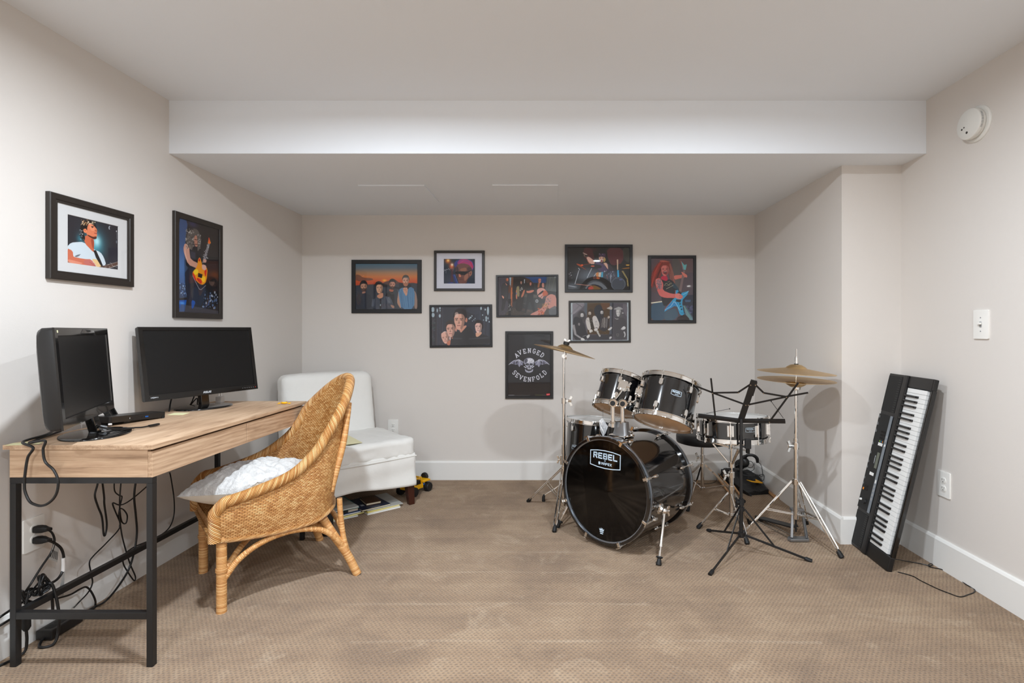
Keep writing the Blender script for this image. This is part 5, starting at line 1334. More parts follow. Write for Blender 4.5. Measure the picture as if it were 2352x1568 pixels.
# ------------------------------------------------------------------ headphones, stick bag and sticks in the recess corner
bagp = [V(1.375, 3.665, 0), V(1.535, 3.70, 0), V(1.545, 3.90, 0), V(1.50, 4.02, 0), V(1.30, 4.02, 0), V(1.295, 3.93, 0)]
r = thing('stick_bag', 'black nylon stick bag with a yellow arrow mark lying in the back right corner', 'bag', V(1.43, 3.84, 0))
ctr = V(1.425, 3.85, 0)
NB = 72
def bag_fn(u, v):
    t = u * len(bagp); i = int(t) % len(bagp); a, b = bagp[i], bagp[(i + 1) % len(bagp)]
    p = a.lerp(b, t - int(t))
    if v < 0.35: k, z_ = 1.0 - 0.10 * abs(v / 0.35 - 0.5) * 0, (v / 0.35)
    else: k, z_ = 1.0 - (v - 0.35) / 0.65, 1.0
    q = ctr.lerp(p, max(0.0, k) ** 0.8)
    hgt = 0.034 + 0.085 * max(0, min(1, (q.y - 3.68) / 0.32))
    prof_ = hgt * (z_ ** 0.6) * (0.74 + 0.26 * (1 - k)) + (0.006 * sin(60 * q.x + 20 * q.y) * z_)
    return V(q.x, q.y, max(0.001, prof_))
MB().grid(bag_fn, NB, 26, closed_u=True).build('bag_body', M['bag_black'], r, smooth=70)
def bag_top(x_, y_): return 0.034 + 0.085 * max(0, min(1, (y_ - 3.68) / 0.32))
bn = V(0, -0.26, 1).normalized(); by = V(0, 1, 0.26).normalized()
MB().prism([(-0.055, 0.024), (-0.015, 0.004), (0.003, 0.002), (0.014, 0.032), (0.05, -0.018), (0.04, -0.024), (-0.005, -0.014), (-0.03, -0.004)], V(1.468, 3.775, 0.0672), (1, 0, 0), by, bn, 0.0025).build('arrow_mark', M['yellow'], r, smooth=0)
MB().tube(spline([V(1.33, 3.94, 0.10), V(1.30, 3.91, 0.125), V(1.285, 3.93, 0.06), V(1.30, 3.99, 0.05)], 6), 0.006, 8).build('bag_strap', M['bag_black'], r)
MB().tube(spline([V(1.38, 3.67, 0.012), V(1.385, 3.655, 0.010), V(1.395, 3.65, 0.006)], 4), 0.006, 8).build('zip_pull', M['bag_black'], r)
def stick(label, a, b, group='drumsticks on the carpet'):
    a, b = V(*a), V(*b); L_ = (b - a).length
    def at_(t): return a.lerp(b, t)
    o_ = MB().tube([at_(0), at_(0.004), at_(0.2), at_(0.65), at_(0.9), at_(0.945), at_(0.965), at_(0.985), at_(1)], [0.005, 0.0072, 0.0074, 0.0074, 0.0048, 0.0032, 0.0048, 0.0048, 0.002], 12).build('drumstick', M['stick_wood'])
    tag(o_, label, 'drumstick', group)
stick('drumstick nearest the snare stand in the left row beside the stick bag', (1.253, 3.675, 0.0078), (1.262, 4.04, 0.045))
stick('middle drumstick of the left row beside the stick bag', (1.291, 3.655, 0.0078), (1.283, 4.035, 0.055))
stick('drumstick of the left row lying closest to the stick bag', (1.318, 3.672, 0.0078), (1.318, 4.03, 0.075))
stick('drumstick along the recess baseboard right of the stick bag, nearer the wall', (1.552, 3.585, 0.0078), (1.5515, 3.985, 0.0078))
stick('drumstick along the recess baseboard right of the stick bag, nearer the bag', (1.534, 3.60, 0.0078), (1.551, 3.98, 0.0235))
r = thing('headphones', 'black headphones resting on the stick bag in the corner', 'headphones', V(1.46, 3.93, 0.11))
hc, hd_ = V(1.47, 3.93, 0.165), V(0.35, -0.94, 0).normalized()
for c, dr in ((V(1.445, 3.945, 0.162), V(-0.5, -0.86, 0.1)), (V(1.425, 3.985, 0.14), V(-0.3, 0.9, 0.2))):
    dr = dr.normalized()
    MB().lathe([(0.0, -0.016), (0.028, -0.016), (0.036, -0.010), (0.038, 0.004), (0.030, 0.014), (0.016, 0.018), (0, 0.018)], c, dr, 28).build('earcup', M['satin_black'], r, smooth=40)
    MB().ring([(0.020, -0.028), (0.036, -0.028), (0.040, -0.021), (0.036, -0.014), (0.020, -0.014)], c, dr, 28).build('ear_pad', M['rubber'], r, smooth=60)
MB().tube(spline([V(1.452, 3.94, 0.198), V(1.468, 3.925, 0.222), V(1.505, 3.91, 0.225), V(1.532, 3.905, 0.205), V(1.538, 3.91, 0.172)], 6), [0.011] * 25, 10).build('headband', M['vinyl'], r)
MB().tube(spline([V(1.438, 3.98, 0.178), V(1.455, 3.975, 0.205), V(1.50, 3.955, 0.215), V(1.532, 3.94, 0.20), V(1.54, 3.925, 0.172)], 6), 0.0055, 8).build('headband_yoke', M['satin_black'], r)
MB().ring([(0.022, -0.004), (0.026, -0.004), (0.026, 0.004), (0.022, 0.004)], V(1.485, 3.92, 0.155), V(-0.45, -0.9, 0.1).normalized(), 28).build('yoke_ring', M['satin_black'], r, smooth=50)
for pts in ([V(1.535, 3.91, 0.18), V(1.552, 3.88, 0.16), V(1.556, 3.86, 0.10), V(1.545, 3.85, 0.085), V(1.515, 3.85, 0.095), V(1.49, 3.84, 0.092), V(1.45, 3.80, 0.082), V(1.42, 3.79, 0.080)],
            [V(1.51, 3.90, 0.17), V(1.50, 3.88, 0.13), V(1.46, 3.87, 0.112), V(1.42, 3.86, 0.108), V(1.40, 3.84, 0.10), V(1.45, 3.82, 0.094), V(1.50, 3.82, 0.088), V(1.548, 3.83, 0.06), V(1.555, 3.84, 0.10), V(1.53, 3.86, 0.092)],
            [V(1.44, 3.95, 0.155), V(1.40, 3.93, 0.15), V(1.34, 3.94, 0.115), V(1.30, 3.95, 0.10), V(1.27, 3.99, 0.04), V(1.23, 3.97, 0.004), V(1.12, 3.94, 0.003), V(1.06, 3.98, 0.003), V(1.10, 4.02, 0.003)]):
    MB().tube(spline(pts, 6), 0.0022, 6).build('headphone_cord', M['cord'], r)
# ------------------------------------------------------------------ electronic keyboard leaning on the right wall
A0 = V(1.600, 2.505, 0.004)
KW = V(0.06, 0.998, 0).normalized(); KL = V(0.231, -0.025, 0.972); KL = (KL - KW * KL.dot(KW)).normalized()
KN = KL.cross(KW).normalized()
if KN.x > 0: KN = -KN
LEN, WID, TK = 0.948, 0.362, 0.038
def KP(l, w_, h=0.0): return A0 + KL * l + KW * w_ + KN * h
def kplate(m, l0, l1, w0, w1, h0, h1):
    vs = [KP(l, w_, h) for h in (h0, h1) for (l, w_) in ((l0, w0), (l1, w0), (l1, w1), (l0, w1))]
    return m.add(vs, [(3, 2, 1, 0), (4, 5, 6, 7), (0, 1, 5, 4), (1, 2, 6, 5), (2, 3, 7, 6), (3, 0, 4, 7)])
kb = thing('electronic_keyboard', 'black electronic keyboard standing on its end, leaning against the right wall', 'keyboard', (1.66, 2.69, 0))
m = MB(); kplate(m, 0.0, LEN, 0.022, 0.348, -TK, -0.026); kplate(m, 0.03, LEN - 0.03, 0.012, 0.2, -0.036, -0.022)
m.build('lower_case', M['satin_black'], kb, smooth=0, bevel=0.004)
for l0, l1 in ((0.0, 0.070), (LEN - 0.058, LEN)):
    m = MB(); kplate(m, l0, l1, 0.0, 0.20, -0.030, -0.004); m.build('end_block', M['satin_black'], kb, smooth=0, bevel=0.005)
m = MB(); kplate(m, 0.068, LEN - 0.056, 0.0, 0.014, -0.032, -0.010); m.build('front_lip', M['gloss_black'], kb, smooth=0, bevel=0.004)
m = MB(); kplate(m, 0.0, LEN, 0.188, 0.362, -0.030, 0.0); kplate(m, 0.0, LEN, 0.188, 0.224, -0.01, 0.004)
m.build('top_case', M['satin_black'], kb, smooth=0, bevel=0.004)
m = MB(); kplate(m, 0.068, LEN - 0.056, 0.014, 0.19, -0.034, -0.028); m.build('key_bed', M['gap'], kb, smooth=0)
K0, K1 = 0.072, LEN - 0.061; NWK = 36; kw_ = (K1 - K0) / NWK
proto = None
def white_key(i):
    m = MB(); kplate(m, K0 + i * kw_ + 0.0005, K0 + (i + 1) * kw_ - 0.0005, 0.036, 0.186, -0.0265, -0.008)
    kplate(m, K0 + i * kw_ + 0.0005, K0 + (i + 1) * kw_ - 0.0005, 0.034, 0.048, -0.024, -0.0072)
    return m
M['key_white'] = plain('key_white', (236, 236, 234), 0.25, coat=0.2); M['key_black'] = plain('key_black', (20, 20, 21), 0.3)
w0 = white_key(0).build('white_key', M['key_white'], kb, smooth=0, bevel=0.0007, seg=1)
for i in range(1, NWK):
    c = w0.copy(); COL.objects.link(c); c.location = KL * (i * kw_)
b0 = None
bm_ = MB(); bc = K0 + kw_; vs = []
for h, l_in, wa in ((-0.012, 0.0, 0.084), (0.0005, 0.0008, 0.088), (0.0035, 0.0022, 0.094)):
    vs += [KP(bc - 0.0058 + l_in, wa, h), KP(bc + 0.0058 - l_in, wa, h), KP(bc + 0.0058 - l_in, 0.187, h), KP(bc - 0.0058 + l_in, 0.187, h)]
bm_.add(vs, [(i * 4 + j, i * 4 + (j + 1) % 4, (i + 1) * 4 + (j + 1) % 4, (i + 1) * 4 + j) for i in range(2) for j in range(4)] + [(8, 9, 10, 11)])
offs = {0: -0.0022, 1: 0.0022, 3: -0.003, 4: 0, 5: 0.003}
for i in range(NWK - 1):
    if i % 7 in offs:
        if b0 is None: b0 = bm_.build('black_key', M['key_black'], kb, smooth=0); o0 = offs[0]
        else:
            c = b0.copy(); COL.objects.link(c); c.location = KL * (i * kw_ + offs[i % 7] - o0)
# speakers
def spk(l0, l1):
    m = MB(); kplate(m, l0, l1, 0.232, 0.352, 0.0, 0.0016)
    g = m.build('speaker_grille', M['matte_black'], kb, smooth=0, bevel=0.0006)
    s = MB()
    for k in range(16):
        l = l0 + (l1 - l0) * (k + 0.5) / 16
        kplate(s, l - 0.0022, l + 0.0022, 0.236, 0.256, 0.0016, 0.0022)
    s.build('grille_ribs', M['steel_black'], g, smooth=0)
spk(0.012, 0.188); spk(0.742, 0.936)
m = MB(); kplate(m, 0.205, 0.722, 0.232, 0.358, 0.0, 0.006); pn = m.build('control_panel', M['matte_black'], kb, smooth=0, bevel=0.0015)
M['silver_strip'] = plain('silver_strip', (128, 136, 144), 0.35, metal=0.3); M['lcd'] = plain('lcd_glass', (92, 98, 84), 0.3, coat=0.3)
M['kb_orange'] = plain('panel_orange', (238, 140, 32), 0.5); M['kb_blue'] = plain('panel_blue', (36, 140, 214), 0.5); M['kb_green'] = plain('panel_green', (128, 190, 44), 0.5)
H0 = 0.0062
def kpart(nm, mat, l0, l1, w0_, w1_, h=0.0012, bev=0): 
    mm = MB(); kplate(mm, l0, l1, w0_, w1_, 0.0045, H0 + h); return mm.build(nm, M[mat], pn, smooth=0, bevel=bev)
kpart('silver_strip', 'silver_strip', 0.203, 0.724, 0.226, 0.246, 0.0006)
kpart('colour_band', 'kb_orange', 0.585, 0.722, 0.3545, 0.3575, 0.0005); kpart('colour_band', 'kb_blue', 0.392, 0.583, 0.3545, 0.3575, 0.0005); kpart('colour_band', 'kb_green', 0.295, 0.390, 0.3545, 0.3575, 0.0005)
kpart('lcd_display', 'lcd', 0.435, 0.520, 0.258, 0.280, 0.0005)
for k in range(3):
    kpart('white_button', 'key_white', 0.556, 0.572, 0.255 + 0.0135 * k, 0.265 + 0.0135 * k, 0.002, 0.0006)
    kpart('white_button', 'key_white', 0.392, 0.408, 0.268 + 0.0125 * k, 0.278 + 0.0125 * k, 0.002, 0.0006)
kpart('white_button', 'key_white', 0.560, 0.572, 0.229, 0.237, 0.002, 0.0005); kpart('white_button', 'key_white', 0.362, 0.380, 0.230, 0.239, 0.002, 0.0005)
kpart('orange_button', 'kb_orange', 0.303, 0.315, 0.322, 0.330, 0.002, 0.0005)
for i in range(3):
    for j in range(4): kpart('number_button', 'gap', 0.592 + 0.017 * i, 0.602 + 0.017 * i, 0.256 + 0.0105 * j, 0.2635 + 0.0105 * j, 0.0016, 0.0005)
for i in range(4): kpart('strip_button', 'label_grey', 0.270 + 0.0225 * i, 0.283 + 0.0225 * i, 0.230, 0.241, 0.0018, 0.001)
for i in range(2): kpart('strip_button', 'label_grey', 0.585 + 0.02 * i, 0.597 + 0.02 * i, 0.230, 0.241, 0.0018, 0.001)
for i, (wa, mt) in enumerate(((0.258, 'kb_orange'), (0.271, 'kb_blue'), (0.284, 'kb_green'))): kpart('button_legend', mt, 0.576, 0.584, wa, wa + 0.004, 0.0004)
for l, hgt in ((0.33, 1), (0.36, 1), (0.42, 1), (0.45, 1), (0.50, 1), (0.55, 1), (0.62, 1), (0.66, 1), (0.70, 1)):
    kpart('printed_legend', 'label_grey', l, l + 0.018, 0.343, 0.3455, 0.0003); kpart('printed_legend', 'label_grey', l, l + 0.012, 0.337, 0.339, 0.0003)
for i in range(2):
    for j in range(3): kpart('small_button', 'gap', 0.305 - 0.0 + 0.016 * i, 0.317 + 0.016 * i, 0.288 + 0.011 * j, 0.296 + 0.011 * j, 0.0016, 0.0005)
for l, w_, rr_, mt in ((0.248, 0.287, 0.0135, 'matte_black'), (0.250, 0.322, 0.0062, 'key_white')):
    MB().lathe([(rr_, 0), (rr_ * 0.94, 0.007), (rr_ * 0.85, 0.009), (0, 0.009)], KP(l, w_, H0 - 0.001), KN, 24).build('knob', M[mt], pn)
letters(MB(), 'YAMAHA', KP(0.478, 0.291, H0), KL, KW * -1, KN, 0.006, 0.0058, 0.0014, 0.0012, 0.0004).build('maker_logo', M['white_print'], pn, smooth=0)
cpts = [KP(0.05, 0.06, -0.045), FL(2080, 1288, 0.01), FL(2115, 1294, 0.004), FL(2136, 1299, 0.004), FL(2142, 1296, 0.006), FL(2138, 1294, 0.008), FL(2133, 1297, 0.006), FL(2137, 1302, 0.004), FL(2162, 1307, 0.003), FL(2190, 1320, 0.003), FL(2218, 1341, 0.003), FL(2237, 1352, 0.003), FL(2238, 1359, 0.003), FL(2224, 1365, 0.003), FL(2205, 1370, 0.003), FL(2180, 1362, 0.003), FL(2150, 1350, 0.003), FL(2115, 1333, 0.003), FL(2095, 1322, 0.003), FL(2062, 1313, 0.003)]
MB().tube(spline(cpts, 6), 0.0022, 6).build('power_lead', M['cord'], kb)
MB().tube(spline([KP(0.30, 0.362, -0.01), KP(0.315, 0.376, -0.008), KP(0.34, 0.380, -0.008), KP(0.365, 0.376, -0.008), KP(0.37, 0.362, -0.01)], 5), 0.0018, 6).build('jack_lead', M['cord'], kb)
# ------------------------------------------------------------------ framed pictures: each print is a finely divided sheet with its own ink colours
class Canvas:
    """draws in the coordinates of a four-cornered source quad (tl, tr, br, bl)"""
    SS = 2
    def __init__(s, quad, W, H, bg=(0, 0, 0)):
        s.W, s.H = W * s.SS, H * s.SS
        s.img = np.zeros((s.H, s.W, 3)); s.img[:] = bg
        A = []; B = []
        for (x, y), (u, v) in zip(quad, ((0, 0), (1, 0), (1, 1), (0, 1))):
            A.append([x, y, 1, 0, 0, 0, -u * x, -u * y]); B.append(u)
            A.append([0, 0, 0, x, y, 1, -v * x, -v * y]); B.append(v)
        h = np.linalg.solve(np.array(A, float), np.array(B, float)); s.Hm = np.append(h, 1).reshape(3, 3)
        s.sx = sqrt(abs((quad[1][0] - quad[0][0]) * (quad[2][1] - quad[1][1])) + 1e-9)
        s.yy, s.xx = np.mgrid[0:s.H, 0:s.W]; s.rng = np.random.default_rng(5)
    def m(s, pts):
        p = np.array([[x, y, 1.0] for x, y in pts]) @ s.Hm.T
        return p[:, :2] / p[:, 2:3] * [s.W, s.H]
    def mask(s, q):
        x0, x1 = int(max(0, np.floor(q[:, 0].min()))), int(min(s.W, np.ceil(q[:, 0].max()) + 1))
        y0, y1 = int(max(0, np.floor(q[:, 1].min()))), int(min(s.H, np.ceil(q[:, 1].max()) + 1))
        if x1 <= x0 or y1 <= y0: return None
        X = s.xx[y0:y1, x0:x1] + 0.5; Y = s.yy[y0:y1, x0:x1] + 0.5; ins = np.zeros(X.shape, bool)
        n = len(q)
        for i in range(n):
            (xa, ya), (xb, yb) = q[i], q[(i + 1) % n]
            if ya == yb: continue
            c = ((Y >= ya) != (Y >= yb)) & (X < (xb - xa) * (Y - ya) / (yb - ya) + xa)
            ins ^= c
        return (slice(y0, y1), slice(x0, x1)), ins
    def paint(s, r, c, a=1.0):
        if r is None: return
        sl, k = r; k = k * a if k.dtype != bool else k.astype(float) * a
        s.img[sl] = s.img[sl] * (1 - k[..., None]) + np.array(c, float) * k[..., None]
    def poly(s, pts, c, a=1.0, sm=1):
        p = list(pts)
        for _ in range(sm):
            p = [q for i in range(len(p)) for q in ((0.78 * p[i][0] + 0.22 * p[(i + 1) % len(p)][0], 0.78 * p[i][1] + 0.22 * p[(i + 1) % len(p)][1]), (0.22 * p[i][0] + 0.78 * p[(i + 1) % len(p)][0], 0.22 * p[i][1] + 0.78 * p[(i + 1) % len(p)][1]))]
        s.paint(s.mask(s.m(p)), c, a)
    def ell(s, cx, cy, rx, ry, c, a=1.0, rot=0):
        t = radians(rot)
        s.poly([(cx + rx * cos(k) * cos(t) - ry * sin(k) * sin(t), cy + rx * cos(k) * sin(t) + ry * sin(k) * cos(t)) for k in np.linspace(0, 2 * pi, 25)[:-1]], c, a, 0)
    def line(s, pts, w_, c, a=1.0):
        for (x0, y0), (x1, y1) in zip(pts[:-1], pts[1:]):
            L = sqrt((x1 - x0) ** 2 + (y1 - y0) ** 2) + 1e-9; nx, ny = -(y1 - y0) / L * w_ / 2, (x1 - x0) / L * w_ / 2
            ex, ey = (x1 - x0) / L * w_ * 0.3, (y1 - y0) / L * w_ * 0.3
            s.poly([(x0 + nx - ex, y0 + ny - ey), (x1 + nx + ex, y1 + ny + ey), (x1 - nx + ex, y1 - ny + ey), (x0 - nx - ex, y0 - ny - ey)], c, a, 0)
    def glow(s, cx, cy, rx, ry, c, a=1.0, p=2.0):
        q = s.m([(cx, cy), (cx + rx, cy), (cx, cy + ry)]); ax = np.hypot(*(q[1] - q[0])); ay = np.hypot(*(q[2] - q[0]))
        d = ((s.xx - q[0][0]) / ax) ** 2 + ((s.yy - q[0][1]) / ay) ** 2
        s.paint((slice(0, s.H), slice(0, s.W)), c, 0) if False else None
        k = np.exp(-d * p)[..., None] * a; s.img = s.img * (1 - k) + np.array(c, float) * k
    def vgrad(s, y0, y1, stops):
        q = s.m([(0, y0), (0, y1)]); t = np.clip((s.yy[:, 0] - q[0][1]) / (q[1][1] - q[0][1]), 0, 1)
        ps = [p for p, _ in stops]
        col = np.stack([np.interp(t, ps, [c[i] for _, c in stops]) for i in range(3)], -1)
        k = (s.yy[:, 0] >= q[0][1]) & (s.yy[:, 0] <= q[1][1]); s.img[k] = col[k][:, None, :]
    def specks(s, box, n, r0, r1, cols, a=0.8, asp=1.0):
        for _ in range(n):
            x = s.rng.uniform(box[0], box[2]); y = s.rng.uniform(box[1], box[3]); r_ = s.rng.uniform(r0, r1)
            s.ell(x, y, r_, r_ * asp, cols[int(s.rng.integers(len(cols)))], a)
    def strands(s, path, spread, n, w_, cols, a=0.8):
        for _ in range(n):
            dx, dy = s.rng.uniform(-spread, spread), s.rng.uniform(-spread * .3, spread * .3)
            s.line([(x + dx + s.rng.uniform(-w_, w_), y + dy) for x, y in path], w_ * s.rng.uniform(.5, 1.2), cols[int(s.rng.integers(len(cols)))], a)
    def face(s, cx, cy, w_, h_, skin, shade=0.6, turn=0.0, brow=(40, 30, 26), hair=None, beard=None, mouth=None, dark=1.0, rot=0):
        """a plain face: turn -1..1 puts the shaded side right (+) or left (-)"""
        t = radians(rot)
        def T(x, y): return (cx + (x * cos(t) - y * sin(t)), cy + (x * sin(t) + y * cos(t)))
        oval = [(-.5, -.28), (-.40, -.48), (0, -.52), (.40, -.48), (.5, -.28), (.48, .05), (.38, .32), (.18, .50), (-.18, .50), (-.38, .32), (-.48, .05)]
        s.poly([T(a * w_, b * h_) for a, b in oval], skin, 1, 1)
        sh = tuple(c * shade for c in skin); sg = 1 if turn >= 0 else -1
        s.poly([T(sg * a * w_, b * h_) for a, b in [(.16, -.50), (.42, -.47), (.52, -.2), (.46, .12), (.34, .36), (.16, .50), (.06, .40), (.22, .16), (.20, -.12)]], sh, 0.75, 1)
        dx = -0.10 * turn
        if hair:
            s.poly([T(a * w_, b * h_) for a, b in [(-.56, .02), (-.58, -.34), (-.34, -.60), (0, -.66), (.34, -.60), (.58, -.34), (.56, .02), (.47, -.22), (.30, -.36), (0, -.37), (-.30, -.36), (-.47, -.22)]], hair, 1, 1)
        if beard:
            s.poly([T(a * w_, b * h_) for a, b in [(-.46, .05), (-.30, .20), (-.12, .17), (0, .15), (.12, .17), (.30, .20), (.46, .05), (.40, .34), (.2, .54), (-.2, .54), (-.40, .34)]], beard, 0.85, 1)
        for e in (-.22, .22):
            s.poly([T((e + dx + a) * w_, b * h_) for a, b in [(-.14, -.06), (0, -.10), (.14, -.06), (.12, .0), (-.12, .0)]], tuple(c * .5 for c in skin), 0.32 * dark, 1)
            s.line([T((e + dx - .13) * w_, -.105 * h_), T((e + dx + .13) * w_, -.115 * h_)], h_ * .036, brow, 0.75)
            s.ell(*T((e + dx) * w_, -.035 * h_), w_ * .05, h_ * .022, (34, 28, 26), 0.8)
        s.poly([T((dx + a) * w_, b * h_) for a, b in [(.02, -.06), (.09, .12), (-.06, .13), (-.02, .0)]], tuple(c * .68 for c in skin), 0.6, 0)
        s.line([T((dx - .07) * w_, .135 * h_), T((dx + .08) * w_, .135 * h_)], h_ * .03, tuple(c * .45 for c in skin), .8)
        s.line([T((dx - .14) * w_, .265 * h_), T((dx + .14) * w_, .265 * h_)], h_ * .04, mouth or tuple(c * .5 for c in skin), .9)
        s.line([T((dx - .09) * w_, .31 * h_), T((dx + .09) * w_, .31 * h_)], h_ * .03, tuple(min(255, c * 1.02) for c in skin), .6)
    def pixels(s):
        k = s.SS; a = s.img.reshape(s.H // k, k, s.W // k, k, 3).mean((1, 3)); return np.clip(a, 0, 255)
def sheet_print(cv, o, x, y, n, w_, h_, parent, name='photo_print'):
    px = cv.pixels(); H_, W_ = px.shape[:2]
    u = (np.arange(W_ + 1) / W_ - 0.5) * w_; v = (0.5 - np.arange(H_ + 1) / H_) * h_
    UU, VV = np.meshgrid(u, v)
    P_ = np.array(o)[None, None] + UU[..., None] * np.array(x) + VV[..., None] * np.array(y)
    idx = np.arange((W_ + 1) * (H_ + 1)).reshape(H_ + 1, W_ + 1)
    F_ = np.stack([idx[1:, :-1], idx[1:, 1:], idx[:-1, 1:], idx[:-1, :-1]], -1).reshape(-1, 4)
    me = bpy.data.meshes.new(name); nv = P_.shape[0] * P_.shape[1]
    me.vertices.add(nv); me.vertices.foreach_set('co', P_.reshape(-1).astype(np.float32))
    me.loops.add(F_.size); me.loops.foreach_set('vertex_index', F_.reshape(-1).astype(np.int32))
    me.polygons.add(len(F_)); me.polygons.foreach_set('loop_start', np.arange(0, F_.size, 4, dtype=np.int32))
    me.update(calc_edges=True)
    c = px.reshape(-1, 3) / 255.0; c = np.where(c <= 0.04045, c / 12.92, ((c + 0.055) / 1.055) ** 2.4)
    col = np.repeat(np.concatenate([c, np.ones((len(c), 1))], 1), 4, axis=0)
    at_ = me.color_attributes.new('ink', 'FLOAT_COLOR', 'CORNER'); at_.data.foreach_set('color', col.reshape(-1).astype(np.float32))
    me.materials.append(M['print'])
    ob = bpy.data.objects.new(name, me); COL.objects.link(ob); attach(ob, parent); return ob
def picture(label, o, nrm, w_, h_, border, depth, cv, pw=None, ph=None, mat='frame_black', matb=None, rot=0.0, profile=0, lip=0.006, poff=(0, 0)):
    """frame hung flat on the wall at o (centre, on the wall), print cv; mat board when pw/ph are given"""
    n = V(*nrm); z = V(0, 0, 1); x = z.cross(n).normalized()
    R_ = Matrix.Rotation(radians(rot), 3, n); x = R_ @ x; y = R_ @ z
    r = thing('framed_picture', label, 'picture', o, 'framed pictures on the wall')
    o = Vector(o) + n * 0.001
    iw, ih = w_ - 2 * border, h_ - 2 * border
    m = MB()
    def rect(a, b, d): return [o + x * p + y * q + n * d for p, q in ((-a / 2, -b / 2), (a / 2, -b / 2), (a / 2, b / 2), (-a / 2, b / 2))]
    if profile: rs = [rect(w_, h_, 0), rect(w_, h_, depth * 0.86), rect(w_ - 0.006, h_ - 0.006, depth), rect(w_ - border * 1.35, h_ - border * 1.35, depth * 0.96), rect(w_ - border * 1.5, h_ - border * 1.5, depth * 0.80), rect(iw + 0.004, ih + 0.004, depth * 0.86), rect(iw, ih, depth * 0.80), rect(iw, ih, 0.004)]
    else: rs = [rect(w_, h_, 0), rect(w_, h_, depth - 0.002), rect(w_ - 0.004, h_ - 0.004, depth), rect(iw + 0.004, ih + 0.004, depth), rect(iw, ih, depth - 0.002), rect(iw, ih, 0.004)]
    vs = [p for q in rs for p in q]
    fs = [(i * 4 + j, i * 4 + (j + 1) % 4, (i + 1) * 4 + (j + 1) % 4, (i + 1) * 4 + j) for i in range(len(rs) - 1) for j in range(4)]
    m.add(vs, fs).build('frame', M[mat], r, smooth=0)
    MB().add(rect(w_ - 0.004, h_ - 0.004, 0.002), [(0, 1, 2, 3)]).build('backing_board', M['back_board'], r, smooth=0)
    dp = max(0.005, depth - lip)
    if pw:
        oo = o + x * poff[0] + y * poff[1]
        a, b = rect(iw + 0.004, ih + 0.004, dp - 0.001), [oo + x * p + y * q + n * (dp - 0.001) for p, q in ((-pw / 2, -ph / 2), (pw / 2, -ph / 2), (pw / 2, ph / 2), (-pw / 2, ph / 2))]
        b2 = [p - n * 0.0015 + (oo - p).normalized() * 0.0015 for p in b]
        MB().add(a + b + b2, [(i * 4 + j, i * 4 + (j + 1) % 4, (i + 1) * 4 + (j + 1) % 4, (i + 1) * 4 + j) for i in range(2) for j in range(4)]).build('mat_board', M[matb], r, smooth=0)
        sheet_print(cv, oo + n * (dp - 0.0032), x, y, n, pw + 0.002, ph + 0.002, r)
    else:
        sheet_print(cv, o + n * (dp - 0.002), x, y, n, iw + 0.002, ih + 0.002, r)
    MB().prism([(-iw / 2 - .001, -ih / 2 - .001), (iw / 2 + .001, -ih / 2 - .001), (iw / 2 + .001, ih / 2 + .001), (-iw / 2 - .001, ih / 2 + .001)], o + n * dp, x, y, n, 0.0012).build('glass_pane', M['glass'], r, smooth=0)
    return r
def on_back(x0, y0, x1, y1): 
    a, b = P(x0, y0, YB - 0.012), P(x1, y1, YB - 0.012)
    return V((a.x + b.x) / 2, YB, (a.z + b.z) / 2), b.x - a.x, a.z - b.z
SK = (214, 150, 118)
# ---- 1 guitarist in a white shirt (matted, left wall)
c = Canvas([(158, 120), (1372, 395), (1380, 1440), (160, 1288)], 200, 160, (44, 42, 48))
c.glow(800, 820, 300, 420, (70, 170, 190), 0.85, 1.6); c.glow(870, 760, 130, 190, (190, 236, 242), 0.9, 2.2); c.glow(480, 700, 120, 130, (60, 150, 170), 0.6, 2.0)
c.poly([(1140, 910), (1370, 910), (1370, 1260), (1240, 1290), (1150, 1280)], (34, 34, 48), .7, 0)
c.poly([(160, 900), (260, 800), (420, 785), (545, 780), (700, 900), (800, 950), (960, 1020), (1040, 1140), (1100, 1330), (900, 1420), (420, 1300), (160, 1200)], (208, 220, 228), 1, 1)
c.poly([(160, 930), (300, 1000), (310, 1130), (360, 1150), (600, 1190), (740, 1190), (860, 1370), (700, 1370), (160, 1300)], (206, 112, 84), 1, 1)
c.poly([(160, 1190), (420, 1250), (560, 1290), (400, 1330), (160, 1290)], (232, 158, 132), .7, 1)
c.poly([(330, 1130), (430, 1080), (480, 1100), (400, 1150)], (110, 116, 124), .8, 1); c.strands([(360, 1130), (470, 1080)], 20, 6, 8, [(90, 92, 100)], .5)
c.poly([(600, 600), (790, 690), (810, 800), (800, 950), (815, 1050), (560, 790)], (206, 106, 72), 1, 1); c.poly([(720, 700), (800, 720), (800, 960), (760, 900)], (150, 62, 40), .7, 1)
c.poly([(640, 330), (730, 320), (830, 390), (880, 510), (868, 560), (878, 610), (850, 690), (780, 700), (640, 620), (600, 520)], (224, 130, 92), 1, 1)
c.poly([(700, 350), (790, 400), (830, 500), (760, 520), (690, 460)], (240, 160, 122), .7, 1); c.poly([(640, 600), (780, 660), (860, 640), (868, 700), (800, 720), (660, 640)], (70, 32, 24), .9, 1)
c.poly([(750, 410), (790, 425), (775, 445), (740, 440)], (40, 24, 22), .9, 1); c.line([(735, 408), (800, 415)], 14, (50, 28, 22), .9); c.poly([(800, 560), (866, 565), (866, 590), (810, 575)], (150, 50, 50), .9, 0)
c.poly([(820, 480), (882, 510), (860, 540), (820, 520)], (170, 84, 56), .7, 1)
c.poly([(545, 470), (610, 460), (640, 540), (600, 575), (555, 540)], (238, 140, 96), 1, 1); c.poly([(565, 490), (600, 490), (600, 540)], (150, 64, 40), .7, 1)
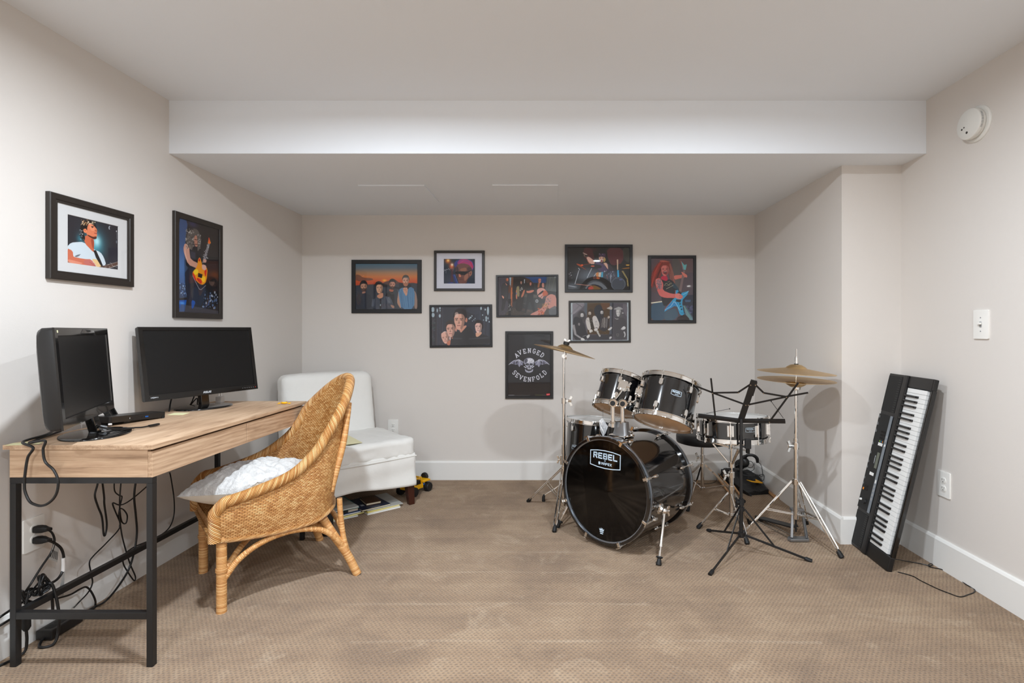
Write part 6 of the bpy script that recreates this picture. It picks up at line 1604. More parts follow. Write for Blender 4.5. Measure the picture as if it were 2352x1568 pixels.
c.poly([(500, 340), (560, 290), (690, 260), (800, 300), (840, 370), (872, 480), (800, 390), (690, 320), (640, 420), (640, 520), (610, 460), (540, 480), (560, 600), (600, 700), (560, 770), (500, 680), (470, 560), (480, 430)], (26, 20, 20), 1, 1)
c.specks((490, 260, 700, 380), 26, 8, 18, [(230, 196, 150), (190, 140, 90), (250, 230, 200)], .8); c.specks((460, 430, 560, 760), 26, 8, 20, [(220, 228, 232), (150, 170, 180), (40, 34, 34)], .7); c.specks((720, 280, 840, 360), 8, 8, 16, [(240, 220, 180)], .8)
c.poly([(740, 1180), (880, 1190), (990, 1300), (1010, 1400), (870, 1390), (850, 1330)], (232, 196, 140), 1, 1)
c.poly([(790, 980), (850, 970), (950, 1180), (1040, 1390), (1010, 1410), (850, 1150)], (30, 26, 28), 1, 0)
c.poly([(900, 1380), (1375, 1235), (1378, 1320), (1150, 1410)], (88, 62, 52), 1, 0); c.line([(1120, 1412), (1378, 1325)], 10, (200, 200, 200), .9); c.line([(1060, 1335), (1375, 1240)], 8, (190, 190, 190), .7)
c.specks((1050, 1260, 1370, 1380), 14, 6, 10, [(220, 214, 206)], .8)
c.poly([(560, 1220), (700, 1190), (800, 1270), (860, 1365), (780, 1360), (700, 1350), (560, 1300)], (196, 110, 100), 1, 1); c.line([(700, 1260), (850, 1360)], 8, (130, 60, 56), .7); c.line([(720, 1230), (840, 1300)], 7, (222, 150, 140), .7)
c.ell(1172, 435, 26, 44, (170, 176, 182)); c.ell(1188, 440, 18, 38, (48, 46, 52)); c.line([(1335, 500), (1345, 700)], 8, (120, 120, 124)); c.ell(1338, 770, 14, 36, (110, 116, 124)); c.ell(1333, 515, 10, 16, (220, 220, 220))
picture('matted photo of a man in a white T-shirt playing an acoustic guitar', (XL, 2.207, 1.5245), (1, 0, 0), 0.405, 0.335, 0.034, 0.019, c, 0.244, 0.194, 'frame_brown', 'mat_board', profile=1, lip=0.007)
# ---- 2 curly-haired guitarist (left wall)
c = Canvas([(45, 50), (660, 205), (668, 1520), (48, 1515)], 150, 214, (44, 38, 38))
c.poly([(45, 40), (200, 80), (160, 400), (140, 700), (160, 1000), (190, 1270), (48, 1280)], (60, 84, 130), .9, 1); c.glow(90, 800, 130, 380, (74, 124, 190), .75, 1.6); c.glow(270, 140, 90, 60, (66, 64, 120), .6, 2)
c.poly([(48, 1060), (190, 1130), (180, 1280), (48, 1300)], (60, 74, 104), 1, 0); c.specks((50, 1060, 190, 1250), 44, 4, 11, [(190, 214, 240), (110, 140, 190), (40, 56, 90)], .8, 1.7)
c.poly([(48, 1330), (180, 1320), (150, 1500), (48, 1510)], (24, 84, 176), .95, 0); c.glow(110, 1370, 60, 30, (90, 170, 240), .8, 2); c.poly([(100, 1390), (330, 1420), (668, 1470), (668, 1520), (48, 1515)], (92, 90, 100), .55, 0)
c.poly([(480, 700), (660, 690), (660, 960), (470, 960)], (66, 40, 34), .8, 0); c.glow(600, 900, 90, 60, (120, 62, 36), .7, 2)
c.poly([(470, 1000), (520, 930), (640, 960), (665, 1440), (420, 1420)], (22, 22, 26), 1, 1); c.ell(562, 1020, 42, 60, (82, 66, 60)); c.ell(562, 975, 48, 36, (22, 20, 22)); c.line([(530, 1010), (596, 1010)], 12, (44, 34, 32), .8)  # man's face is the sunset picture's reflection, painted into this print
c.specks((420, 1180, 660, 1430), 70, 4, 12, [(110, 140, 190), (190, 200, 220), (40, 60, 110), (24, 26, 34)], .75, 1.8)
c.poly([(150, 820), (420, 800), (480, 1080), (420, 1400), (300, 1390), (210, 1370), (160, 1160)], (38, 40, 54), 1, 1); c.poly([(230, 900), (290, 1000), (280, 1330), (240, 1240)], (74, 68, 66), .7, 1)
c.poly([(180, 440), (330, 430), (390, 520), (400, 700), (430, 820), (170, 830), (160, 600)], (34, 32, 38), 1, 1); c.poly([(240, 560), (310, 580), (310, 670), (240, 660)], (58, 58, 78), .7, 0)
c.poly([(330, 620), (660, 630), (660, 690), (320, 690)], (18, 18, 20), .6, 0)  # dark bar: reflection of a picture frame painted into the print
c.poly([(150, 440), (215, 470), (225, 600), (240, 690), (420, 770), (470, 760), (480, 830), (420, 840), (330, 820), (200, 770), (140, 600), (128, 520)], (206, 152, 132), 1, 1); c.poly([(150, 480), (170, 640), (210, 740), (150, 640)], (238, 196, 180), .7, 1)
c.poly([(270, 320), (350, 280), (380, 380), (340, 490), (300, 480)], (176, 122, 102), 1, 1); c.line([(300, 375), (365, 385)], 10, (60, 40, 34), .9); c.line([(305, 450), (345, 450)], 14, (70, 40, 36), .8)
c.poly([(260, 205), (340, 215), (390, 320), (395, 440), (370, 530), (340, 560), (345, 420), (330, 300), (290, 330), (280, 480), (250, 560), (160, 420), (190, 290)], (92, 84, 80), 1, 1)
c.specks((165, 220, 290, 520), 70, 6, 14, [(150, 142, 136), (60, 54, 52), (190, 184, 176), (100, 92, 88)], .7); c.specks((345, 300, 395, 530), 26, 5, 11, [(170, 166, 160), (70, 64, 62)], .7)
c.poly([(500, 420), (530, 430), (460, 720), (410, 740)], (136, 132, 136), 1, 0); c.specks((430, 450, 515, 700), 18, 5, 9, [(60, 60, 66), (200, 200, 204)], .8)
c.poly([(515, 330), (545, 420), (520, 435), (498, 420)], (240, 132, 36), 1, 0); c.line([(516, 340), (520, 420)], 12, (236, 60, 30), .9)
c.poly([(350, 680), (380, 640), (410, 740), (420, 800), (500, 800), (480, 1020), (430, 1075), (370, 1060), (280, 960), (262, 890), (320, 820), (345, 760)], (236, 150, 26), 1, 1)
for q in ([(262, 880), (300, 920), (340, 1040), (290, 980)], [(330, 960), (420, 1000), (400, 1070), (340, 1010)], [(440, 860), (490, 820), (470, 960)], [(350, 690), (385, 650), (380, 720)]): c.poly(q, (206, 34, 26), .95, 1)
c.poly([(280, 850), (350, 830), (360, 900), (300, 930)], (246, 214, 40), .9, 1); c.poly([(410, 930), (470, 950), (450, 1040), (400, 1010)], (250, 206, 40), .9, 1); c.poly([(355, 890), (420, 910), (410, 970), (350, 950)], (26, 20, 20), 1, 0)
c.line([(270, 940), (370, 1140), (400, 1150), (470, 1080)], 7, (190, 190, 196), .8)
c.poly([(410, 750), (480, 770), (470, 850), (410, 830)], (224, 176, 160), 1, 1); c.poly([(430, 670), (485, 680), (470, 730), (430, 720)], (206, 156, 140), 1, 1)
c.poly([(255, 1310), (320, 1340), (280, 1450), (255, 1450)], (36, 92, 190), .8, 1)
picture('tall framed photo of a curly-haired man playing a red and yellow guitar', (XL, 2.868, 1.498), (1, 0, 0), 0.388, 0.548, 0.030, 0.016, c, mat='frame_brown')
# ---- 3 four men at sunset
c = Canvas([(130, 125), (1905, 118), (1915, 1425), (140, 1438)], 190, 140)
c.vgrad(100, 760, [(0, (66, 104, 126)), (.22, (96, 110, 122)), (.42, (168, 128, 96)), (.6, (206, 122, 66)), (.8, (204, 88, 44)), (1, (186, 70, 44))])
c.poly([(130, 430), (260, 450), (330, 520), (620, 540), (640, 600), (130, 640)], (104, 70, 62), .75, 1); c.glow(960, 600, 90, 50, (255, 190, 60), .9, 2); c.poly([(900, 690), (980, 640), (1060, 620), (1250, 560), (1400, 680), (1900, 660), (1910, 780), (130, 780), (130, 745)], (70, 50, 48), .85, 1)
c.poly([(120, 750), (700, 735), (1000, 760), (1400, 690), (1915, 680), (1925, 1440), (120, 1445)], (52, 56, 66), 1, 0); c.poly([(900, 680), (1480, 830), (1480, 860), (900, 780)], (24, 28, 34), .8, 0)
c.poly([(150, 1430), (170, 980), (330, 960), (470, 980), (600, 1060), (600, 1435)], (44, 48, 58), 1, 1); c.poly([(400, 900), (430, 960), (330, 990), (320, 940)], (168, 118, 96), 1, 1); c.ell(365, 730, 112, 130, (28, 26, 28)); c.face(372, 790, 190, 250, (196, 146, 120), .62, .4, hair=(28, 26, 28), beard=(62, 44, 38))
c.poly([(1380, 660), (1720, 720), (1720, 900), (1380, 900)], (28, 30, 36), .8, 0)
c.poly([(950, 1100), (1060, 920), (1240, 900), (1260, 1430), (950, 1430)], (36, 36, 40), 1, 1); c.poly([(1090, 850), (1230, 860), (1210, 930), (1110, 920)], (176, 100, 76), 1, 1); c.ell(1190, 640, 98, 90, (32, 28, 28)); c.face(1185, 730, 165, 250, (200, 140, 118), .7, -.3, hair=(36, 32, 32), beard=(46, 32, 30)); c.line([(1110, 940), (1180, 990), (1240, 950)], 8, (120, 120, 124), .7)
c.poly([(600, 1180), (760, 1060), (940, 1040), (1150, 1090), (1260, 1390), (1240, 1435), (620, 1435)], (64, 68, 80), 1, 1); c.strands([(1040, 1080), (1100, 1250)], 90, 16, 14, [(112, 120, 134), (84, 90, 104)], .6); c.strands([(680, 1150), (650, 1350)], 60, 10, 14, [(96, 104, 118)], .6); c.specks((880, 1260, 1100, 1400), 14, 10, 22, [(92, 82, 92), (70, 72, 82)], .6)
c.poly([(760, 1020), (930, 940), (930, 1080), (830, 1130), (750, 1080)], (196, 138, 108), 1, 1); c.poly([(830, 1130), (880, 1110), (880, 1420), (830, 1420)], (30, 30, 36), .8, 0); c.ell(800, 720, 108, 96, (34, 30, 30)); c.face(822, 830, 190, 300, (214, 162, 130), .6, .55, hair=(34, 30, 30)); c.ell(850, 1310, 14, 30, (150, 170, 180))
c.poly([(1130, 1290), (1250, 1330), (1250, 1400), (1180, 1390)], (180, 130, 108), .9, 1)
c.poly([(1330, 1150), (1370, 880), (1420, 1000), (1420, 1200), (1440, 1430), (1330, 1260)], (186, 140, 116), 1, 1); c.poly([(1800, 870), (1870, 960), (1910, 1200), (1900, 1420), (1820, 1400), (1810, 1100)], (150, 124, 112), 1, 1)
c.poly([(1370, 860), (1500, 790), (1600, 900), (1690, 770), (1830, 850), (1820, 1420), (1460, 1425), (1380, 1100)], (84, 128, 166), 1, 1); c.strands([(1480, 900), (1560, 1400)], 120, 16, 16, [(112, 156, 190), (54, 92, 130), (70, 112, 150)], .5); c.strands([(1720, 860), (1720, 1400)], 70, 12, 16, [(58, 98, 138), (104, 148, 184)], .5)
c.poly([(1490, 800), (1640, 800), (1600, 1080), (1500, 920)], (206, 154, 130), 1, 1); c.specks((1500, 830, 1620, 930), 12, 8, 14, [(160, 100, 80)], .5); c.ell(1570, 560, 96, 80, (58, 52, 50)); c.face(1568, 620, 180, 280, (214, 160, 134), .74, .2, hair=(72, 66, 62), beard=(168, 104, 74)); c.strands([(1520, 520), (1640, 530)], 30, 8, 8, [(150, 140, 130)], .5)
o, w_, h_ = on_back(807.5, 596.5, 968, 719)
picture('black-framed photo of four men against an orange sunset', o, (0, -1, 0), w_, h_, 0.031, 0.016, c)
# ---- 4 man with dark glasses and pink hair (matted)
c = Canvas([(402, 325), (1572, 325), (1572, 1250), (405, 1250)], 120, 96, (40, 52, 68))
c.glow(640, 1100, 300, 260, (60, 66, 84), .7, 1.5); c.glow(560, 400, 130, 130, (250, 120, 40), .95, 1.8); c.glow(568, 385, 70, 66, (255, 236, 150), 1, 2.2); c.glow(700, 600, 120, 150, (240, 110, 60), .95, 1.8); c.glow(715, 545, 70, 78, (255, 250, 220), 1, 2.4); c.poly([(680, 680), (760, 690), (760, 1200), (660, 1200)], (96, 46, 54), .6, 1)
c.poly([(770, 520), (900, 360), (1380, 340), (1530, 520), (1500, 760), (1300, 720), (860, 680)], (58, 70, 150), .85, 1)
c.poly([(900, 480), (1000, 345), (1250, 335), (1440, 430), (1500, 620), (1470, 740), (1380, 640), (1200, 520), (960, 540)], (176, 58, 120), 1, 1); c.strands([(960, 480), (1120, 380), (1400, 460)], 40, 20, 12, [(226, 96, 150), (120, 60, 140), (190, 60, 110), (90, 80, 170)], .6); c.strands([(1400, 440), (1480, 640)], 40, 14, 14, [(220, 60, 130), (170, 40, 70)], .7)
c.poly([(860, 560), (1100, 480), (1380, 560), (1460, 760), (1420, 960), (1300, 1060), (1240, 1250), (960, 1250), (930, 1060), (850, 900)], (116, 76, 70), 1, 1); c.poly([(1000, 700), (1240, 640), (1260, 780), (1030, 790)], (170, 112, 88), .7, 1); c.poly([(1160, 940), (1320, 860), (1310, 1040), (1170, 1180)], (170, 116, 96), .8, 1); c.poly([(860, 600), (960, 640), (960, 1080), (880, 920)], (56, 46, 56), .7, 1)
c.poly([(820, 800), (1000, 790), (1280, 800), (1420, 740), (1430, 770), (1280, 850), (1200, 930), (1060, 930), (980, 870), (860, 900)], (26, 28, 32), 1, 1); c.poly([(965, 880), (1040, 920), (1050, 1010), (965, 1000)], (214, 132, 100), .9, 1); c.line([(980, 1090), (1110, 1100)], 26, (88, 54, 54), .9); c.line([(980, 1020), (1090, 1040)], 16, (70, 46, 46), .7)
c.ell(1400, 870, 52, 90, (168, 112, 92), 1, 12); c.ell(1395, 870, 22, 50, (110, 66, 56), 1, 12); c.poly([(1260, 640), (1450, 640), (1440, 790), (1300, 800)], (58, 46, 54), .6, 1)
c.strands([(780, 920), (900, 1240)], 40, 14, 12, [(50, 80, 190), (110, 150, 230), (30, 44, 110)], .7); c.poly([(500, 1240), (720, 1180), (800, 1250)], (44, 62, 140), .8, 0); c.poly([(1310, 1200), (1420, 1250), (1240, 1250)], (44, 62, 140), .8, 0)
c.line([(415, 800), (440, 730), (480, 760), (500, 710), (545, 730), (590, 690), (630, 740)], 9, (214, 220, 226), .9); c.line([(490, 740), (490, 860)], 10, (190, 196, 204), .8); c.line([(630, 680), (700, 700), (760, 690), (750, 780)], 8, (214, 190, 180), .7)
o, w_, h_ = on_back(997, 575.5, 1113, 668)
picture('small dark-framed matted photo of a man with pink hair and dark glasses', o, (0, -1, 0), w_, h_, 0.0195, 0.018, c, w_ * 0.622, h_ * 0.615, 'frame_brown', 'mat_board_lilac', lip=0.007, poff=(0.0, -0.003))
# ---- 5 four men in a wood
c = Canvas([(100, 120), (2140, 105), (2160, 1450), (120, 1470)], 190, 126, (52, 54, 64))
c.strands([(300, 120), (310, 1460)], 190, 34, 34, [(42, 42, 52), (66, 66, 78), (54, 58, 74), (74, 62, 66)], .6); c.strands([(1900, 120), (1900, 1100)], 260, 40, 30, [(46, 50, 62), (66, 74, 90), (56, 56, 66)], .6); c.poly([(1300, 130), (1900, 130), (1700, 420), (1330, 300)], (64, 68, 80), .8, 1)
for (x_, y_, a_, b_) in ((150, 210, 56, 90), (160, 400, 52, 80), (305, 240, 22, 70), (400, 160, 26, 50), (395, 430, 36, 62), (405, 250, 18, 24), (1826, 175, 26, 56), (1972, 215, 26, 34), (2065, 260, 36, 150), (2005, 500, 28, 60), (2008, 590, 30, 40), (2110, 640, 22, 30), (2070, 520, 20, 44), (1460, 490, 40, 26), (1420, 535, 32, 22), (1510, 435, 24, 22), (1580, 570, 16, 18), (1620, 525, 16, 20), (1530, 610, 14, 16), (1910, 580, 16, 22), (1880, 405, 22, 22)): c.ell(x_, y_, a_, b_, (190, 212, 222), .85)
c.strands([(110, 300), (210, 330)], 20, 3, 8, [(36, 40, 48)], .8); c.poly([(210, 140), (260, 140), (260, 1460), (215, 1460)], (36, 36, 44), .8, 0); c.specks((120, 500, 240, 1300), 24, 16, 40, [(60, 74, 72), (80, 84, 90)], .5)
c.poly([(830, 1100), (1000, 960), (1120, 1030), (1340, 790), (1500, 860), (1620, 1120), (1880, 1060), (2120, 1180), (2150, 1450), (720, 1460), (760, 1220)], (46, 46, 50), 1, 1); c.poly([(860, 1190), (1160, 1200), (1170, 1250), (860, 1240)], (80, 82, 90), .5, 0); c.poly([(1420, 1220), (2080, 1170), (2080, 1220), (1400, 1250)], (76, 78, 86), .6, 0)
c.poly([(1060, 900), (1270, 760), (1350, 780), (1190, 960), (1130, 1030)], (206, 146, 124), 1, 1)
c.poly([(905, 330), (940, 220), (1100, 150), (1280, 220), (1340, 360), (1330, 560), (1270, 620), (1000, 400)], (40, 34, 36), 1, 1); c.ell(1315, 580, 40, 80, (196, 130, 108)); c.face(1080, 600, 380, 640, (220, 166, 146), .62, .55, hair=(40, 34, 36), brow=(36, 28, 28), mouth=(150, 84, 80)); c.poly([(920, 310), (1040, 300), (1040, 480), (910, 470)], (236, 206, 194), .6, 1)
c.poly([(610, 690), (680, 600), (800, 560), (900, 640), (950, 780), (920, 880), (850, 700)], (56, 46, 44), 1, 1); c.strands([(650, 680), (740, 600)], 50, 12, 10, [(110, 88, 78), (40, 34, 34)], .7); c.ell(960, 900, 34, 80, (206, 146, 126)); c.face(775, 910, 300, 520, (222, 170, 152), .66, .5, hair=(58, 48, 46), mouth=(150, 84, 84), rot=-4); c.poly([(790, 1180), (860, 1190), (830, 1240)], (196, 120, 96), 1, 1)
c.ell(580, 1140, 130, 170, (232, 206, 200)); c.face(590, 1200, 250, 400, (226, 176, 158), .68, .5, brow=(150, 96, 80), mouth=(150, 70, 70), rot=-12); c.poly([(620, 1370), (740, 1280), (780, 1200), (760, 1460), (680, 1460)], (196, 120, 96), 1, 1); c.ell(755, 1215, 26, 60, (226, 196, 190))
c.poly([(1600, 800), (1640, 640), (1760, 570), (1890, 640), (1910, 860), (1860, 900), (1840, 680)], (38, 32, 34), 1, 1); c.poly([(1640, 1000), (1840, 980), (1860, 1050), (1730, 1165), (1650, 1160)], (216, 164, 136), 1, 1); c.face(1740, 830, 240, 400, (232, 190, 178), .62, .5, hair=(38, 32, 34), mouth=(170, 90, 84))
o, w_, h_ = on_back(986.5, 699.5, 1130.5, 797.5)
picture('black-framed photo of four serious men in black standing in a wood, on the back wall', o, (0, -1, 0), w_, h_, 0.016, 0.014, c, rot=0.6)
# ---- 6 five men by railway carriages
c = Canvas([(85, 125), (2145, 105), (2170, 1460), (105, 1490)], 190, 126, (50, 48, 50))
c.poly([(90, 130), (620, 130), (600, 700), (560, 1480), (100, 1490)], (70, 66, 74), 1, 0); c.strands([(100, 300), (240, 900)], 60, 16, 8, [(100, 98, 108), (50, 48, 54)], .5); c.poly([(1000, 110), (1880, 115), (1810, 330), (1340, 330), (1200, 200)], (32, 66, 118), 1, 0); c.poly([(1840, 115), (2150, 110), (2160, 640), (1780, 600), (1820, 350)], (86, 90, 90), 1, 0); c.strands([(1950, 130), (1880, 560)], 140, 14, 30, [(104, 106, 100), (66, 70, 72)], .5)
c.poly([(620, 130), (1000, 130), (1220, 240), (1360, 380), (1400, 760), (1100, 900), (620, 1000)], (34, 28, 26), 1, 0); c.poly([(1040, 180), (1200, 200), (1340, 330), (1330, 400), (1100, 330)], (84, 56, 44), .8, 0); c.poly([(1780, 600), (2160, 640), (2160, 760), (1780, 700)], (36, 36, 38), .8, 0)
c.poly([(500, 140), (560, 140), (545, 480), (520, 480)], (160, 190, 206), .9, 0); c.poly([(560, 130), (640, 130), (600, 700), (560, 1180), (530, 700)], (120, 70, 40), .9, 0); c.poly([(560, 500), (600, 500), (580, 1150), (545, 1150)], (220, 120, 60), .8, 0); c.line([(610, 640), (600, 1180)], 14, (190, 90, 60), .7); c.poly([(1015, 200), (1045, 210), (1035, 340), (1010, 340)], (190, 200, 210), .9, 0)
c.poly([(560, 1230), (1900, 1000), (1900, 1480), (300, 1490)], (66, 58, 54), 1, 0); c.poly([(1000, 700), (1420, 720), (1480, 1300), (900, 1350)], (52, 52, 54), 1, 0); c.poly([(1040, 740), (1150, 740), (1120, 830), (1020, 830)], (88, 80, 70), .8, 0); c.poly([(1340, 740), (1480, 760), (1480, 850), (1340, 850)], (96, 90, 80), .8, 0); c.strands([(920, 1040), (1100, 1080)], 90, 6, 12, [(90, 86, 84)], .5); c.strands([(900, 1260), (1300, 1330)], 120, 8, 16, [(120, 92, 78), (90, 74, 66)], .6); c.specks((100, 1200, 1400, 1480), 50, 8, 22, [(110, 100, 96), (44, 42, 44)], .4)
c.poly([(230, 380), (340, 320), (480, 330), (520, 520), (450, 800), (470, 1100), (440, 1000), (390, 930), (320, 1290), (200, 1330), (250, 1000), (200, 700)], (50, 48, 52), 1, 1); c.poly([(240, 400), (340, 340), (440, 460), (430, 860), (330, 870), (220, 720)], (62, 60, 62), 1, 1); c.poly([(340, 320), (420, 400), (400, 430)], (206, 140, 120), 1, 0); c.face(415, 240, 90, 140, (210, 120, 84), .6, -.3, beard=(70, 60, 60)); c.poly([(220, 770), (300, 810), (310, 880), (270, 890)], (222, 160, 140), 1, 1); c.poly([(470, 420), (540, 400), (520, 660), (460, 720)], (96, 56, 36), 1, 1)
c.poly([(460, 900), (560, 900), (560, 1480), (470, 1480)], (26, 26, 28), 1, 0); c.specks((480, 1080, 550, 1420), 16, 8, 18, [(226, 226, 226), (40, 40, 42)], .8)
c.poly([(750, 480), (860, 400), (1020, 410), (1050, 600), (1000, 860), (960, 1300), (840, 1360), (700, 1260), (760, 880)], (38, 34, 34), 1, 1); c.poly([(740, 480), (840, 420), (860, 800), (790, 830), (760, 700)], (140, 130, 92), 1, 1); c.poly([(730, 560), (760, 600), (780, 880), (760, 920), (725, 860)], (196, 120, 92), 1, 1); c.line([(738, 680), (745, 740)], 26, (60, 100, 140)); c.poly([(1010, 560), (1050, 600), (1000, 780), (930, 860), (910, 800)], (190, 116, 88), 1, 1); c.specks((870, 500, 960, 630), 14, 8, 18, [(210, 210, 206), (120, 120, 120)], .8); c.poly([(850, 260), (960, 240), (990, 420), (850, 430)], (28, 22, 24), 1, 1); c.face(915, 320, 66, 120, (200, 146, 124), .6, .4, hair=(28, 22, 24))
c.poly([(1120, 560), (1180, 470), (1340, 480), (1390, 620), (1340, 700), (1350, 900), (1420, 1340), (1340, 1400), (1220, 900), (1100, 1400), (1020, 1400), (1130, 800)], (36, 34, 36), 1, 1); c.poly([(1095, 600), (1160, 620), (1330, 570), (1380, 610), (1280, 680), (1110, 690)], (206, 128, 104), 1, 1); c.poly([(1170, 320), (1240, 280), (1310, 330), (1320, 480), (1160, 470)], (44, 32, 30), 1, 1); c.face(1238, 360, 72, 130, (200, 124, 100), .6, -.3, hair=(44, 32, 30))
c.poly([(1400, 360), (1500, 330), (1640, 330), (1720, 400), (1720, 520), (1500, 560), (1400, 520)], (34, 34, 36), 1, 1); c.poly([(1640, 330), (1720, 340), (1720, 510), (1640, 480)], (190, 130, 116), 1, 1); c.poly([(1500, 330), (1580, 340), (1540, 500), (1490, 500)], (180, 104, 66), .8, 0); c.face(1556, 260, 110, 160, (206, 130, 106), .6, -.4)
c.poly([(1460, 600), (1520, 520), (1680, 500), (1800, 600), (1830, 740), (1700, 820), (1660, 900), (1600, 860), (1500, 800)], (214, 156, 144), 1, 1); c.poly([(1700, 600), (1800, 600), (1880, 720), (1800, 800), (1680, 820), (1660, 660)], (190, 90, 58), .9, 1); c.poly([(1490, 760), (1560, 680), (1680, 590), (1710, 620), (1620, 720), (1530, 760), (1500, 800)], (24, 22, 24), 1, 1); c.line([(1600, 850), (1660, 780)], 24, (120, 70, 66), .9); c.poly([(1680, 820), (1800, 760), (1760, 900), (1660, 900)], (92, 84, 86), .7, 1)
c.poly([(1780, 820), (1960, 710), (2150, 780), (2165, 1250), (1900, 1250), (1860, 1180), (1700, 1420), (1560, 1470), (1220, 1470), (1300, 1400), (1480, 1320), (1660, 1200), (1760, 1020)], (200, 136, 122), 1, 1); c.specks((1760, 860, 1960, 1120), 60, 8, 20, [(130, 120, 128), (90, 84, 90), (196, 150, 140)], .6); c.specks((1660, 1060, 1860, 1240), 46, 8, 18, [(200, 150, 70), (70, 60, 54), (170, 90, 50)], .7); c.specks((1500, 1220, 1740, 1450), 60, 8, 22, [(206, 60, 40), (220, 110, 50), (90, 50, 40), (160, 90, 60)], .75); c.poly([(1880, 1250), (2170, 1100), (2175, 1470), (1900, 1470)], (92, 94, 98), .9, 1); c.ell(1470, 970, 52, 60, (170, 174, 176)); c.ell(1470, 970, 30, 36, (90, 92, 96))
o, w_, h_ = on_back(1139.5, 631, 1282.5, 728)
picture('black-framed photo of five men by railway carriages, one with a tattooed arm in front', o, (0, -1, 0), w_, h_, 0.0150, 0.014, c, rot=0.5)
# ---- 7 drummer pointing
c = Canvas([(120, 115), (2050, 115), (2055, 1440), (125, 1440)], 190, 130, (34, 33, 34))
c.poly([(600, 130), (860, 130), (960, 420), (900, 600), (640, 480)], (104, 40, 46), .6, 1); c.poly([(1320, 130), (1860, 130), (1850, 600), (1500, 700), (1380, 500)], (110, 48, 54), .75, 1); c.poly([(1820, 130), (2050, 120), (2050, 640), (1860, 480)], (70, 70, 62), .7, 1); c.glow(900, 180, 200, 90, (90, 36, 42), .5, 2)
c.glow(800, 1000, 560, 330, (116, 128, 142), .8, 1.5); c.glow(1500, 1000, 420, 260, (110, 120, 140), .6, 1.6); c.glow(280, 1340, 260, 160, (116, 130, 146), .6, 1.6)
c.poly([(960, 600), (1100, 540), (1220, 580), (1400, 640), (1520, 760), (1540, 860), (1380, 830), (1160, 900), (1000, 720)], (84, 74, 104), 1, 1); c.poly([(1370, 640), (1500, 700), (1540, 860), (1390, 830)], (62, 60, 66), 1, 1); c.poly([(700, 430), (790, 400), (960, 550), (960, 640), (820, 630), (740, 520)], (222, 176, 160), 1, 1); c.poly([(720, 500), (820, 620), (800, 640), (730, 540)], (220, 120, 80), .7, 1); c.poly([(610, 280), (700, 320), (770, 380), (720, 430), (660, 410), (620, 380)], (120, 96, 92), 1, 1); c.line([(600, 285), (720, 345)], 22, (206, 176, 166)); c.poly([(640, 360), (740, 350), (760, 380), (680, 410)], (26, 24, 26), 1, 1)
c.poly([(1210, 610), (1330, 590), (1370, 680), (1380, 820), (1290, 720)], (222, 178, 160), 1, 1); c.line([(1220, 600), (1380, 830)], 14, (36, 30, 34)); c.face(1185, 470, 190, 260, (224, 176, 156), .7, .2, beard=(40, 26, 26)); c.ell(1178, 530, 46, 52, (206, 190, 184)); c.ell(1178, 540, 30, 34, (150, 70, 74)); c.poly([(1270, 420), (1310, 500), (1260, 590), (1230, 540)], (196, 166, 90), .9, 1); c.poly([(1080, 390), (1110, 320), (1220, 290), (1310, 350), (1300, 430), (1180, 400), (1100, 420)], (56, 42, 66), 1, 1); c.specks((1100, 310, 1290, 400), 18, 8, 16, [(160, 140, 170), (110, 70, 90), (50, 40, 90)], .7)
c.poly([(510, 700), (700, 640), (960, 630), (1180, 680), (1180, 760), (980, 780), (700, 740)], (54, 52, 56), 1, 1); c.line([(520, 710), (640, 650), (800, 630)], 14, (170, 60, 40), .8); c.poly([(380, 610), (560, 660), (540, 710), (720, 820), (680, 810), (520, 720), (430, 670)], (200, 80, 40), .8, 1); c.ell(570, 670, 34, 26, (240, 100, 50)); c.ell(900, 700, 60, 18, (230, 110, 80))
for a_, b_ in (((470, 840), (350, 1260)), ((870, 770), (730, 1060)), ((1010, 920), (930, 1040)), ((460, 760), (500, 820))): c.line([a_, b_], 20, (198, 206, 216), .9)
c.poly([(1000, 920), (1080, 880), (1090, 1060), (1010, 1060)], (226, 150, 90), .9, 0); c.poly([(1090, 900), (1170, 890), (1140, 1060), (1080, 1060)], (226, 214, 200), .9, 0); c.poly([(1170, 890), (1225, 880), (1220, 1050), (1160, 1050)], (80, 176, 214), .95, 0); c.poly([(1650, 490), (1690, 490), (1690, 820), (1660, 820)], (214, 186, 160), 1, 0); c.poly([(1660, 830), (1710, 830), (1725, 1040), (1670, 1040)], (60, 170, 220), 1, 0)
c.specks((1260, 850, 1580, 960), 36, 8, 20, [(206, 210, 226), (110, 114, 140), (60, 60, 80)], .7); c.specks((1330, 960, 1640, 1100), 24, 6, 16, [(190, 190, 206), (200, 70, 60), (90, 96, 120)], .6); c.line([(1460, 960), (1460, 1240)], 22, (180, 186, 206), .7)
c.poly([(480, 1440), (560, 1260), (720, 1090), (920, 1020), (1160, 1040), (1330, 1110), (1500, 1260), (1720, 1440), (1420, 1440), (1280, 1240), (1100, 1150), (880, 1140), (720, 1240), (560, 1440)], (24, 23, 25), 1, 1); c.poly([(640, 1440), (760, 1250), (960, 1180), (1150, 1200), (1300, 1320), (1380, 1440)], (108, 114, 122), 1, 1); c.poly([(690, 1440), (780, 1310), (930, 1260), (1130, 1310), (1270, 1440)], (26, 28, 40), 1, 1); c.poly([(740, 1440), (810, 1340), (930, 1290), (1090, 1350), (1190, 1440)], (118, 84, 36), 1, 1); c.poly([(760, 1350), (900, 1330), (940, 1400), (860, 1440), (770, 1440)], (190, 70, 60), .9, 1)
c.poly([(900, 1030), (1000, 1030), (1000, 1110), (920, 1110)], (110, 60, 50), .8, 0); c.poly([(1010, 1040), (1130, 1050), (1110, 1110), (1010, 1100)], (224, 110, 40), .8, 1)
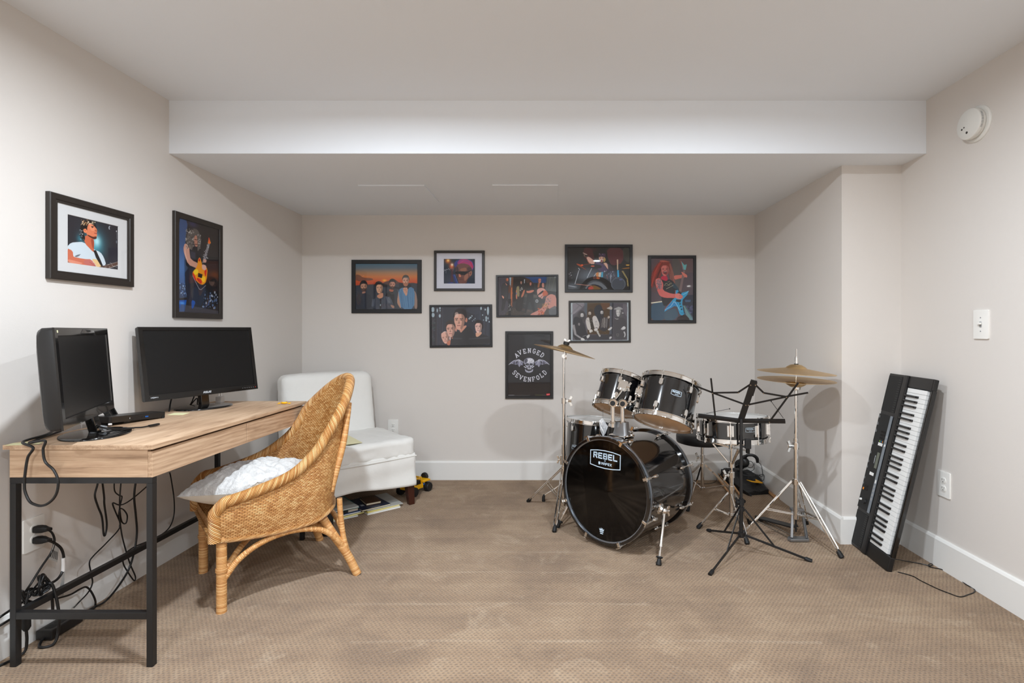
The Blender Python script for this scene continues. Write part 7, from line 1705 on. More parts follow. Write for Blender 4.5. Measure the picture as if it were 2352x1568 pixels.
c.ell(1700, 1260, 230, 210, (96, 104, 116)); c.ell(1700, 1270, 200, 190, (74, 80, 90)); c.ell(1770, 1124, 46, 12, (120, 120, 190)); c.strands([(1820, 850), (1980, 1100), (2000, 1330)], 20, 8, 12, [(200, 180, 110), (130, 110, 70)], .7); c.poly([(1770, 660), (2050, 570), (2050, 640), (1940, 690)], (40, 36, 36), 1, 1); c.ell(1990, 668, 60, 20, (220, 170, 70)); c.poly([(1790, 770), (2050, 730), (2050, 780), (1860, 790)], (150, 100, 40), .9, 0)
c.strands([(160, 1310), (380, 1350)], 30, 5, 10, [(190, 200, 210)], .7); c.strands([(400, 1270), (860, 1320)], 30, 5, 12, [(206, 140, 120)], .6); c.specks((150, 860, 280, 1080), 8, 8, 16, [(150, 110, 130), (210, 214, 220)], .7)
o, w_, h_ = on_back(1297.5, 561.5, 1453, 671.5)
picture('black-framed photo of a drummer pointing over his drum kit, topmost picture on the back wall', o, (0, -1, 0), w_, h_, 0.0225, 0.016, c)
# ---- 8 old black-and-white band photo
c = Canvas([(100, 95), (2200, 92), (2210, 1475), (110, 1480)], 190, 126, (176, 186, 192))
c.poly([(175, 115), (2140, 108), (2150, 1450), (180, 1460)], (88, 84, 92), 1, 0)
c.poly([(180, 120), (600, 115), (620, 180), (480, 330), (180, 540)], (132, 126, 134), 1, 0); c.strands([(200, 500), (500, 200)], 90, 20, 10, [(160, 154, 162), (96, 92, 100)], .6); c.line([(300, 120), (520, 260)], 12, (56, 52, 60)); c.poly([(600, 115), (710, 112), (690, 560), (600, 620)], (84, 94, 104), 1, 0); c.poly([(710, 112), (1520, 110), (1510, 1080), (1500, 1240), (720, 1240), (700, 560)], (78, 58, 36), 1, 0); c.poly([(1190, 110), (1520, 110), (1510, 300), (1250, 380)], (106, 72, 50), .9, 0)
c.poly([(1520, 110), (1650, 108), (1620, 1440), (1500, 1440)], (84, 88, 98), 1, 0); c.poly([(1600, 110), (1655, 110), (1620, 1440), (1585, 1440)], (44, 44, 52), 1, 0); c.poly([(1960, 150), (2150, 150), (2150, 640), (2050, 500)], (110, 104, 112), 1, 1); c.poly([(700, 1280), (1620, 1240), (1620, 1450), (700, 1460)], (62, 60, 66), 1, 0)
c.poly([(190, 800), (240, 600), (400, 620), (560, 700), (620, 900), (690, 1200), (780, 1300), (700, 1380), (640, 1450), (200, 1450)], (40, 40, 46), 1, 1); c.poly([(380, 820), (450, 840), (440, 940), (370, 910)], (150, 140, 140), .8, 1); c.strands([(210, 900), (280, 1250), (480, 1380)], 40, 22, 12, [(196, 190, 190), (120, 118, 122)], .6); c.poly([(240, 600), (360, 480), (480, 360), (600, 420), (680, 560), (640, 760), (560, 880), (520, 700), (440, 640), (300, 620)], (66, 62, 66), 1, 1); c.strands([(380, 480), (330, 600)], 80, 10, 10, [(90, 86, 90)], .5); c.poly([(230, 620), (360, 600), (460, 760), (420, 820), (260, 800)], (34, 36, 44), 1, 1)
c.face(520, 570, 120, 240, (214, 210, 208), .8, .3, hair=(60, 57, 60), beard=(30, 28, 30)); c.poly([(470, 1390), (540, 1360), (640, 1440), (560, 1470), (480, 1450)], (214, 212, 210), 1, 1); c.poly([(680, 1300), (790, 1240), (800, 1320), (720, 1400), (690, 1360)], (214, 212, 210), 1, 1); c.line([(540, 1320), (680, 1280)], 12, (200, 200, 200), .8)
c.poly([(740, 640), (740, 430), (780, 330), (900, 310), (930, 420), (940, 600), (880, 700)], (66, 48, 28), 1, 1); c.poly([(660, 680), (760, 610), (820, 780), (850, 1050), (760, 1110), (700, 1010), (650, 800)], (204, 198, 192), 1, 1); c.poly([(890, 640), (940, 570), (1040, 590), (1160, 880), (1100, 1080), (1000, 1060), (960, 1000), (900, 760)], (206, 200, 196), 1, 1); c.poly([(1030, 1140), (1090, 1090), (1200, 1310), (1150, 1340)], (196, 192, 186), 1, 0); c.poly([(770, 640), (880, 640), (960, 1060), (850, 1060)], (52, 44, 34), 1, 0); c.specks((800, 660, 900, 1000), 8, 8, 11, [(200, 196, 180)], .8); c.specks((980, 760, 1100, 940), 12, 8, 18, [(120, 116, 114)], .6); c.line([(660, 700), (820, 800)], 8, (90, 86, 84), .8)
c.face(792, 500, 110, 190, (206, 192, 178), .75, -.2, hair=(60, 44, 28), beard=(44, 36, 28)); c.poly([(780, 1090), (870, 1060), (920, 1140), (830, 1200), (780, 1160)], (216, 212, 208), 1, 1); c.poly([(950, 1050), (1040, 1010), (1090, 1060), (1040, 1140), (960, 1120)], (216, 212, 208), 1, 1); c.line([(1000, 1020), (1060, 1000), (1100, 1060)], 16, (40, 38, 40))
c.poly([(950, 480), (960, 300), (1060, 180), (1180, 170), (1260, 300), (1240, 600), (1180, 800), (1160, 880), (1040, 600)], (40, 44, 52), 1, 1); c.poly([(1160, 800), (1240, 640), (1400, 620), (1480, 700), (1500, 900), (1440, 1060), (1380, 1140), (1260, 1130), (1150, 1080)], (52, 48, 54), 1, 1); c.strands([(1320, 660), (1300, 1000)], 120, 26, 14, [(176, 168, 160), (110, 100, 96), (206, 200, 190)], .6); c.poly([(1160, 360), (1220, 310), (1290, 360), (1310, 620), (1240, 700), (1180, 560)], (44, 40, 44), 1, 1); c.face(1235, 470, 110, 210, (206, 204, 202), .72, .3, hair=(44, 40, 44), beard=(34, 32, 36)); c.poly([(1390, 310), (1500, 260), (1550, 220), (1620, 280), (1600, 360), (1520, 350)], (186, 178, 172), 1, 1); c.poly([(1440, 650), (1460, 570), (1550, 620), (1460, 690)], (190, 176, 166), 1, 1); c.poly([(1430, 1080), (1590, 960), (1610, 1030), (1520, 1110)], (210, 208, 206), 1, 1); c.poly([(1500, 1340), (1590, 1320), (1600, 1370), (1510, 1440)], (206, 204, 204), 1, 1); c.specks((840, 1090, 1480, 1280), 50, 8, 18, [(120, 104, 50), (80, 66, 34), (60, 52, 34)], .7)
c.poly([(1660, 700), (1760, 600), (1900, 600), (2040, 660), (2130, 800), (2140, 1040), (2150, 1450), (1640, 1450)], (78, 76, 80), 1, 1); c.poly([(1700, 560), (1690, 360), (1740, 270), (1850, 245), (1960, 290), (2020, 480), (2000, 640), (1900, 640), (1740, 620)], (92, 90, 94), 1, 1); c.strands([(1720, 340), (1860, 270), (1960, 340)], 40, 22, 12, [(196, 194, 194), (150, 148, 150)], .7); c.face(1828, 470, 150, 270, (216, 214, 212), .72, .45, hair=(168, 166, 166), brow=(90, 86, 88)); c.poly([(1690, 640), (1740, 690), (1860, 680), (1800, 710), (1720, 690)], (206, 204, 204), 1, 1); c.poly([(1900, 1070), (2030, 940), (2100, 1000), (2080, 1060), (1980, 1090)], (216, 214, 214), 1, 1); c.strands([(1910, 1085), (1990, 1040)], 24, 4, 6, [(110, 108, 110)], .8); c.poly([(2010, 1160), (2060, 1130), (2100, 1260), (2060, 1360), (2030, 1350), (2060, 1260)], (210, 208, 208), .95, 1); c.line([(1770, 1230), (1840, 1230), (1840, 1310), (1780, 1310), (1770, 1230)], 14, (130, 128, 130), .8); c.ell(1990, 480, 34, 20, (200, 198, 198), .9)
o, w_, h_ = on_back(1306.5, 690, 1448.5, 786.5)
picture('brown-framed black-and-white photo of four long-haired men, below the drummer picture', o, (0, -1, 0), w_, h_, 0.0150, 0.014, c, mat='frame_brown', rot=0.3)
# ---- 9 long-haired guitarist with a blue guitar
c = Canvas([(98, 95), (1025, 92), (1038, 1468), (105, 1470)], 134, 196, (84, 72, 80))
c.poly([(98, 90), (560, 90), (520, 400), (98, 1000)], (92, 70, 74), .8, 1); c.poly([(560, 90), (750, 90), (740, 800), (600, 700)], (88, 84, 80), .8, 0); c.poly([(690, 100), (1025, 92), (1025, 400), (820, 420)], (104, 80, 80), .7, 0); c.poly([(800, 900), (1030, 900), (1035, 1468), (820, 1400)], (36, 44, 62), .9, 0); c.poly([(850, 1010), (980, 1010), (970, 1060), (860, 1060)], (70, 104, 140), .8, 0); c.specks((900, 1150, 1020, 1460), 20, 12, 30, [(80, 84, 130), (50, 56, 90), (110, 110, 150)], .5)
c.poly([(98, 1090), (400, 1050), (430, 1300), (400, 1468), (98, 1468)], (56, 84, 106), 1, 1); c.line([(100, 1084), (405, 1042)], 24, (250, 240, 214), .95); c.glow(935, 706, 70, 34, (255, 255, 255), .6, 2.2); c.ell(930, 706, 40, 11, (255, 255, 255), 1, -8)  # white glint and pale stripe are lamp reflections painted into the print
c.poly([(105, 740), (110, 460), (200, 260), (330, 140), (460, 140), (560, 250), (600, 480), (620, 650), (520, 560), (490, 420), (420, 220), (340, 260), (320, 520), (200, 560), (140, 760)], (130, 52, 46), 1, 1); c.strands([(330, 200), (220, 420), (140, 700)], 70, 34, 12, [(206, 74, 58), (84, 36, 34), (170, 60, 50), (60, 30, 30)], .6); c.strands([(500, 220), (560, 460), (590, 640)], 46, 26, 12, [(150, 96, 84), (96, 56, 50), (190, 120, 106)], .6); c.strands([(340, 150), (480, 180)], 50, 10, 12, [(150, 76, 66), (190, 100, 84)], .6)
c.poly([(350, 740), (320, 540), (400, 560), (560, 560), (700, 760), (760, 860), (640, 900), (620, 1000), (400, 1180), (330, 1000)], (26, 26, 34), 1, 1); c.poly([(320, 500), (440, 460), (480, 560), (440, 600), (330, 560)], (190, 34, 66), 1, 1); c.poly([(590, 620), (720, 760), (690, 800), (560, 720)], (40, 70, 86), .8, 1)
c.poly([(190, 600), (240, 530), (320, 540), (380, 660), (360, 800), (560, 880), (720, 870), (800, 930), (760, 990), (620, 970), (420, 970), (300, 930), (240, 800)], (216, 106, 100), 1, 1); c.poly([(230, 560), (330, 560), (350, 780), (260, 760)], (150, 120, 130), .7, 1); c.specks((220, 560, 350, 780), 46, 8, 18, [(80, 78, 92), (190, 140, 140), (110, 100, 112)], .6); c.poly([(200, 620), (250, 800), (300, 900), (230, 780)], (236, 90, 70), .6, 1); c.poly([(600, 470), (760, 460), (820, 440), (880, 470), (840, 520), (720, 540), (620, 570)], (206, 110, 96), 1, 1)
c.face(412, 350, 170, 270, (206, 112, 104), .7, .3, hair=(130, 56, 50), brow=(90, 44, 42)); c.poly([(360, 380), (440, 370), (470, 420), (430, 460), (370, 430)], (120, 40, 44), .8, 1); c.poly([(385, 400), (440, 395), (430, 425), (390, 425)], (70, 24, 28), 1, 1); c.line([(385, 395), (440, 390)], 10, (230, 214, 206), .8)
c.poly([(805, 360), (850, 360), (770, 830), (715, 820)], (126, 104, 104), 1, 0); c.poly([(750, 140), (830, 240), (885, 225), (860, 350), (800, 340)], (100, 172, 176), 1, 0); c.line([(752, 150), (812, 330)], 12, (190, 70, 60), .8); c.poly([(760, 385), (800, 400), (900, 465), (890, 530), (800, 470)], (214, 120, 104), 1, 1)
c.poly([(640, 800), (700, 790), (720, 870), (800, 850), (935, 810), (900, 900), (800, 1010), (790, 1100), (830, 1300), (850, 1320), (790, 1360), (740, 1330), (680, 1160), (620, 1150), (400, 1280), (420, 1210), (590, 1000), (640, 960)], (44, 158, 204), 1, 0); c.poly([(420, 1215), (560, 1060), (620, 1040), (700, 1090), (680, 1150), (600, 1150), (440, 1260)], (38, 134, 196), .9, 1); c.line([(410, 1240), (540, 1160), (610, 1050), (650, 1080), (740, 1240)], 9, (190, 232, 244), .9); c.line([(800, 900), (880, 860), (930, 815)], 8, (190, 232, 244), .9); c.line([(760, 1300), (850, 1310)], 8, (20, 60, 90), .8); c.line([(405, 1225), (560, 1030)], 12, (206, 60, 44), .7); c.line([(640, 800), (636, 880)], 14, (206, 60, 44), .8)
c.poly([(690, 840), (780, 850), (760, 900), (680, 880)], (30, 28, 32), 1, 0); c.poly([(660, 1000), (770, 1010), (750, 1070), (650, 1050)], (30, 28, 32), 1, 0)
for y_ in (1100, 1160, 1220): c.ell(745 + (y_ - 1100) * .3, y_, 16, 16, (18, 22, 30))
c.poly([(630, 880), (720, 860), (810, 930), (790, 980), (730, 1000), (640, 970)], (224, 128, 120), 1, 1); c.line([(720, 910), (800, 930)], 8, (150, 66, 62), .8); c.line([(720, 950), (790, 965)], 8, (150, 66, 62), .8)
c.poly([(400, 1290), (560, 1210), (660, 1200), (720, 1360), (600, 1468), (400, 1468)], (66, 92, 110), 1, 1); c.poly([(820, 1100), (900, 1230), (1035, 1440), (1020, 1468), (930, 1450), (850, 1300)], (110, 140, 150), 1, 1); c.strands([(840, 1140), (1000, 1420)], 30, 10, 12, [(150, 180, 180), (90, 140, 140)], .5); c.poly([(700, 1390), (860, 1330), (960, 1440), (940, 1468), (660, 1468)], (42, 32, 36), 1, 1)
c.line([(395, 690), (440, 640), (500, 690), (520, 640), (560, 640)], 9, (196, 184, 140), .85); c.line([(395, 690), (470, 700), (560, 660)], 7, (196, 184, 140), .7); c.line([(440, 770), (590, 690)], 10, (206, 196, 160), .85); c.line([(470, 620), (520, 600)], 9, (196, 184, 140), .7)
o, w_, h_ = on_back(1488.5, 586.5, 1599, 742)
picture('black-framed photo of a red-haired man with a spiky blue guitar', o, (0, -1, 0), w_, h_, 0.0225, 0.016, c)
# ---- 10 winged skull poster
c = Canvas([(95, 90), (1030, 90), (1040, 1480), (95, 1480)], 190, 282, (26, 25, 31))
WH = (216, 216, 226)
def slab_letter(ch, cx, cy, sz, rot):
    """slab-serif capital drawn with strokes; sz = half height"""
    t = radians(rot); G = {'A': [[(-.62, 1), (0, -1)], [(0, -1), (.62, 1)], [(-.36, .35), (.36, .35)]], 'V': [[(-.62, -1), (0, 1)], [(0, 1), (.62, -1)]], 'E': [[(-.45, -1), (-.45, 1)], [(-.6, -1), (.5, -1)], [(-.6, 1), (.55, 1)], [(-.45, 0), (.25, 0)], [(.5, -1), (.5, -.6)], [(.55, 1), (.55, .55)]],
         'N': [[(-.5, 1), (-.5, -1)], [(-.5, -1), (.5, 1)], [(.5, 1), (.5, -1)]], 'G': [[(.5, -.6), (.2, -1), (-.25, -1), (-.55, -.5), (-.55, .5), (-.25, 1), (.25, 1), (.55, .6), (.55, .1), (.15, .1)]], 'D': [[(-.45, -1), (-.45, 1)], [(-.6, -1), (.15, -1), (.55, -.5), (.55, .5), (.15, 1), (-.6, 1)]],
         'S': [[(.5, -.6), (.2, -1), (-.25, -1), (-.5, -.6), (-.4, -.15), (.4, .15), (.5, .6), (.25, 1), (-.25, 1), (-.5, .6)]], 'F': [[(-.4, -1), (-.4, 1)], [(-.6, -1), (.55, -1)], [(-.4, 0), (.25, 0)], [(.55, -1), (.55, -.55)]], 'O': [[(0, -1), (-.42, -.75), (-.6, 0), (-.42, .75), (0, 1), (.42, .75), (.6, 0), (.42, -.75), (0, -1)]], 'L': [[(-.4, -1), (-.4, 1)], [(-.6, 1), (.55, 1)], [(.55, 1), (.55, .5)]]}
    serif = {'A': [(-.62, 1), (.62, 1)], 'V': [(-.62, -1), (.62, -1)], 'N': [(-.5, 1), (-.5, -1), (.5, -1)], 'F': [(-.4, 1)], 'L': [(-.4, -1)]}
    def T(p): return (cx + sz * (p[0] * cos(t) - p[1] * sin(t)), cy + sz * (p[0] * sin(t) + p[1] * cos(t)))
    for st in G[ch]: c.line([T(p) for p in st], sz * .34, WH)
    for p in serif.get(ch, []): c.line([T((p[0] - .3, p[1])), T((p[0] + .3, p[1]))], sz * .24, WH)
for ch, x_, y_, r_ in (('A', 285, 565, -36), ('V', 358, 505, -22), ('E', 462, 475, -12), ('N', 568, 462, 0), ('G', 675, 472, 10), ('E', 765, 510, 24), ('D', 852, 560, 36)): slab_letter(ch, x_, y_, 46, r_)
for ch, x_, y_, r_ in (('S', 242, 950, 42), ('E', 303, 1010, 32), ('V', 382, 1060, 20), ('E', 475, 1096, 9), ('N', 570, 1108, 0), ('F', 662, 1096, -8), ('O', 757, 1063, -18), ('L', 838, 1012, -30), ('D', 905, 950, -42)): slab_letter(ch, x_, y_, 46, r_)
for sg in (-1, 1):     # bat-like wings
    X = lambda x_: 562 + sg * (x_ - 562)
    c.poly([(X(690), 715), (X(780), 655), (X(900), 680), (X(970), 720), (X(1010), 775), (X(940), 752), (X(860), 775), (X(820), 765), (X(778), 826), (X(735), 780), (X(700), 790)], (120, 120, 142), 1, 0)
    for a_, b_ in (((775, 665), (778, 820)), ((775, 665), (855, 770)), ((790, 662), (940, 752)), ((775, 665), (690, 720)), ((780, 658), (900, 682)), ((900, 682), (1010, 775)), ((775, 665), (730, 778))): c.line([(X(a_[0]), a_[1]), (X(b_[0]), b_[1])], 8, WH)
    c.poly([(X(800), 690), (X(850), 700), (X(850), 760), (X(825), 750)], (44, 43, 54), .8, 0); c.poly([(X(870), 700), (X(930), 745), (X(870), 765)], (60, 59, 72), .8, 0)
c.ell(562, 712, 118, 92, (150, 150, 166)); c.ell(584, 690, 86, 58, (216, 216, 224)); c.ell(496, 690, 34, 50, (62, 62, 76), .8, 20); c.poly([(470, 730), (655, 730), (650, 800), (480, 800)], (176, 176, 192), 1, 1)
c.poly([(455, 720), (480, 800), (520, 840), (610, 840), (650, 800), (672, 720), (640, 770), (480, 770)], (170, 170, 186), 1, 1); c.ell(520, 768, 38, 24, (20, 20, 26)); c.ell(608, 768, 36, 24, (20, 20, 26)); c.poly([(556, 790), (572, 790), (585, 835), (548, 835)], (24, 24, 30), 1, 0); c.line([(450, 815), (500, 845)], 16, WH); c.line([(670, 805), (630, 845)], 16, WH)
c.poly([(520, 842), (615, 842), (605, 880), (530, 880)], (206, 206, 216), 1, 0)
for k in range(6): c.line([(532 + 14 * k, 846), (534 + 14 * k, 878)], 4, (50, 50, 60))
c.poly([(470, 860), (500, 900), (560, 922), (620, 905), (655, 855), (648, 925), (600, 950), (560, 955), (510, 945), (475, 920)], (168, 168, 184), 1, 1); c.line([(500, 890), (560, 905), (620, 890)], 14, (30, 30, 38)); c.specks((480, 640, 650, 940), 60, 4, 9, [(60, 60, 72), (230, 230, 236)], .5)
c.poly([(948, 1424), (1028, 1420), (1028, 1462), (948, 1466)], (214, 44, 54), 1, 0); c.line([(960, 1445), (1016, 1442)], 12, (240, 180, 184), .7); c.line([(105, 1462), (235, 1462)], 12, (130, 130, 136)); c.line([(235, 1466), (580, 1466)], 6, (90, 90, 96)); c.line([(700, 1456), (860, 1456)], 6, (110, 112, 60)); c.line([(860, 1458), (935, 1458)], 6, (110, 110, 112))
o, w_, h_ = on_back(1160.5, 760.5, 1270.5, 915.5)
picture('framed black poster with a winged skull between two arcs of white lettering', o, (0, -1, 0), w_, h_, 0.0215, 0.016, c)
# ------------------------------------------------------------------ cords, plugs and power strip under the desk
XB = -1.885
def zx(x, y, X=XB):        # measured on an enlargement of the desk's underside
    return ONX(x / 3.2125, 1080 + y / 3.2125, X)
def zf(x, y, z=0.004): return FL(x / 3.2125, 1080 + y / 3.2125, z)
G = 'loose cords under the desk'
cord('looped_cord', 'black cord looping over the near left corner of the desk beside the smaller monitor',
     [FL(139, 990, DZ + 0.008), V(-1.80, 1.80, DZ + 0.006), P(103, 1012, 1.772), P(99, 1032, 1.768), P(104, 1060, 1.768), P(123, 1079, 1.768), P(133, 1102, 1.768), P(132, 1125, 1.768), P(124, 1143, 1.766),
      P(110, 1156, 1.764), P(96, 1161, 1.763), P(82, 1159, 1.763), P(68, 1151, 1.763), P(58, 1130, 1.763), P(56, 1110, 1.763), P(58, 1085, 1.764), P(64, 1050, 1.768), P(76, 1028, 1.768), V(-1.805, 1.782, DZ + 0.012), FL(105, 998, DZ + 0.012), FL(131, 984, DZ + 0.012)], 0.0042, group=G)
cord('dangling_cord', 'black cord hanging in a narrow loop under the desk, leftmost of those dangling', [zx(726, 60), zx(718, 110), zx(700, 185), zx(722, 265), zx(752, 345), zx(765, 470), zx(778, 470), zx(788, 390), zx(770, 250), zx(768, 190), zx(752, 60)], 0.0036, group=G)
cord('dangling_cord', 'thin black cord under the desk that kinks left and runs down to the carpet', [zx(842, 60), zx(846, 150), zx(880, 185), zx(900, 195), zx(886, 260, XB + .004), zx(876, 330, XB + .004), zx(884, 420, XB + .004), zx(790, 530), zx(690, 630), zx(660, 680), zx(672, 760), zx(682, 830), zx(650, 900), zx(580, 975), zf(520, 1040, 0.003)], 0.0026, group=G)
cord('dangling_cord', 'black cord with a small twist and a long low loop under the desk', [zx(895, 60, XB + .008), zx(884, 200, XB + .008), zx(885, 300, XB + .008), zx(900, 380, XB + .008), zx(930, 388, XB + .008), zx(938, 330, XB + .008), zx(905, 285, XB + .008), zx(880, 300, XB + .010), zx(895, 450, XB + .008), zx(920, 560, XB + .008), zx(960, 690, XB + .008), zx(998, 780, XB + .008), zx(990, 812, XB + .008), zx(950, 760, XB + .008), zx(908, 680, XB + .008), zx(925, 615, XB + .008), zx(990, 565, XB + .008), zx(1090, 522, XB + .008), zx(1180, 480, XB + .008), zx(1250, 420, XB + .008), zx(1283, 330, XB + .008), zx(1284, 210, XB + .008), zx(1262, 60, XB + .008), zx(1252, 15, XB + .008)], 0.0028, group=G)
cord('dangling_cord', 'thick black cord sweeping from under the desk in a wide curve down to the carpet', [zx(1005, 60, XB + .014), zx(990, 190, XB + .014), zx(1002, 330, XB + .014), zx(1010, 460, XB + .014), zx(990, 600, XB + .014), zx(945, 740, XB + .014), zx(850, 885, XB + .014), zx(770, 970, XB + .012), zf(700, 1005), zf(640, 1040)], 0.0042, group=G)
cord('dangling_cord', 'short black cord slanting left under the desk behind its near front leg', [zx(1130, 70, XB + .004), zx(1090, 112, XB + .004), zx(1000, 190, XB + .004), zx(930, 240, XB + .004), zx(880, 255, XB + .004), zx(832, 240, XB + .004), zx(850, 300, XB + .004), zx(884, 380, XB + .002), zx(882, 415, XB + .002)], 0.0028, group=G)
cord('dangling_cord', 'black cord humping over the carpet behind the near desk stretcher', [zx(420, 945), zx(520, 915), zx(590, 875), zx(635, 860), zx(670, 890, XB + .006), zx(700, 950, XB + .006), zf(704, 990), zf(690, 1020), zf(620, 1050)], 0.0036, group=G)
# plugs in the outlet with their cords
def plug(label, px, py, pts, rad):
    r = thing('power_plug', label, 'plug', zx(px, py, XL), 'plugs in the outlet under the desk')
    c = zx(px, py, XL) + V(0.010, 0, 0)
    m = MB(); vs = []; rings = []
    for d, hw, hh in ((0.0, 0.014, 0.012), (0.012, 0.0155, 0.013), (0.026, 0.014, 0.012), (0.040, 0.008, 0.008), (0.052, 0.0055, 0.0055)):
        for a, b in rrect(2 * hw, 2 * hh, hh * 0.6, 3): vs.append(c + V(d, 0.10 * d, -0.05 * d) + V(0, a, b))
    k = len(vs) // 5
    m.add(vs, [(i * k + j, i * k + (j + 1) % k, (i + 1) * k + (j + 1) % k, (i + 1) * k + j) for i in range(4) for j in range(k)] + [tuple(reversed(range(k))), tuple(4 * k + j for j in range(k))])
    m.build('plug_body', M['rubber'], r, smooth=45)
    st = c + V(0.050, 0.005, -0.0025)
    MB().tube(spline([st] + pts, 7), rad, 10).build('plug_cord', M['cord'], r)
    return r
XP = XL + 0.07
r = plug('upper of the two black plugs in the outlet under the desk', 245, 432, [zx(345, 428, XP), zx(385, 462, XP), zx(402, 520, XP), zx(380, 600, XP), zx(300, 720, XP), zx(225, 840, XP), zx(185, 895, XP - .01), zx(165, 925, XP - .01), zx(185, 985, XP - .01)], 0.0036)
r = plug('lower of the two black plugs under the desk, white sleeve on its cord', 245, 512, [zx(350, 514, XP), zx(400, 534, XP), zx(450, 575, XP), zx(470, 640, XP), zx(466, 730, XP), zx(420, 805, XP), zx(330, 850, XP), zx(240, 885, XP), zx(190, 915, XP - .005), zx(160, 890, XP - .005), zx(170, 925, XP - .005), zx(205, 962, XP - .005), zx(280, 972, XP - .005), zx(370, 946, XP - .005), zx(384, 950, XP - .005), zx(388, 1000, XP - .005), zx(390, 1050, XP - .005)], 0.0046)
MB().tube([zx(467, 645, XP), zx(468, 690, XP), zx(465, 745, XP)], 0.0062, 12).build('white_sleeve', M['white_plastic'], r)
def tag_sheet(name, mat, pts, X, par):
    vs = [zx(a, b, X) for a, b in pts]; n_ = len(vs); m = MB()
    m.add(vs + [v + V(0.0008, 0, 0) for v in vs], [tuple(range(n_)), tuple(reversed(range(n_, 2 * n_)))] + [(i, (i + 1) % n_, n_ + (i + 1) % n_, n_ + i) for i in range(n_)])
    return m.build(name, mat, par, smooth=0)
M['tag_silver'] = plain('tag_silver', (176, 176, 174), 0.4, metal=0.2)
t1 = tag_sheet('warning_tag', M['tag_silver'], [(395, 545), (435, 575), (422, 678), (360, 655)], XP + 0.002, r)
m = MB()
for k in range(5):
    a, b = zx(372 + 12 * k, 640 + 5 * k, XP + 0.0034), zx(388 + 8.6 * k, 585 + 4 * k, XP + 0.0034); m.bar(a, b, 0.0022, 0.0004, up=(1, 0, 0))
m.build('tag_print', M['plate_slot'], t1, smooth=0)
tag_sheet('cord_label', M['tag_silver'], [(466, 745), (476, 745), (468, 925), (425, 930)], XP + 0.003, r)
# power strip along the baseboard
p0, p1 = V(-1.925, 1.955, 0), V(-1.852, 2.20, 0)
r = thing('power_strip', 'black power strip lying on the carpet along the baseboard under the desk', 'power strip', V(-1.885, 2.07, 0))
MB().bx((-1.922, 1.942, 0.004), (-1.860, 2.075, 0.040)).build('strip_body', M['satin_black'], r, smooth=0, bevel=0.006, seg=3)
for y in (1.975, 2.01, 2.045):
    MB().prism(rrect(0.03, 0.03, 0.006), V(-1.892, y, 0.0395), (1, 0, 0), (0, 1, 0), (0, 0, 1), 0.0012).build('strip_socket', M['rubber'], r, smooth=0)
MB().tube(spline([V(-1.89, 1.955, 0.02), V(-1.885, 1.925, 0.008), V(-1.86, 1.90, 0.005), V(-1.83, 1.915, 0.006), V(-1.825, 1.93, 0.04), V(-1.828, 1.935, 0.12), V(-1.845, 1.935, 0.20), V(-1.855, 1.93, 0.225), V(-1.875, 1.925, 0.215)], 7), 0.0048, 10).build('strip_cord', M['cord'], r)
r = thing('cord_connector', 'black in-line cord connector hanging by the near back desk leg', 'connector', V(-1.872, 1.86, 0.10))
MB().tube([V(-1.874, 1.862, 0.165), V(-1.874, 1.862, 0.155), V(-1.874, 1.862, 0.10), V(-1.874, 1.862, 0.088)], [0.006, 0.0125, 0.0135, 0.007], 12).build('connector_body', M['rubber'], r)
MB().tube(spline([V(-1.874, 1.862, 0.09), V(-1.874, 1.864, 0.05), V(-1.876, 1.858, 0.015), V(-1.888, 1.83, 0.005), V(-1.905, 1.78, 0.005), V(-1.915, 1.72, 0.005), V(-1.91, 1.64, 0.005)], 7), 0.0046, 10).build('connector_cord', M['cord'], r)
MB().tube(spline([V(-1.874, 1.862, 0.16), V(-1.876, 1.866, 0.20), V(-1.882, 1.88, 0.225), V(-1.888, 1.90, 0.215), V(-1.895, 1.89, 0.19), V(-1.90, 1.84, 0.178), V(-1.905, 1.79, 0.165), V(-1.905, 1.775, 0.15), V(-1.90, 1.79, 0.142), V(-1.892, 1.84, 0.15)], 7), 0.0042, 10).build('connector_cord', M['cord'], r)
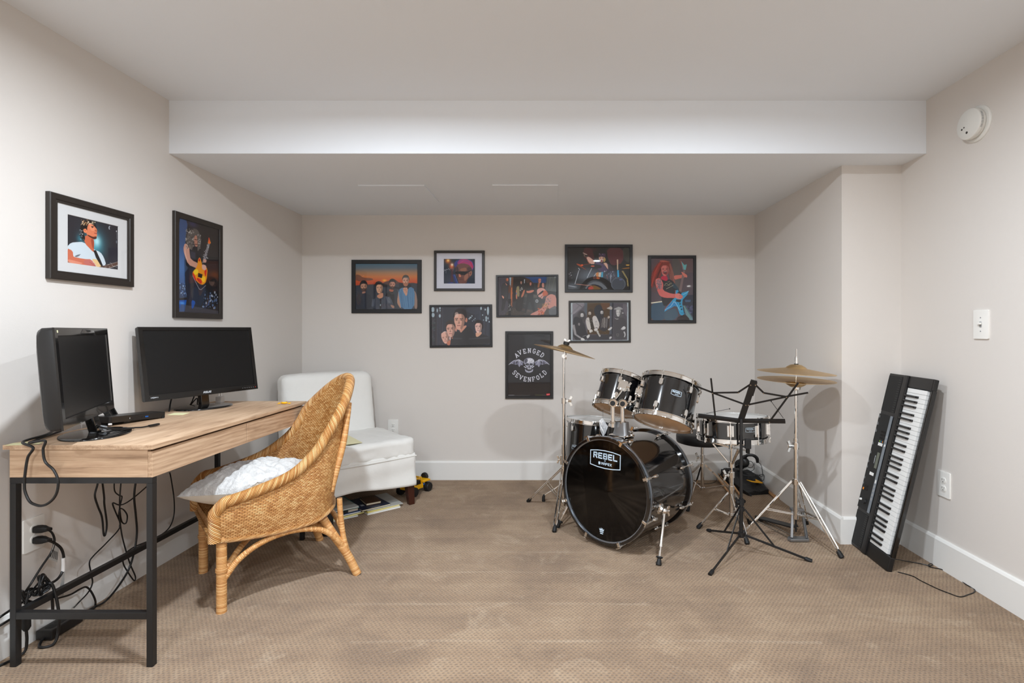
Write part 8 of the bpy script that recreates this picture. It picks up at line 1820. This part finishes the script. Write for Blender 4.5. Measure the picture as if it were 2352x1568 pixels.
r = thing('cord_bundle', 'tangled bundle of black cord tied at the near back corner of the desk frame', 'cord bundle', V(-1.872, 1.88, 0.2))
rb = random.Random(4)
for k in range(6):
    c = V(-1.876, 1.915, 0.225)
    pts = [c + V(rb.uniform(-.012, .022), 0.018 * cos(q * 1.05 + k) + rb.uniform(-.006, .006), 0.032 * sin(q * 1.05 + k) + rb.uniform(-.008, .008)) for q in range(6)]
    MB().tube(spline(pts, 5, True), 0.0034, 8, closed=True).build('cord_coil', M['cord'], r)
# ------------------------------------------------------------------ clear packet hanging from the tom mount
M['clear_plastic'] = None
t = NT('clear_plastic'); t.set(Base_Color=(0.92, 0.93, 0.95), Roughness=0.12, Alpha=0.32, Specular_IOR_Level=0.8); t.bump(t.noise(t.coord('Object'), 60, 3), 0.004, 0.7); M['clear_plastic'] = t.m
Yq = 2.93
r = thing('clear_packet', 'crumpled clear plastic packet hanging by a thin wire beside the tom mount', 'packet', P(1385, 985, Yq))
bp = [P(x / 5.227 + 1190, y / 5.227 + 780, Yq) for x, y in ((970, 970), (1015, 940), (1080, 1040), (1050, 1120), (1020, 1165), (985, 1090))]
m = MB(); c = sum(bp, V(0, 0, 0)) / len(bp)
def pk(u, v, s=1):
    t_ = u * len(bp); i = int(t_) % len(bp); q = bp[i].lerp(bp[(i + 1) % len(bp)], t_ - int(t_))
    p = q.lerp(c, v * 0.98); return p + V(0, s * (0.010 * v ** 0.6 + 0.003 * sin(22 * u + 7 * v)), 0)
m.grid(lambda u, v: pk(u, v, -1), 48, 10, closed_u=True); m.grid(lambda u, v: pk(u, v, 1), 48, 10, closed_u=True)
m.build('packet_film', M['clear_plastic'], r, smooth=70)
MB().tube([P(1384.5, 940, Yq), P(1384.8, 952, Yq), P(1384.8, 962, Yq)], 0.0008, 6).build('wire', M['steel_black'], r)
a, b = P(1000 / 5.227 + 1190, 1050 / 5.227 + 780, Yq - .014), P(1030 / 5.227 + 1190, 1118 / 5.227 + 780, Yq - .014)
MB().bar(a, b, 0.005, 0.002).build('paper_slip', M['paper'], r, smooth=0)
